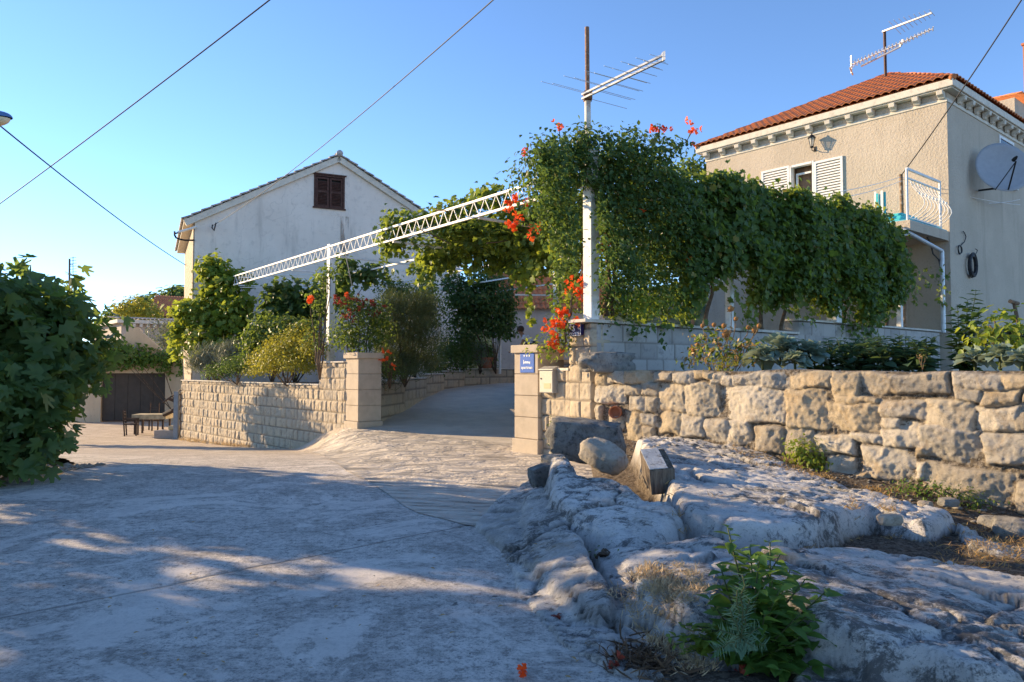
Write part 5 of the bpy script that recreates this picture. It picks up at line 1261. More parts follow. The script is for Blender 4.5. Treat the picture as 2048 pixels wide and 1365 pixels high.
for i, (px, py, Yd, rad, n) in enumerate([(1030, 402, 13.2, .07, 9), (1048, 408, 13.2, .07, 5), (1026, 425, 13.3, .05, 3), (1016, 412, 13.2, .05, 5), (1042, 436, 13.2, .05, 5), (1062, 470, 13.1, .05, 5), (1018, 446, 13.3, .05, 4), (1152, 575, 11.9, .05, 5), (1174, 602, 11.85, .05, 5), (1030, 455, 13.3, .055, 7), (1075, 458, 13.0, .07, 5), (1213, 488, 11.75, .06, 8), (1432, 408, 13.9, .08, 8), (1388, 258, 12, .06, 7), (1312, 256, 12.1, .06, 6), (1335, 254, 12.1, .05, 3), (1118, 253, 11.9, .05, 4), (1045, 303, 12.4, .04, 3), (1155, 562, 11.95, .07, 7), (1168, 585, 11.9, .07, 7), (1140, 580, 12, .04, 3), (1285, 430, 11.9, .04, 2), (1378, 520, 12.8, .05, 3),
        (1118, 630, 12.0, .05, 5), (1132, 631, 12.0, .06, 7), (1158, 640, 11.85, .03, 3), (1096, 650, 12.0, .06, 6), (1112, 663, 12.0, .07, 8), (1098, 690, 11.95, .05, 5), (1112, 690, 11.95, .05, 4), (1118, 648, 12.0, .05, 4)]):
    flower_cluster(at(px, py, Yd), rad, n, L['red'], tv, seed=100 + i, size=.07)
# spilling planter under it belongs to the same plant; shadows fall on the wall beside it

# ------------------------------------------------------------------ left garden
def shrub(name, label, cat, lst, leaf, size, mat, dens, sig, seed, base, group=None, per=8, shell=.45, extra=None, upw=.4, direc=None, low=-1, nst=7):
    t = thing(name, label, cat, tuple(base), group)
    P, O = blobs(lst, dens, sig, seed, per, shell, low)
    leaves('foliage', P, O * .6 + UP * upw, size, leaf, mat, t, seed=seed, direc=(O + UP * 1.2 if direc == 'up' else None))
    seg = []
    rr = random.Random(seed)
    for i in range(nst):
        c, r = lst[i % len(lst)]; r3 = r if np.ndim(r) else (r, r, r)
        q = Vector(c) + Vector((rr.uniform(-.5, .5) * r3[0], rr.uniform(-.5, .5) * r3[1], rr.uniform(-.1, .6) * r3[2])); seg.append((wob(base, q, 5, .05), taper(.022, .008, 5)))
    stems('stems', seg, t); return t
def gb(px, Yd, z): p = at(px, 700, Yd); return Vector((p.x, p.y, z))
# climber on the corner of the white house
shrub('climbing_vine', 'bright green vine climbing up the corner of the white house at the left', 'vine',
      [(at(430, 560, 27), (.7, .5, .75)), (at(425, 535, 27), (.4, .4, .35)), (at(470, 570, 26.6), (.6, .5, .5)), (at(440, 620, 26.8), (.9, .6, .7)), (at(400, 620, 26.8), (.6, .5, .55)), (at(375, 620, 27), (.55, .45, .25)), (at(360, 650, 27), (.3, .4, .55)), (at(420, 680, 26.4), (.75, .6, .6)), (at(470, 640, 26.2), (.6, .5, .6)), (at(490, 610, 26), (.3, .3, .3)), (at(352, 690, 27), (.18, .3, .4)), (at(455, 700, 26), (.6, .5, .4))],
      'grape', .21, L['bright'], 95, .15, 41, (gb(430, 26.4, .8)), per=7, shell=.35, nst=12)
shrub('dark_vine', 'dark leafy climber against the white gable wall behind the pergola', 'vine',
      [(at(575, 590, 25), (.6, .4, .6)), (at(560, 625, 25), (.7, .5, .6)), (at(600, 620, 25), (.7, .5, .6)), (at(635, 600, 25), (.5, .4, .5)), (at(690, 545, 23), (.35, .3, .5)), (at(660, 580, 24), (.6, .4, .6)), (at(745, 545, 23), (.5, .3, .3)), (at(545, 600, 25), (.3, .3, .5))], 'grape', .19, L['fig'], 110, .13, 42, gb(590, 25, .9), per=7, shell=.35)
shrub('lavender_bush', 'grey green lavender bush at the far left end of the block wall', 'bush',
      [(at(432, 728, 25), (.95, .5, .6)), (at(410, 735, 25.3), (.5, .4, .4)), (at(470, 715, 24.4), (.6, .5, .5))], 'needle', .20, L['grey'], 620, .10, 43, gb(435, 25, 1.0), direc='up', low=-.3)
shrub('dark_bush', 'low dark green bush on the block wall beside the lavender', 'bush',
      [(at(475, 735, 23), (.55, .5, .38)), (at(440, 745, 24), (.5, .4, .3)), (at(500, 730, 22.5), (.45, .4, .4))], 'small', .07, L['trumpet'], 620, .08, 44, gb(475, 23, 1.0), low=-.4)
shrub('golden_shrub', 'golden yellow feathery shrub leaning over the block wall', 'shrub',
      [(at(570, 718, 20.5), (.75, .5, .5)), (at(600, 675, 20.6), (.45, .4, .4)), (at(530, 720, 21.5), (.5, .4, .35)), (at(540, 735, 21), (.4, .4, .25)), (at(600, 730, 20), (.55, .45, .35)), (at(560, 690, 20.8), (.4, .35, .3)), (at(625, 700, 19.6), (.35, .35, .4)), (at(508, 745, 21.3), (.22, .25, .12)), (at(590, 700, 20.2), (.5, .4, .4))], 'small', .075, L['yellow'], 520, .09, 45, gb(575, 20.5, 1.0), low=-.5)
shrub('garden_shrub', 'mid green leafy shrub between the golden shrub and the white house', 'shrub',
      [(at(540, 672, 22.5), (.75, .5, .62)), (at(510, 690, 23), (.5, .4, .45)), (at(580, 660, 22), (.55, .5, .4)), (at(610, 665, 21), (.4, .4, .35))], 'ovate', .13, L['mid'], 230, .11, 46, gb(545, 22.5, 1.0), low=-.5)
shrub('post_climber', 'climbing shoots wrapped round the white pergola post on the wall', 'vine',
      [(at(650, 560, 18.6), (.16, .16, .45)), (at(640, 620, 18.7), (.2, .2, .4)), (at(668, 550, 18.5), (.2, .18, .22)), (at(635, 680, 18.9), (.3, .25, .35)), (at(620, 600, 18.8), (.12, .12, .2))], 'ovate', .09, L['mid'], 170, .07, 47, gb(640, 18.8, 1.2), shell=.3)
rb = shrub('rose_bush', 'rose bush covered with faded dark red blooms beside the white post', 'bush',
      [(at(715, 640, 18.2), (.5, .45, .5)), (at(690, 670, 18.3), (.35, .35, .35)), (at(745, 625, 18.2), (.4, .4, .35)), (at(725, 680, 18.0), (.45, .35, .3)), (at(700, 605, 18.3), (.35, .3, .2)), (at(760, 660, 18.4), (.35, .35, .4))], 'ovate', .075, L['mid'], 360, .09, 48, gb(715, 18.4, 1.0))
for i in range(30):
    px, py = random.uniform(668, 772), random.uniform(590, 640) if i < 30 else random.uniform(640, 705); flower_cluster(at(px, py, 17.85 + random.uniform(-.1, .3)), .03, 3, L['rose'], rb, .06, 'bloom', 200 + i)
t = flower_cluster(at(621, 600, 18.5), .05, 6, L['red'], rb, .09, 'bloom', 300)
shrub('rosemary_bush', 'tall dark rosemary bush with sunlit tips beside the driveway', 'bush',
      [(at(815, 640, 19.6), (.65, .5, .65)), (at(790, 690, 19.4), (.55, .45, .6)), (at(840, 680, 20), (.6, .5, .6)), (at(780, 620, 19.5), (.4, .4, .45)), (at(845, 620, 20), (.4, .4, .5)), (at(800, 735, 19.2), (.5, .4, .35)), (at(770, 730, 18.6), (.3, .3, .5)), (at(840, 730, 20.3), (.5, .4, .3))], 'needle', .19, L['rosemary'], 700, .11, 49, gb(810, 19.7, 1.0), direc='up', nst=10)
gs = shrub('geranium', 'low plant with small orange red flowers beside the left gate pillar', 'plant',
      [(at(775, 725, 18.1), (.2, .25, .3)), (at(790, 745, 18.4), (.25, .25, .2))], 'small', .07, L['mid'], 260, .06, 50, gb(780, 18.4, 1.0))
for i, (px, py) in enumerate(((768, 703), (776, 718), (787, 733), (765, 722), (780, 708), (692, 588))): flower_cluster(at(px, py, 17.8), .025, 4, L['red'], gs, .055, 'bloom', 320 + i)
shrub('leafy_shrub', 'large dark shrub with thin shoots behind the rosemary', 'shrub',
      [(at(830, 595, 23), (.8, .6, .5)), (at(860, 620, 23.5), (.5, .5, .6)), (at(800, 585, 23), (.5, .5, .35)), (at(855, 575, 24), (.3, .3, .4)), (at(780, 575, 23), (.4, .3, .3))], 'ovate', .10, L['mid'], 200, .11, 51, gb(830, 23, 1.1))
shrub('ornamental_tree', 'small dark leafy tree with a thin trunk at the top of the driveway', 'tree',
      [(at(955, 600, 26.5), (.9, .7, .7)), (at(990, 590, 27), (.8, .7, .8)), (at(920, 590, 26.5), (.6, .6, .6)), (at(985, 640, 27), (.8, .6, .6)), (at(930, 640, 26.8), (.7, .6, .6)), (at(1010, 620, 27.2), (.4, .5, .7)), (at(900, 565, 26.5), (.4, .4, .4)), (at(1005, 660, 27.2), (.5, .5, .35)), (at(960, 560, 26.5), (.7, .6, .3))], 'ovate', .13, L['trumpet'], 190, .12, 52, gb(992, 27.6, 1.3), nst=9)
shrub('hedge_row', 'row of dark shrubs on the low curved wall along the driveway', 'hedge',
      [(at(890, 715, 26.3), (.6, .5, .55)), (at(925, 710, 27), (.6, .5, .6)), (at(960, 710, 27.8), (.55, .5, .5)), (at(905, 690, 27), (.7, .5, .6)), (at(945, 690, 27.5), (.6, .5, .5)), (at(980, 720, 28.5), (.35, .35, .3)), (at(870, 735, 25.8), (.4, .4, .35))], 'small', .10, L['fig'], 320, .11, 53, gb(920, 27, 1.3), nst=9)
shrub('pale_bush', 'pale grey green bush among the dark shrubs above the curved wall', 'bush', [(at(957, 705, 26.9), (.25, .25, .35)), (at(965, 725, 26.9), (.2, .2, .2))], 'needle', .16, L['grey'], 260, .07, 54, gb(960, 27.3, 1.3), direc='up')
pt = thing('terracotta_pot', 'orange terracotta flower pot standing on the curved driveway wall', 'pot', at(975, 735, 27.6))
q = at(974, 737, 27.5); M['terra'] = plain('terracotta', (.42, .15, .075), .8, 0, .12, 8, .1)
MB().lathe(q, [(.16, 0), (.21, .32), (.24, .33), (.24, .40), (.20, .40), (.19, .34)], 18).build('pot', M['terra'], pt, smooth=False)
MB().lathe(q + ZZ * .34, [(.19, 0), (.19, .01)], 14).build('earth', M['soil'], pt)
P, O = blobs([(q + ZZ * .62, (.26, .26, .25))], 150, .06, 55); leaves('foliage', P, O + UP * .3, .12, 'small', L['mid'], pt)
# bush behind the garage court, far tree belt and trees beyond
shrub('round_bush', 'round grey topped bush beside the old stone house', 'bush', [(at(328, 675, 40), (1.0, .9, .9)), (at(345, 685, 40), (.8, .8, .8))], 'ovate', .17, L['grey'], 60, .16, 56, gb(330, 40, -1))
shrub('garden_tree', 'sunlit bushy tree rising beside the old house roof in the distance', 'tree', [(at(265, 615, 52), (1.3, 1, .7)), (at(290, 620, 52), (1.1, 1, .6)), (at(310, 625, 52), (.7, .8, .4)), (at(245, 622, 52), (.6, .6, .5))], 'ovate', .26, L['yellow'], 34, .2, 57, gb(275, 52, -1))
shrub('far_tree', 'dark tree top showing above the right end of the white gable roof', 'tree', [(at(852, 436, 60), (.8, 1, .5)), (at(862, 440, 60), (.7, 1, .5))], 'ovate', .4, L['fig'], 14, .3, 58, gb(850, 60, 3))
shrub('far_tree', 'dark tree top peeping between the vine and the beige house', 'tree', [(at(1385, 335, 60), (1.6, 1, .9)), (at(1405, 345, 60), (1.5, 1, 1.2))], 'ovate', .4, L['fig'], 14, .3, 59, gb(1385, 60, 3))
P, O = [], []
r_ = np.random.default_rng(60); lst = []
for i in range(60):
    px = r_.uniform(205, 400); y = np.interp(px, [205, 235, 290, 340, 385], [648, 632, 612, 597, 588]) + r_.uniform(4, 26); lst.append((at(px, y, 95), (r_.uniform(1.2, 2.4),) * 2 + (r_.uniform(1, 1.8),)))
P, O = blobs(lst, 5, .4, 61, 6, .4); tag(leaves('distant_wood', P, O + UP * .5, .75, 'ovate', L['fig'], None), 'dark wooded hillside rising in the distance beside the white gable', 'wood', kind='stuff')
# creeper over the garage
shrub('garage_creeper', 'shaggy green creeper hanging along the top of the cream garage', 'vine',
      [(Pr(fg(px, py)[0], fg(px, py)[1], .25), r) for px, py, r in ((215, 712, (.9, .4, .5)), (245, 705, (1.0, .4, .5)), (275, 708, (.9, .4, .45)), (305, 712, (.9, .4, .4)), (335, 715, (.8, .4, .4)), (360, 712, (.5, .4, .5)), (230, 722, (.8, .4, .45)), (200, 725, (.8, .4, .5)), (262, 725, (.7, .4, .3)), (300, 728, (.4, .35, .3)), (340, 735, (.2, .3, .5)), (372, 730, (.25, .3, .6)), (322, 735, (.15, .25, .35)), (225, 690, (.8, .4, .25)))],
      'ovate', .17, L['nettle'], 75, .13, 62, Pr(fg(365, 700)[0], -1, .3), nst=5, upw=.2)

# ------------------------------------------------------------------ fig trees along the lane (the near ones stand outside the frame and throw the evening shade)
def fig(label, base, lst, seed, dens=46, group='fig trees along the left edge of the lane', sz=.25):
    t = thing('fig_tree', label, 'tree', tuple(base), group)
    P, O = blobs(lst, dens, .15, seed, 6, .35)
    leaves('crown', P, O * .7 + UP * .45, sz, 'fig', L['fig'], t, seed=seed, rjit=.6)
    rr = random.Random(seed); seg = []
    for c, r in lst:
        seg.append((wob(base, Vector(c), 6, .12), taper(.055, .015, 6)))
    stems('trunk', seg, t); return t
fb = gzf(-6.6, 9.6)
fl1 = [(at(px, py, Yd), r) for px, py, Yd, r in ((20, 605, 10.2, (.6, .6, .42)), (85, 615, 10.6, (.45, .5, .36)), (140, 650, 10.9, (.36, .45, .3)), (158, 685, 11, (.26, .4, .28)), (60, 680, 10.2, (.75, .7, .6)), (120, 720, 10.6, (.6, .6, .45)), (10, 760, 9.9, (.7, .7, .6)), (80, 780, 10.1, (.5, .5, .4)), (40, 850, 9.7, (.55, .5, .4)), (85, 870, 9.9, (.3, .35, .28)), (15, 920, 9.4, (.35, .4, .25)), (-60, 640, 9.9, (.8, .8, .7)), (-60, 800, 9.6, (.8, .8, .8)), (150, 730, 10.9, (.4, .4, .35)), (45, 552, 10.3, (.28, .35, .16)), (120, 590, 10.7, (.2, .25, .14)), (170, 632, 11, (.14, .2, .1)), (60, 900, 9.6, (.4, .35, .2)), (95, 880, 9.9, (.2, .2, .22)))]
fig('big leaved dark fig tree filling the left edge of the view', Vector((-7.1, 9.9, fb - .1)), fl1, 71, 44, None, .235)
r2 = np.random.default_rng(77)
def shade_fig(label, x, y, h, w, seed, dens):
    lst = []
    for k in range(9):
        an = r2.uniform(0, 6.28); rr = w * r2.uniform(.2, .8); z = r2.uniform(.35, .95) * h
        lst.append((Vector((x + rr * math.cos(an), y + rr * math.sin(an), z)), (w * .45, w * .45, h * .15)))
    fig(label, Vector((x, y, -.15)), lst, seed, dens, 'fig trees shading the lane from beyond the left edge')
for i, (x, y, h, w, dn) in enumerate(((-9.3, 12.7, 3.2, 1.0, 28), (-9.3, 10.4, 3.8, 1.3, 26), (-9.3, 7.9, 3.7, 1.3, 24), (-9.0, 5.4, 3.7, 1.3, 24), (-8.6, 3.0, 3.6, 1.3, 24), (-12.6, 12.2, 4.3, 1.4, 18), (-12.5, 9.4, 4.6, 1.6, 18), (-12.2, 6.2, 4.5, 1.6, 18), (-11.5, 3.4, 4.3, 1.5, 18))):
    shade_fig('fig tree with an open crown growing along the lane beyond the left edge', x, y, h, w, 80 + i, dn)
lst = [(at(px, py, Yd), r) for px, py, Yd, r in ((60, 640, 25, (1.3, 1, .8)), (20, 660, 25, (1.2, 1, 1)), (110, 690, 25.5, (.9, .8, .8)), (60, 760, 25, (1.2, 1, .9)), (100, 800, 25, (.6, .6, .6)))]
fig('fig tree at the far end of the lane mostly behind the big fig', gb(60, 25, -1.1), lst, 90, 26, None, .28)
# ------------------------------------------------------------------ gate furniture
FW = lambda a, z, o=0.0: fr + UU * a + FN * o + ZZ * z           # front face of the right pillar
fpx = lambda px, py: (lambda p: ((p - fr).dot(UU), p.z))(onp(px, py, fr, UU))
s0, sz1 = fpx(1041, 705); s1, sz0 = fpx(1069, 746)
sg = thing('apartment_sign', 'blue enamel apartment sign with stars and a bed on the gate pillar', 'sign', FW(s0, sz0))
M['signblue'] = plain('sign_blue', (.035, .125, .46), .4, 0, .04); M['letter'] = plain('sign_white', (.72, .76, .80), .5, 0, .03)
mb = MB(); w_, h_ = s1 - s0, sz1 - sz0; mb.box(FW(s0, sz0), UU * w_, FN * .012, ZZ * h_); mb.build('plate', M['signblue'], sg, bevel=.008)
def star(c, r):
    pts = []
    for k in range(10):
        an = math.pi / 2 + k * math.pi / 5; q = r if k % 2 == 0 else r * .42; pts.append(c + UU * math.cos(an) * q + ZZ * math.sin(an) * q)
    return pts
for k in range(3):
    c = FW(s0 + w_ * (.32 + .18 * k), sz0 + h_ * .82, .0125); MB().prism(star(c, w_ * .075), FN * .003).build('star', M['letter'], sg)
bd = MB(); X = lambda u, v: FW(s0 + w_ * u, sz0 + h_ * v, .0125)
bd.box(X(.25, .42), UU * w_ * .045, FN * .003, ZZ * h_ * .20); bd.box(X(.295, .455), UU * w_ * .40, FN * .003, ZZ * h_ * .045); bd.box(X(.695, .42), UU * w_ * .045, FN * .003, ZZ * h_ * .12)
bd.prism([X(.32, .51), X(.44, .51), X(.44, .555), X(.36, .565)], FN * .003); bd.prism([X(.46, .51), X(.69, .51), X(.69, .525), X(.56, .55), X(.46, .55)], FN * .003); bd.build('bed_emblem', M['letter'], sg)
def text(body, name, origin, xdir, out, h, mat, parent, align='CENTER', width=None):
    cu = bpy.data.curves.new(name, 'FONT'); cu.body = body; cu.size = h; cu.extrude = .002; cu.align_x = align; cu.offset = h * .02
    o = bpy.data.objects.new(name, cu); COL.objects.link(o)
    bpy.context.view_layer.update(); wd = o.dimensions.x
    me = bpy.data.meshes.new_from_object(o); bpy.data.objects.remove(o); me.materials.clear(); me.materials.append(mat); o = bpy.data.objects.new(name, me); COL.objects.link(o)
    z = out.normalized(); x = xdir.normalized(); y = z.cross(x)
    Mx = Matrix((x, y, z)).transposed().to_4x4(); Mx.translation = Vector(origin)
    if width and wd > 0: Mx = Mx @ Matrix.Diagonal((width / wd, 1, 1, 1))
    o.parent = parent; o.matrix_parent_inverse = Matrix.Translation(-parent.location); o.matrix_basis = Mx
    return o
text('apartman', 'lettering', X(.5, .19) + FN * .002, UU, FN, h_ * .20, M['letter'], sg, width=w_ * .8)
# house number plate on the stepped end of the mailbox wall
hn = thing('house_number_plate', 'dark blue house number plate with a white 6 on the sandy wall', 'plate', tuple(Q1 + ZZ * 2))
qnn = Vector((qd.y, -qd.x, 0)); qnn = qnn if qnn.y < 0 else -qnn
hpx = lambda px, py: onp(px, py, Q0 + qnn * .075, qd)
a, b = hpx(1137.5, 672), hpx(1162, 648); w2 = (b - a).dot(qd); h2 = b.z - a.z; a = Vector((a.x, a.y, a.z))
M['navy'] = plain('navy_enamel', (.02, .015, .075), .35, 0, .05)
MB().box(a - qnn * .06, qd * w2, qnn * .072, ZZ * h2).build('plate', M['navy'], hn, bevel=.004)
FN = qnn.copy(); UU_ = UU; UU = qd.copy()
bo = MB(); e = .007; q = a + FN * .0125
bo.box(q - UU * e - ZZ * e, UU * (w2 + 2 * e), FN * .002, ZZ * e); bo.box(q - UU * e + ZZ * h2, UU * (w2 + 2 * e), FN * .002, ZZ * e); bo.box(q - UU * e, UU * e, FN * .002, ZZ * h2); bo.box(q + UU * w2, UU * e, FN * .002, ZZ * h2); bo.build('border', M['letter'], hn)
text('6', 'number', a + FN * .0145 + UU * w2 * .45 + ZZ * h2 * .36, UU, FN, h2 * .78, M['letter'], hn)
text('PIVES', 'lettering', a + FN * .0145 + UU * w2 * .5 + ZZ * h2 * .07, UU, FN, h2 * .30, M['letter'], hn, width=w2 * .8)
FN = -VV; UU = UU_
# mailbox
mbp = lambda px, py: (lambda p: ((p - Q0).dot(UU), p.z))(onp(px, py, Q0 + FN * .17, UU))
m0, mz1 = mbp(1079, 741); m1, mz0 = mbp(1106, 787); mwid = m1 - m0
mx_ = thing('mailbox', 'cream metal mailbox with a small grey lid hung on the block wall', 'mailbox', tuple(Q0 + UU * m0 + ZZ * mz0))
M['mail'] = plain('cream_enamel', (.68, .60, .46), .4, 0, .03, 6, 0, dirt=((.45, .38, .28), 8, .2)); M['mailgrey'] = plain('grey_lid', (.42, .39, .35), .45, .2, .05)
MQ = lambda a, z, o: Q0 + UU * a + FN * o + ZZ * z
MB().box(MQ(m0, mz0, .035), UU * mwid, FN * .135, ZZ * (mz1 - mz0)).build('body', M['mailgrey'], mx_, bevel=.006)
MB().box(MQ(m0 + .008, mz0 + .012, .1715), UU * (mwid - .016), FN * .008, ZZ * (mz1 - mz0 - .03)).build('door', M['mail'], mx_, bevel=.004)
MB().prism([MQ(m0 - .012, mz1, .03), MQ(m0 - .012, mz1, .19), MQ(m0 - .012, mz1 + .018, .19), MQ(m0 - .012, mz1 + .07, .06), MQ(m0 - .012, mz1 + .07, .03)], UU * (mwid + .024)).build('lid', M['mailgrey'], mx_, bevel=.005)
MB().tube([MQ(m0 + .05, mz0 + .24, .178), MQ(m0 + .05, mz0 + .24, .188)], .014, 10).build('lock', M['dark'], mx_)
MB().box(MQ(m0 + mwid * .36, mz0 + .075, .1798), UU * mwid * .5, FN * .003, ZZ * .09).build('name_card', plain('card', (.62, .52, .30), .7, 0, .05), mx_)
MB().box(MQ(m0 + .02, mz0 + .1, -.06), UU * (mwid - .04), FN * .1, ZZ * .2).build('bracket', M['mailgrey'], mx_)
# clay drain pipe through the dry stone wall
c = onp(1231, 825, WP - VV * .05, UU); dpp = thing('drain_pipe', 'short terracotta drain pipe poking out of the dry stone wall', 'pipe', c)
mb = MB(); ax = Vector((-.45, -.88, -.05)).normalized(); R0 = .088
mb.lathe(c - ax * .25, [(R0 - .012, 0), (R0 - .012, .27), (R0 + .006, .29), (R0 + .006, .24), (R0 - .002, .2), (R0 - .002, 0)], 22, ax)
mb.build('pipe', M['terra'], dpp, smooth=True); MB().lathe(c - ax * .06, [(R0 - .014, 0), (R0 - .014, .012)], 18, ax).build('inside', M['terra'], dpp)
# block of stone lying on the low wall ledge
def stone(name, label, cat, c, size, rot, mat, seed, amp=.12, flat=.6, sub=4, group=None):
    bm = bmesh.new(); bmesh.ops.create_cube(bm, size=2.0); bmesh.ops.subdivide_edges(bm, edges=bm.edges, cuts=10, use_grid_fill=True)
    off = Vector((seed * 3.7, seed * 1.3, seed * 7.1))
    for v in bm.verts:
        p = v.co.copy(); s = p.normalized() * 1.25; p = p.lerp(s, 1 - flat)
        n = mnoise.fractal(p * 1.1 + off, 1.0, 2.0, 5); n2 = mnoise.fractal(p * 3.5 + off, 1.0, 2.0, 4)
        p += p.normalized() * (n * amp + n2 * amp * .35); v.co = Vector((p.x * size[0] / 2, p.y * size[1] / 2, p.z * size[2] / 2))
    me = bpy.data.meshes.new(name); bm.to_mesh(me); bm.free(); me.polygons.foreach_set('use_smooth', [True] * len(me.polygons))
    o = link(name, me, mat); o.location = c; o.rotation_euler = rot
    return tag(o, label, cat, group)
def rockmat(name, a, b, dk):
    k = NT(name); col = k.mix(k.ramp(k.noise(5, 6, .7), .35, .65), a, b); col = k.mix(k.math('MULTIPLY', k.ramp(k.noise(14, 7, .75), .5, .66), .8), col, dk); k.color(col); k.rough(.93); k.bump(k.noise(30, 8, .75), .9, .03); return k.m
M['darkrock'] = rockmat('dark_lichened_stone', (.12, .115, .11), (.25, .24, .22), (.035, .035, .033))
M['greyrock'] = rockmat('grey_stone', (.20, .19, .17), (.34, .31, .27), (.08, .075, .07))
M['tanrock'] = rockmat('tan_stone', (.36, .31, .25), (.46, .40, .32), (.20, .16, .12))
p = onp(1215, 727, TP + tn_ * .35, td); stone('long_stone', 'long grey stone block lying on the wall ledge beside the mailbox wall', 'stone', (p.x, p.y, 1.56), (.95, .36, .30), (0, 0, math.atan2(td.y, td.x)), M['greyrock'], 3, .17, .7)
# loose blocks on the outcrop
zA = rockz(1.15, 8.7)
p = at(1172, 880, 8.9); stone('stone_block', 'dark lichened block of stone lying behind the pale boulder', 'stone', (p.x, p.y, p.z), (.82, .5, .46), (math.radians(4), math.radians(5), math.radians(-12)), M['darkrock'], 5, .20, .72)
p = at(1208, 912, 8.1); stone('round_boulder', 'rounded tan boulder resting on the ridge of the outcrop', 'boulder', (p.x, p.y, p.z), (.46, .34, .25), (math.radians(5), math.radians(24), math.radians(-30)), M['tanrock'], 7, .16, .35)
p = at(1084, 952, 7.7); stone('flat_stone', 'small dark flat stone wedged at the left end of the outcrop', 'stone', (p.x, p.y, p.z), (.24, .2, .22), (0, math.radians(-15), math.radians(20)), M['darkrock'], 9, .10, .7)
p = at(1106, 925, 7.9); stone('flat_stone', 'small grey stone under the dark lichened block', 'stone', (p.x, p.y, p.z), (.2, .2, .16), (0, 0, math.radians(50)), M['greyrock'], 10, .10, .6)
# squared timber block: grey painted top, split end grain
k = NT('split_end_grain'); col = k.mix(k.ramp(k.noise(9, 5, .7, sc=(3, 3, .35)), .35, .65), (.07, .055, .045), (.22, .175, .13)); k.color(col); k.rough(.9); k.bump(k.noise(16, 5, .7, sc=(3, 3, .3)), 1, .03)
p = at(1322, 945, 7.35); tb = thing('timber_block', 'squared weathered timber block with a grey white top on the rocks', 'timber', p)
f_ = [at(1303, 992, 7.2), at(1352, 987, 7.25), at(1350, 937, 7.25), at(1298, 941, 7.2)]; a2 = at(1279, 900, 7.62) - f_[3]; a1 = f_[2] - f_[3]; a3 = (f_[3] - f_[0]); o = f_[3]
MB().prism(f_, a2).build('block', k.m, tb, bevel=.015)
MB().box(o + a3.normalized() * .002 + a1 * .02 + a2 * .01, a1 * .72, a2 * .97, a3 * .03).build('painted_face', rockmat('flaking_white_paint', (.46, .46, .46), (.58, .58, .57), (.16, .15, .14)), tb, bevel=.006)
for i, (px, py, s, m, lb) in enumerate([(1897, 1005, .16, 'greyrock', 'small pale stone at the foot of the dry stone wall beside the weeds'), (2025, 1058, .34, 'greyrock', 'pale grey slab of loose stone at the right edge under the wall'), (1985, 1045, .2, 'greyrock', 'low grey stone at the wall foot left of the pale slab'), (1780, 1040, .16, 'tanrock', 'pale chip of stone in the crack of the outcrop'), (1850, 1010, .14, 'tanrock', 'tan stone chip lying on the earth in front of the wall')]):
    q = ong(px, py, .08); z = rockz(q.x, q.y); q = ong(px, py, z + .03); stone('loose_stone', lb, 'stone', q, (s, s * .8, s * .5), (0, 0, i), M[m], 20 + i, .14, .5)
# ------------------------------------------------------------------ rubble, dry grass and litter
r_ = np.random.default_rng(91)
def scatter_chips(name, label, n, fx, size, mat, kind='stuff'):
    V, F = [], []; ico = [(0, 0, 1), (.9, 0, .1), (.3, .85, 0), (-.7, .5, .1), (-.7, -.5, 0), (.3, -.85, .1), (0, 0, -.6)]
    ff = [(0, 1, 2), (0, 2, 3), (0, 3, 4), (0, 4, 5), (0, 5, 1), (6, 2, 1), (6, 3, 2), (6, 4, 3), (6, 5, 4), (6, 1, 5)]
    for i in range(n):
        x, y, z = fx(); s = size * r_.lognormal(0, .5); a = r_.uniform(0, 6.28); o = len(V)
        for p in ico: q = [p[0] * r_.uniform(.6, 1.3), p[1] * r_.uniform(.6, 1.3), p[2] * r_.uniform(.5, .9)]; V.append((x + s * (q[0] * math.cos(a) - q[1] * math.sin(a)), y + s * (q[0] * math.sin(a) + q[1] * math.cos(a)), z + s * q[2] * .6))
        F += [tuple(k + o for k in f) for f in ff]
    return tag(link(name, arr_mesh(name, V, [np.array(F)]), mat), label, name.replace('_', ' '), kind=kind)
def fxwall():
    t = r_.uniform(.8, 6.6); e = abs(r_.normal(0, .45)) + .08; q = WP + UU * t - VV * e; return q.x, q.y, rockz(q.x, q.y) + .005
scatter_chips('gravel', 'loose pale stone chips along the foot of the dry stone wall', 900, fxwall, .016, M['greyrock'])
def fxroad():
    return (lambda x, y: (x, y, gzf(x, y) + .012))(r_.uniform(-4.5, .2), r_.uniform(3, 9))
scatter_chips('grit', 'scattered grit and crumbs on the concrete lane', 160, fxroad, .006, M['darkrock'])
def fxedge():
    y = r_.uniform(8.6, 12); x = -6.5 - abs(r_.normal(0, .35)) + (y - 9.6) * -.1; return x + .2, y, gzf(x, y) + .01
scatter_chips('rubble', 'broken edge rubble under the fig tree beside the lane', 700, fxedge, .03, M['tanrock'])
def grass(name, label, sites, mat, h, per, spread=.05, seed=0, lean=.5):
    r = np.random.default_rng(seed); P, D = [], []
    for q in sites:
        for k in range(per): P.append((q[0] + r.normal(0, spread), q[1] + r.normal(0, spread), q[2])); D.append((r.normal(0, lean), r.normal(0, lean), 1))
    P, D = np.array(P), np.array(D); N = np.cross(D, r.normal(0, 1, D.shape)); return tag(leaves(name, P, N, h, 'blade', mat, None, direc=D, rjit=.05, seed=seed), label, 'grass', kind='stuff')
def on_rock(px, py):
    z = .15
    for _ in range(6): q = ong(px, py, z); z = rockz(q.x, q.y)
    return q.x, q.y, z
S = [on_rock(r_.normal(1345, 45), r_.uniform(1165, 1262)) for _ in range(330)]
grass('dry_grass', 'sunlit patch of dry straw grass below the small boulder of the outcrop', S, L['straw'], .05, 10, .03, 92, 1.2)
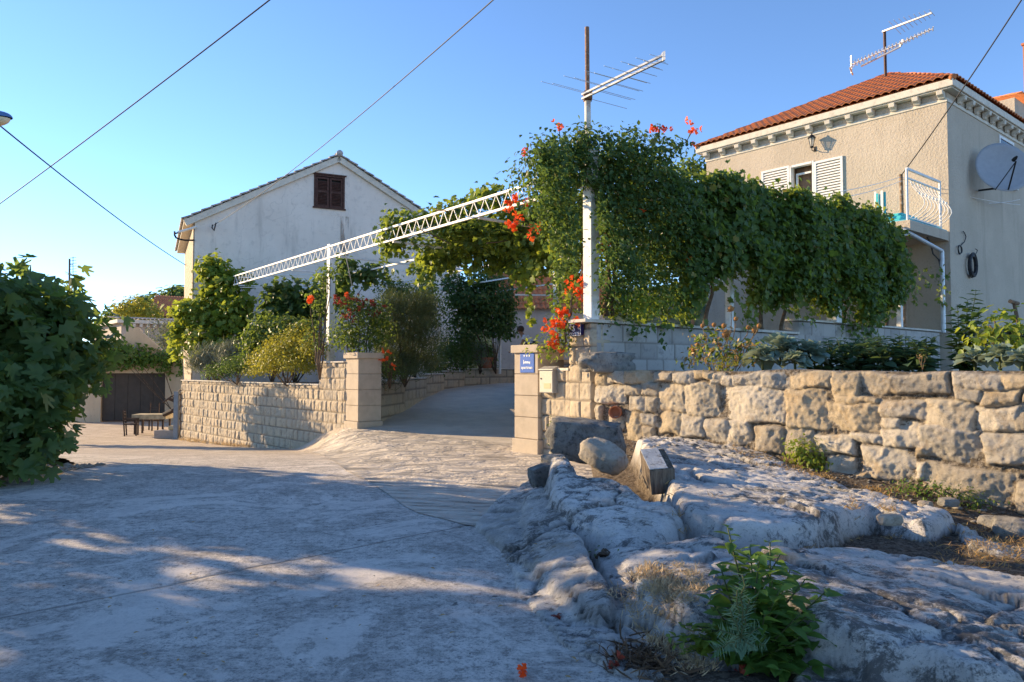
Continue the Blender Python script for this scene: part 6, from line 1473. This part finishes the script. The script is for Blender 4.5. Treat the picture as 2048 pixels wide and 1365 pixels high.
S = [on_rock(r_.uniform(1880, 2060), r_.uniform(1060, 1135)) for _ in range(80)] + [on_rock(1700 + i * 1.4 + r_.normal(0, 8), np.interp(1700 + i * 1.4, [1700, 1760, 1850, 1900], [1022, 1012, 1060, 1066])) for i in range(70)]
grass('dead_grass', 'brown dead grass in the cracks and along the right foot of the wall', S, L['dry'], .06, 8, .05, 93, 1.6)
S = [on_rock(r_.uniform(1370, 1560), 0) if 0 else on_rock(x, np.interp(x, [1300, 1370, 1460, 1560, 1640], [965, 1022, 1052, 1063, 1050]) + r_.normal(0, 3)) for x in r_.uniform(1320, 1650, 90)]
grass('crack_litter', 'dead leaves and stalks lodged in the crack under the upper slab', S, L['dry'], .07, 8, .04, 94, 1.5)
S = [on_rock(x, np.interp(x, [1440, 1560, 1640, 1800], [893, 930, 952, 985]) + r_.normal(0, 4)) for x in r_.uniform(1440, 1800, 120)]
grass('leaf_litter', 'brown leaf litter between the outcrop and the dry stone wall', S, L['dry'], .06, 8, .05, 95, 1.6)
tw_ = [on_rock(r_.normal(1295, 32), r_.normal(1325, 14)) for _ in range(60)]; grass('dead_twigs', 'heap of dead brown twigs at the front of the outcrop', tw_, plain('dead_twig', (.12, .075, .045), .9, 0, .3), .11, 5, .05, 96, 3.5)
S = [(lambda q: (q.x, q.y, gzf(q.x, q.y) + .01))(G0 + gd * r_.uniform(.3, 6.5) + gn * abs(r_.normal(.03, .06))) for _ in range(70)]
grass('weed_tufts', 'thin dry weed tufts along the foot of the block wall', S, L['straw'], .16, 6, .05, 97, .8)
# fallen flowers and leaves
for i, (px, py, s, m, lb) in enumerate([(1044, 1353, .034, 'red', 'bright red fallen flower on the concrete at the bottom edge'), (1237, 1342, .035, 'rose', 'withered orange flower beside the heap of twigs'), (1115, 1237, .03, 'rose', 'pink petal lying on the skirt of the outcrop'), (1478, 1345, .04, 'rose', 'crumpled pink blossom under the nettle plant'), (1455, 888, .05, 'red', 'orange flower fallen at the foot of the dry stone wall')]):
    x, y, z = on_rock(px, py); o = flower_cluster((x, y, z + .02), s * .3, 3, L[m], None, s, 'fallen_flower', 400 + i); tag(o, lb, 'flower')
P = []
for _ in range(60): x, y, z = on_rock(r_.uniform(200, 1250), r_.uniform(1000, 1360)); P.append((x, y, z + .012))
o = leaves('fallen_leaves', np.array(P), np.tile([0, 0, 1.0], (len(P), 1)), .035, 'small', L['dry'], None, rjit=.3); tag(o, 'few small dry leaves scattered over the concrete lane', 'leaves', kind='stuff')

# ------------------------------------------------------------------ foreground plants
def leafy_plant(name, label, cat, base, stalks, leaf, size, mat, seed, gap=.07, group=None, stemmat=None, smin=.45):
    t = thing(name, label, cat, tuple(base), group); r = np.random.default_rng(seed); P, D, N, Sz, seg = [], [], [], [], []
    for (tip, bend) in stalks:
        b = Vector(base) + Vector((r.normal(0, .04), r.normal(0, .04), 0)); tip = Vector(tip); n = 9
        pts = [b.lerp(tip, i / n) + Vector(bend) * math.sin(math.pi * i / n) for i in range(n + 1)]; seg.append((pts, taper(.008, .003, n)))
        ln = (tip - b).length; m = int(ln / gap); ph = r.uniform(0, 6.28)
        for j in range(m + 1):
            f = .12 + .88 * j / m; i = min(n - 1, int(f * n)); q = pts[i].lerp(pts[i + 1], f * n - i)
            for s in (0, math.pi):
                an = ph + j * math.pi / 2 + s + r.normal(0, .3); d = Vector((math.cos(an), math.sin(an), r.uniform(-.35, .25))); P.append(tuple(q)); D.append(tuple(d)); N.append((r.normal(0, .2) - d.x * .1, r.normal(0, .2), 1)); Sz.append(size * (1.15 - (1.15 - smin) * f ** 2) * r.uniform(.75, 1.2))
    leaves('foliage', np.array(P), np.array(N), np.array(Sz), leaf, mat, t, direc=np.array(D), rjit=.18, seed=seed)
    stems('stems', seg, t, stemmat or M['stem']); return t
M['stem'] = plain('green_stem', (.07, .085, .03), .7, 0, .2)
bz0 = rockz(1.10, 3.62)
base = Vector((1.13, 3.62, bz0)); Yp = 3.6
tips = [((1455, 1055), 3.75), ((1540, 1085), 3.65), ((1520, 1110), 3.5), ((1610, 1160), 3.6), ((1640, 1215), 3.7), ((1580, 1140), 3.8), ((1500, 1130), 3.8), ((1440, 1130), 3.6), ((1625, 1260), 3.5), ((1480, 1180), 3.45), ((1560, 1180), 3.4), ((1655, 1180), 3.7), ((1600, 1230), 3.4), ((1530, 1230), 3.35), ((1420, 1200), 3.6), ((1590, 1290), 3.4), ((1640, 1290), 3.6), ((1560, 1110), 3.7), ((1470, 1240), 3.5), ((1615, 1200), 3.8), ((1545, 1160), 3.55), ((1645, 1330), 3.5), ((1600, 1350), 3.4), ((1665, 1265), 3.6), ((1560, 1340), 3.35), ((1440, 1290), 3.45), ((1500, 1095), 3.7), ((1620, 1230), 3.55), ((1520, 1180), 3.4)]
leafy_plant('nettle_plant', 'tall leafy green weed with heart shaped leaves in front of the outcrop', 'plant', base, [(at(px, py, y), (random.uniform(-.03, .03), 0, 0)) for (px, py), y in tips], 'ovate', .12, L['nettle'], 201, .042, smin=.6)
b2 = on_rock(1500, 1320)
leafy_plant('low_weed', 'low weed with small sunlit leaves at the left foot of the tall plant', 'plant', Vector(b2), [(at(px, py, 3.7), (0, 0, .05)) for px, py in ((1360, 1250), (1385, 1262), (1350, 1290), (1400, 1285), (1420, 1270), (1440, 1300), (1375, 1300), (1460, 1262), (1340, 1275), (1405, 1255), (1430, 1290), (1365, 1310), (1450, 1315), (1475, 1285))], 'ovate', .085, L['bright'], 202, .035)
t = thing('thistle', 'pale blue green lacy thistle in front of the tall leafy weed', 'plant', base)
P, D, N = [], [], []; r2_ = np.random.default_rng(203); seg = []
for px, py in ((1475, 1180), (1440, 1260), (1520, 1255), (1500, 1200), (1460, 1220), (1500, 1290), (1470, 1300), (1430, 1300), (1530, 1290), (1485, 1150)):
    q0 = at(1483, 1275, 3.38); q1 = at(px, py, 3.36); pts = wob(q0, q1, 6, .012); seg.append((pts, .003))
    for f in np.linspace(.1, 1, 16):
        i = min(5, int(f * 6)); q = pts[i].lerp(pts[i + 1], f * 6 - i)
        for s in (-1, 1): P.append(tuple(q)); d = (q1 - q0).normalized(); sd = d.cross(Vector((0, -1, .2))) * s; D.append(tuple(sd + d * .5)); N.append((0, -1, .4))
leaves('foliage', np.array(P), np.array(N), .05, 'needle', L['lace'], t, direc=np.array(D), rjit=.4); stems('stems', seg, t, M['stem'])
P, D, N = [], [], []
for px, py in ((1455, 1330), (1490, 1345), (1510, 1320), (1470, 1310)): P.append(tuple(at(1483, 1285, 3.4))); D.append(tuple(at(px, py, 3.2) - at(1483, 1285, 3.4))); N.append((0, -.8, .6))
leaves('broad_leaves', np.array(P), np.array(N), .08, 'ovate', L['lace'], t, direc=np.array(D), rjit=.1)
def bush(label, pts, size, mat, seed, leaf='small', dens=800):
    lst = [(Vector(q), r) for q, r in pts]; return shrub('weed', label, 'weed', lst, leaf, size, mat, dens, .05, seed, lst[0][0] - ZZ * lst[0][1][2], nst=5)
q = onp(1610, 905, WP - VV * .12, UU); bush('round bright green weed growing out of the dry stone wall', [(q, (.17, .13, .17)), (q + UU * .08 - ZZ * .1, (.13, .12, .13))], .06, L['bright'], 210, dens=1100)
q = Vector(on_rock(1830, 1000)); bush('dark green weed at the foot of the wall left of the long stone', [(q + ZZ * .1, (.22, .12, .09)), (q + UU * .2 + ZZ * .08, (.18, .12, .08))], .035, L['nettle'], 211)
q = Vector(on_rock(1905, 1010)); bush('straggling weed in front of the long bottom stone of the wall', [(q + ZZ * .1, (.25, .14, .09)), (q + UU * .22 + ZZ * .06, (.18, .12, .08))], .035, L['mid'], 212)
q = Vector(on_rock(1207, 1115)); bush('tiny green tuft in the gully of the outcrop', [(q + ZZ * .02, (.05, .05, .04))], .025, L['mid'], 213, dens=900)
q = Vector(at(1100, 860, 9.6)); bush('thin green weed beside the dark stone block at the gate wall', [(q, (.03, .03, .05)), (q - ZZ * .14, (.04, .03, .06))], .05, L['mid'], 214, dens=500)

# ------------------------------------------------------------------ vegetable bed on the retaining wall
def bedp(px, py, e):    # point above the bed, e metres behind the dry wall face
    return onp(px, py, WP + VV * e, UU)
ds_ = thing('dried_sunflowers', 'clump of withered sunflowers with rust orange heads above the retaining wall', 'plant', bedp(1450, 735, .5))
seg, P, D, N = [], [], [], []; heads = [((1462, 618), .055), ((1453, 668), .075), ((1510, 660), .06), ((1497, 655), .04), ((1405, 652), .04), ((1428, 650), .04), ((1472, 638), .04), ((1518, 652), .04), ((1448, 652), .045), ((1395, 690), .04), ((1440, 690), .04), ((1388, 700), .05), ((1480, 690), .04)]
k = NT('dried_flower_head'); k.color(k.mix(k.noise(40, 4), (.20, .085, .03), (.52, .25, .08))); k.rough(.9); k.bump(k.noise(120, 3), .8, .01)
for i, ((px, py), rr) in enumerate(heads):
    h = bedp(px, py, .45 + .25 * random.random()); b = bedp(1445 + (px - 1445) * .4, 742, .6); pts = wob(b, h, 6, .03); seg.append((pts, .006))
    f = (Vector((-.3, -.9, -.1 + random.uniform(-.3, .3)))).normalized(); mb = MB(); rr *= .72; mb.lathe(h, [(rr * .3, -.02), (rr * .95, -.01), (rr, .01), (rr * .7, .03), (rr * .1, .035)], 14, f); mb.build('flower_head', k.m, ds_, smooth=True)
    a = f.orthogonal().normalized(); e = f.cross(a)
    PP = np.array([tuple(h)] * 16); DD = np.array([tuple(a * math.cos(t_ * .3927) + e * math.sin(t_ * .3927) + f * .3) for t_ in range(16)]); leaves('ray_petals', PP, np.tile(tuple(f), (16, 1)), rr * 1.5, 'small', L['dry'], ds_, direc=DD, rjit=.3)
stems('stems', seg, ds_, M['wood'])
P, O = blobs([(bedp(1400, 700, .5), (.22, .3, .2)), (bedp(1440, 715, .4), (.3, .3, .2)), (bedp(1420, 675, .6), (.25, .25, .12)), (bedp(1480, 710, .5), (.3, .3, .18)), (bedp(1500, 690, .7), (.2, .25, .1)), (bedp(1378, 720, .6), (.15, .2, .12))], 150, .06, 220, 6, .2)
m = r_.uniform(0, 1, len(P)) < .5; leaves('dry_leaves', P[m], O[m], .07, 'small', L['dry'], ds_); leaves('foliage', P[~m], O[~m], .08, 'ovate', L['mid'], ds_)
P, O = blobs([(bedp(1437, 728, .2), (.14, .12, .1)), (bedp(1460, 720, .2), (.2, .12, .08))], 260, .05, 221, 5, .2); leaves('yellowing_leaves', P, O + UP * .5, .09, 'blade', L['yellow'], ds_)
def cabbage(label, c, R, seed, n=26):
    c = Vector(c); c.z = max(1.5, c.z - .09)
    t = thing('cabbage_plant', label, 'cabbage', tuple(c), 'cabbages in the raised vegetable bed'); r = np.random.default_rng(seed); P, D, N, S = [], [], [], []
    for i in range(n):
        an = i * 2.4; el = .05 + 1.05 * (i / n) + r.normal(0, .12); d = Vector((math.cos(an) * math.cos(el), math.sin(an) * math.cos(el), math.sin(el))); P.append(tuple(Vector(c) + ZZ * (.05 + .10 * i / n) * R / .3)); D.append(tuple(d)); N.append(tuple(-Vector((math.cos(an), math.sin(an), 0)) * math.sin(el) + ZZ * math.cos(el))); S.append(R * r.uniform(.75, 1.15) * (1 - .35 * i / n))
    leaves('leaves', np.array(P), np.array(N), np.array(S), 'cabbage', L['cab'], t, direc=np.array(D), rjit=.22, seed=seed)
    stems('stalk', [([Vector(c) - ZZ * .1, Vector(c) + ZZ * .05], .016)], t, M['stem']); return t
for i, (px, py, e, R, lb) in enumerate([(1525, 712, .35, 0.25, 'blue green cabbage beside the withered sunflowers'), (1560, 700, .6, 0.28, 'large cabbage with silvery upper leaves behind the first one'), (1590, 722, .4, 0.21, 'cabbage with a curled pale leaf in the middle of the bed'), (1620, 705, .8, 0.24, 'loose cabbage at the left end of the bean row'), (1950, 715, .6, .21, 'cabbage with a big sunlit ribbed leaf under the rose sapling'), (2000, 705, .5, .18, 'cabbage with pale frilled leaves near the right edge'), (2045, 718, .4, .18, 'bluish cabbage cut by the right edge'), (1985, 668, 1.2, .18, 'tall bolting cabbage behind the frilled one'), (2030, 670, 1.3, .17, 'bolting cabbage beside the spade handle')]):
    cabbage(lb, bedp(px, py, e), R, 230 + i)
shrub('broad_leaf_plant', 'bright green bushy plant standing among the cabbages on the right', 'plant', [(bedp(2000, 660, 1.0), (.3, .25, .22)), (bedp(2030, 680, .9), (.25, .2, .2)), (bedp(1985, 690, .9), (.25, .2, .15))], 'ovate', .09, L['bright'], 170, .07, 240, bedp(2005, 725, 1.0))
rr_ = random.Random(3)
for i in range(11):
    px = 1640 + i * 22; c = onp(px, 722, WP + VV * (1.2 + .25 * (i % 3)), UU)
    lb = ['low dark bean plant, %s of the bean row' % w_ for w_ in ('first', 'second', 'third', 'fourth', 'fifth', 'sixth', 'seventh', 'eighth', 'ninth', 'tenth', 'last')][i]
    leafy_plant('bean_plant', lb + ' from the left', 'plant', Vector((c.x, c.y, 1.4)), [(c + Vector((rr_.uniform(-.35, .35), rr_.uniform(-.25, .25), rr_.uniform(.1, .32))), (0, 0, .05)) for _ in range(7)], 'ovate', .17, L['bed'], 250 + i, .075, 'bean plants in a row on the raised bed')
b = onp(1932, 725, WP + VV * 1.9, UU); b.z = 1.38
leafy_plant('rose_sapling', 'slim dark rose sapling rising against the shaded house wall', 'plant', b, [(onp(px, py, WP + VV * (1.9 + d), UU), (0, 0, 0)) for px, py, d in ((1952, 582, 0), (1915, 610, .1), (1970, 640, -.1), (1903, 650, .1), (1945, 620, .2), (1925, 640, -.2), (1935, 600, .1), (1960, 620, 0), (1965, 665, .1), (1910, 680, 0), (1940, 670, .2), (1955, 690, -.1))], 'ovate', .15, L['trumpet'], 270, .06, smin=.7)
b = bedp(1845, 740, .12); tg = thing('seed_stalk', 'thin dry seed stalk standing on the edge of the retaining wall', 'plant', b); stems('stems', [(wob(b, bedp(1843, 712, .12), 4, .01), .003), (wob(b, bedp(1850, 716, .12), 4, .01), .003), (wob(b, bedp(1838, 715, .12), 4, .01), .003)], tg, M['wood']); P, O = blobs([(bedp(1844, 713, .12), (.04, .04, .03))], 900, .02, 271); leaves('seed_heads', P, O, .018, 'small', L['dry'], tg)
# spade handle stuck in the bed
c0, c1 = onp(2028, 606, WP + VV * 2.4, UU), onp(2045, 690, WP + VV * 2.4, UU); sp_ = thing('spade', 'wooden T handled spade standing in the bed against the house wall', 'spade', c1)
MB().tube([c0, c1, c1 + (c1 - c0) * .5], .022, 8).build('shaft', M['wood'], sp_); MB().tube([c0 - VV * .14 + ZZ * .01, c0 + VV * .14], .026, 8).build('handle', M['wood'], sp_)
# ------------------------------------------------------------------ things in the garage court
M['chairwood'] = plain('dark_chair_wood', (.06, .04, .03), .6, 0, .3, 8, .1); M['tablecloth'] = plain('faded_table_cloth', (.42, .36, .24), .8, 0, .25, 5)
def chair(label, c, rot, h=.95):
    t = thing('garden_chair', label, 'chair', tuple(c), 'chairs round the table in the garage court'); a = Vector((math.cos(rot), math.sin(rot), 0)); b = Vector((-a.y, a.x, 0)); w = .46
    MB().box(c - a * w / 2 - b * w / 2 + ZZ * .43, a * w, b * w, ZZ * .04).build('seat', M['chairwood'], t)
    for s in (-1, 1):
        MB().bar(c + b * s * .2 - a * .2, c + b * s * .2 - a * .27 + ZZ * h, .045).build('leg', M['chairwood'], t); MB().bar(c + b * s * .2 + a * .2, c + b * s * .2 + a * .2 + ZZ * .65, .045).build('leg', M['chairwood'], t)
        MB().box(c + b * (s * .2 - .03) - a * .22 + ZZ * .64, a * .46, b * .06, ZZ * .03).build('armrest', M['chairwood'], t)
    mb = MB(); [mb.bar(c - a * (.215 + .05 * f) - b * .2 + ZZ * (.43 + .5 * f), c - a * (.215 + .05 * f) + b * .2 + ZZ * (.43 + .5 * f), .05, .02) for f in (.3, .55, .8, 1)]; mb.build('backrest', M['chairwood'], t)
gq = lambda px, Y: (lambda p: Vector((p.x, p.y, gzf(p.x, p.y) + .0)))(at(px, 800, Y))
chair('dark wooden armchair standing apart left of the court table', gq(264, 29), .3, 1.0)
chair('dark slatted chair pushed behind the court table', gq(302, 31.5), -1.7, 1.15)
tb_ = thing('garden_table', 'small table with a pale cloth standing before the garage door', 'table', gq(306, 29.8)); c = gq(306, 29.8)
MB().cbox(c + ZZ * .74, Vector((1.25, .1, 0)), Vector((-.06, .75, 0)), .04).build('tabletop', M['chairwood'], tb_)
MB().cbox(c + ZZ * .60, Vector((1.29, .1, 0)), Vector((-.06, .79, 0)), .19).build('cloth', M['tablecloth'], tb_)
for sx_ in (-1, 1):
    for sy_ in (-1, 1): MB().box(c + Vector((sx_ * .55 - .03, sy_ * .3 - .03, 0)), (.06, 0, 0), (0, .06, 0), (0, 0, .62)).build('leg', M['chairwood'], tb_)
t = thing('stone_bench', 'low block bench with a cushion beside the court table', 'bench', gq(343, 28)); c = gq(340, 28)
MB().cbox(c, Vector((.9, .05, 0)), Vector((0, .5, 0)), .3).build('block', M['greyblocks'], t, bevel=.02); MB().cbox(c + ZZ * .303 + Vector((.2, 0, 0)), Vector((.34, .05, 0)), Vector((0, .36, 0)), .16).build('cushion', M['tablecloth'], t, bevel=.04)
t = thing('garden_swing', 'dark reclining garden seat with a slanting arm by the end of the block wall', 'seat', gq(345, 29.5)); mb = MB(); mb.tube([at(325, 806, 29.3), at(345, 792, 29.3), at(362, 780, 29.2)], .035, 6); mb.build('arm', M['chairwood'], t); mb = MB(); mb.tube([at(338, 798, 29.2), at(350, 803, 29.2), at(360, 800, 29.2)], .06, 8); mb.tube([at(328, 830, 29.3), at(345, 822, 29.2), at(362, 815, 29.2)], .09, 8); mb.build('cushion', M['chairwood'], t)
p = Vector((G0.x, G0.y, 0)) - gd * .25 + gn * .1; z = gzf(p.x, p.y); t = thing('gate_post', 'grey blue steel gate post at the far end of the block wall', 'post', (p.x, p.y, z)); MB().cbox((p.x, p.y, z), Vector((.17, 0, 0)), Vector((0, .12, 0)), 1.75).build('post', plain('blue_grey_paint', (.22, .27, .32), .5, 0, .1), t, bevel=.01)
MB().bar((p.x + .1, p.y, z + 1.62), at(372, 782, G0.y - .3), .03).build('stay', M['wood'], t)
MB().cbox((p.x + .17, p.y + .05, z), Vector((.07, 0, 0)), Vector((0, .1, 0)), 1.72).build('hinge_rail', M['wood'], t)
# ------------------------------------------------------------------ person bending on the terrace
M['skin'] = plain('skin', (.30, .16, .10), .55, 0, .05); M['shirt'] = plain('white_shirt', (.62, .62, .66), .85, 0, .04, 10, .2); M['hair'] = plain('brown_hair', (.055, .03, .016), .6, 0, .3, 40, .3); M['shorts'] = plain('dark_shorts', (.05, .05, .07), .85, 0, .1)
def skin(name, verts, edges, radii, mat, parent, root=0, lev=2):
    me = bpy.data.meshes.new(name); me.from_pydata([tuple(v) for v in verts], edges, []); o = link(name, me, mat, parent)
    o.modifiers.new('skin', 'SKIN'); sv = me.skin_vertices[0].data
    for i, r in enumerate(radii): sv[i].radius = (r, r) if np.ndim(r) == 0 else r
    sv[root].use_root = True; md = o.modifiers.new('sub', 'SUBSURF'); md.levels = lev; md.render_levels = lev
    o.modifiers['skin'].use_smooth_shade = True; return o
bp = at(1056, 684, 22.0); ps = thing('person', 'person in a white shirt bending forward behind the gate pillar', 'person', (bp.x, 22, 1.62))
o = Vector((bp.x, 22.0, 1.62)); X_ = Vector((1, 0, 0)); Y_ = Vector((0, 1, 0))
hip = o + X_ * .12 + ZZ * .52; neck = at(1046, 672, 22) ; head = at(1040, 661, 22)
v = [hip, hip.lerp(neck, .4) + ZZ * .03, hip.lerp(neck, .8) + ZZ * .02, neck, neck.lerp(head, .5), head - ZZ * .01, head + Vector((-.03, -.01, .05))]
e = [(0, 1), (1, 2), (2, 3), (3, 4), (4, 5), (5, 6)]; rd = [(.15, .12), (.15, .11), (.16, .11), .075, .05, .085, .07]
for s in (-1, 1):
    b = len(v); v += [hip + Y_ * s * .1 - X_ * .02, hip + Y_ * s * .13 - X_ * .36 + ZZ * .04, o + Y_ * s * .12 - X_ * .12 + ZZ * .08, o + Y_ * s * .12 - X_ * .30 + ZZ * .04]; e += [(0, b), (b, b + 1), (b + 1, b + 2), (b + 2, b + 3)]; rd += [.095, .062, .042, .035]
    b = len(v); sh = hip.lerp(neck, .85) + Y_ * s * .17; el_ = sh + Vector((-.10, s * .03, -.26)); wr = el_ + Vector((-.20, -s * .06, -.12)); pm = wr + Vector((-.07, 0, -.03)); v += [sh, el_, wr, pm]; e += [(2, b), (b, b + 1), (b + 1, b + 2), (b + 2, b + 3)]; rd += [.055, .042, .028, .03]
    for fi in range(5):
        c = len(v); dy = (fi - 2) * .018; L_ = (.05, .075, .085, .078, .06)[fi]; d = Vector((-.9, dy * 9, -.3 - .1 * (fi == 0))).normalized()
        v += [pm + Vector((-.01, dy, 0)), pm + Vector((-.01, dy, 0)) + d * L_ * .55, pm + Vector((-.02, dy, -.015)) + d * L_]; e += [(b + 3, c), (c, c + 1), (c + 1, c + 2)]; rd += [.010, .009, .008]
skin('body', v, e, rd, M['skin'], ps)
v = [hip + ZZ * .01, hip.lerp(neck, .4) + ZZ * .035, hip.lerp(neck, .82) + ZZ * .025, neck - ZZ * .01]; e = [(0, 1), (1, 2), (2, 3)]; rd = [(.175, .14), (.175, .13), (.185, .13), .10]
for s in (-1, 1):
    b = len(v); sh = hip.lerp(neck, .85) + Y_ * s * .17; v += [sh, sh + Vector((-.04, s * .012, -.11))]; e += [(2, b), (b, b + 1)]; rd += [.078, .068]
skin('shirt', v, e, rd, M['shirt'], ps, 1)
v = [hip, hip + Y_ * .1, hip + Y_ * .13 - X_ * .30 + ZZ * .03, hip - Y_ * .1, hip - Y_ * .13 - X_ * .30 + ZZ * .03]; skin('shorts', v, [(0, 1), (1, 2), (0, 3), (3, 4)], [(.17, .15), .115, .085, .115, .085], M['shorts'], ps)
mb = MB(); vs, fs = [], []
for i in range(9):
    for k_ in range(16):
        th, ph = math.pi * i / 8, 2 * math.pi * k_ / 16; rr = .105 * (1 + .06 * math.sin(5 * ph + 3 * th)); vs.append(head + Vector((.02, 0, .03)) + Vector((rr * 1.05 * math.sin(th) * math.cos(ph) + .03 * (1 + math.cos(th)) * 0, rr * math.sin(th) * math.sin(ph), rr * math.cos(th) * (1.0 if th < 1.6 else .9))))
for i in range(8):
    for k_ in range(16): k2 = (k_ + 1) % 16; fs.append((i * 16 + k_, i * 16 + k2, (i + 1) * 16 + k2, (i + 1) * 16 + k_))
mb.add(vs, fs).build('hair', M['hair'], ps, smooth=True)
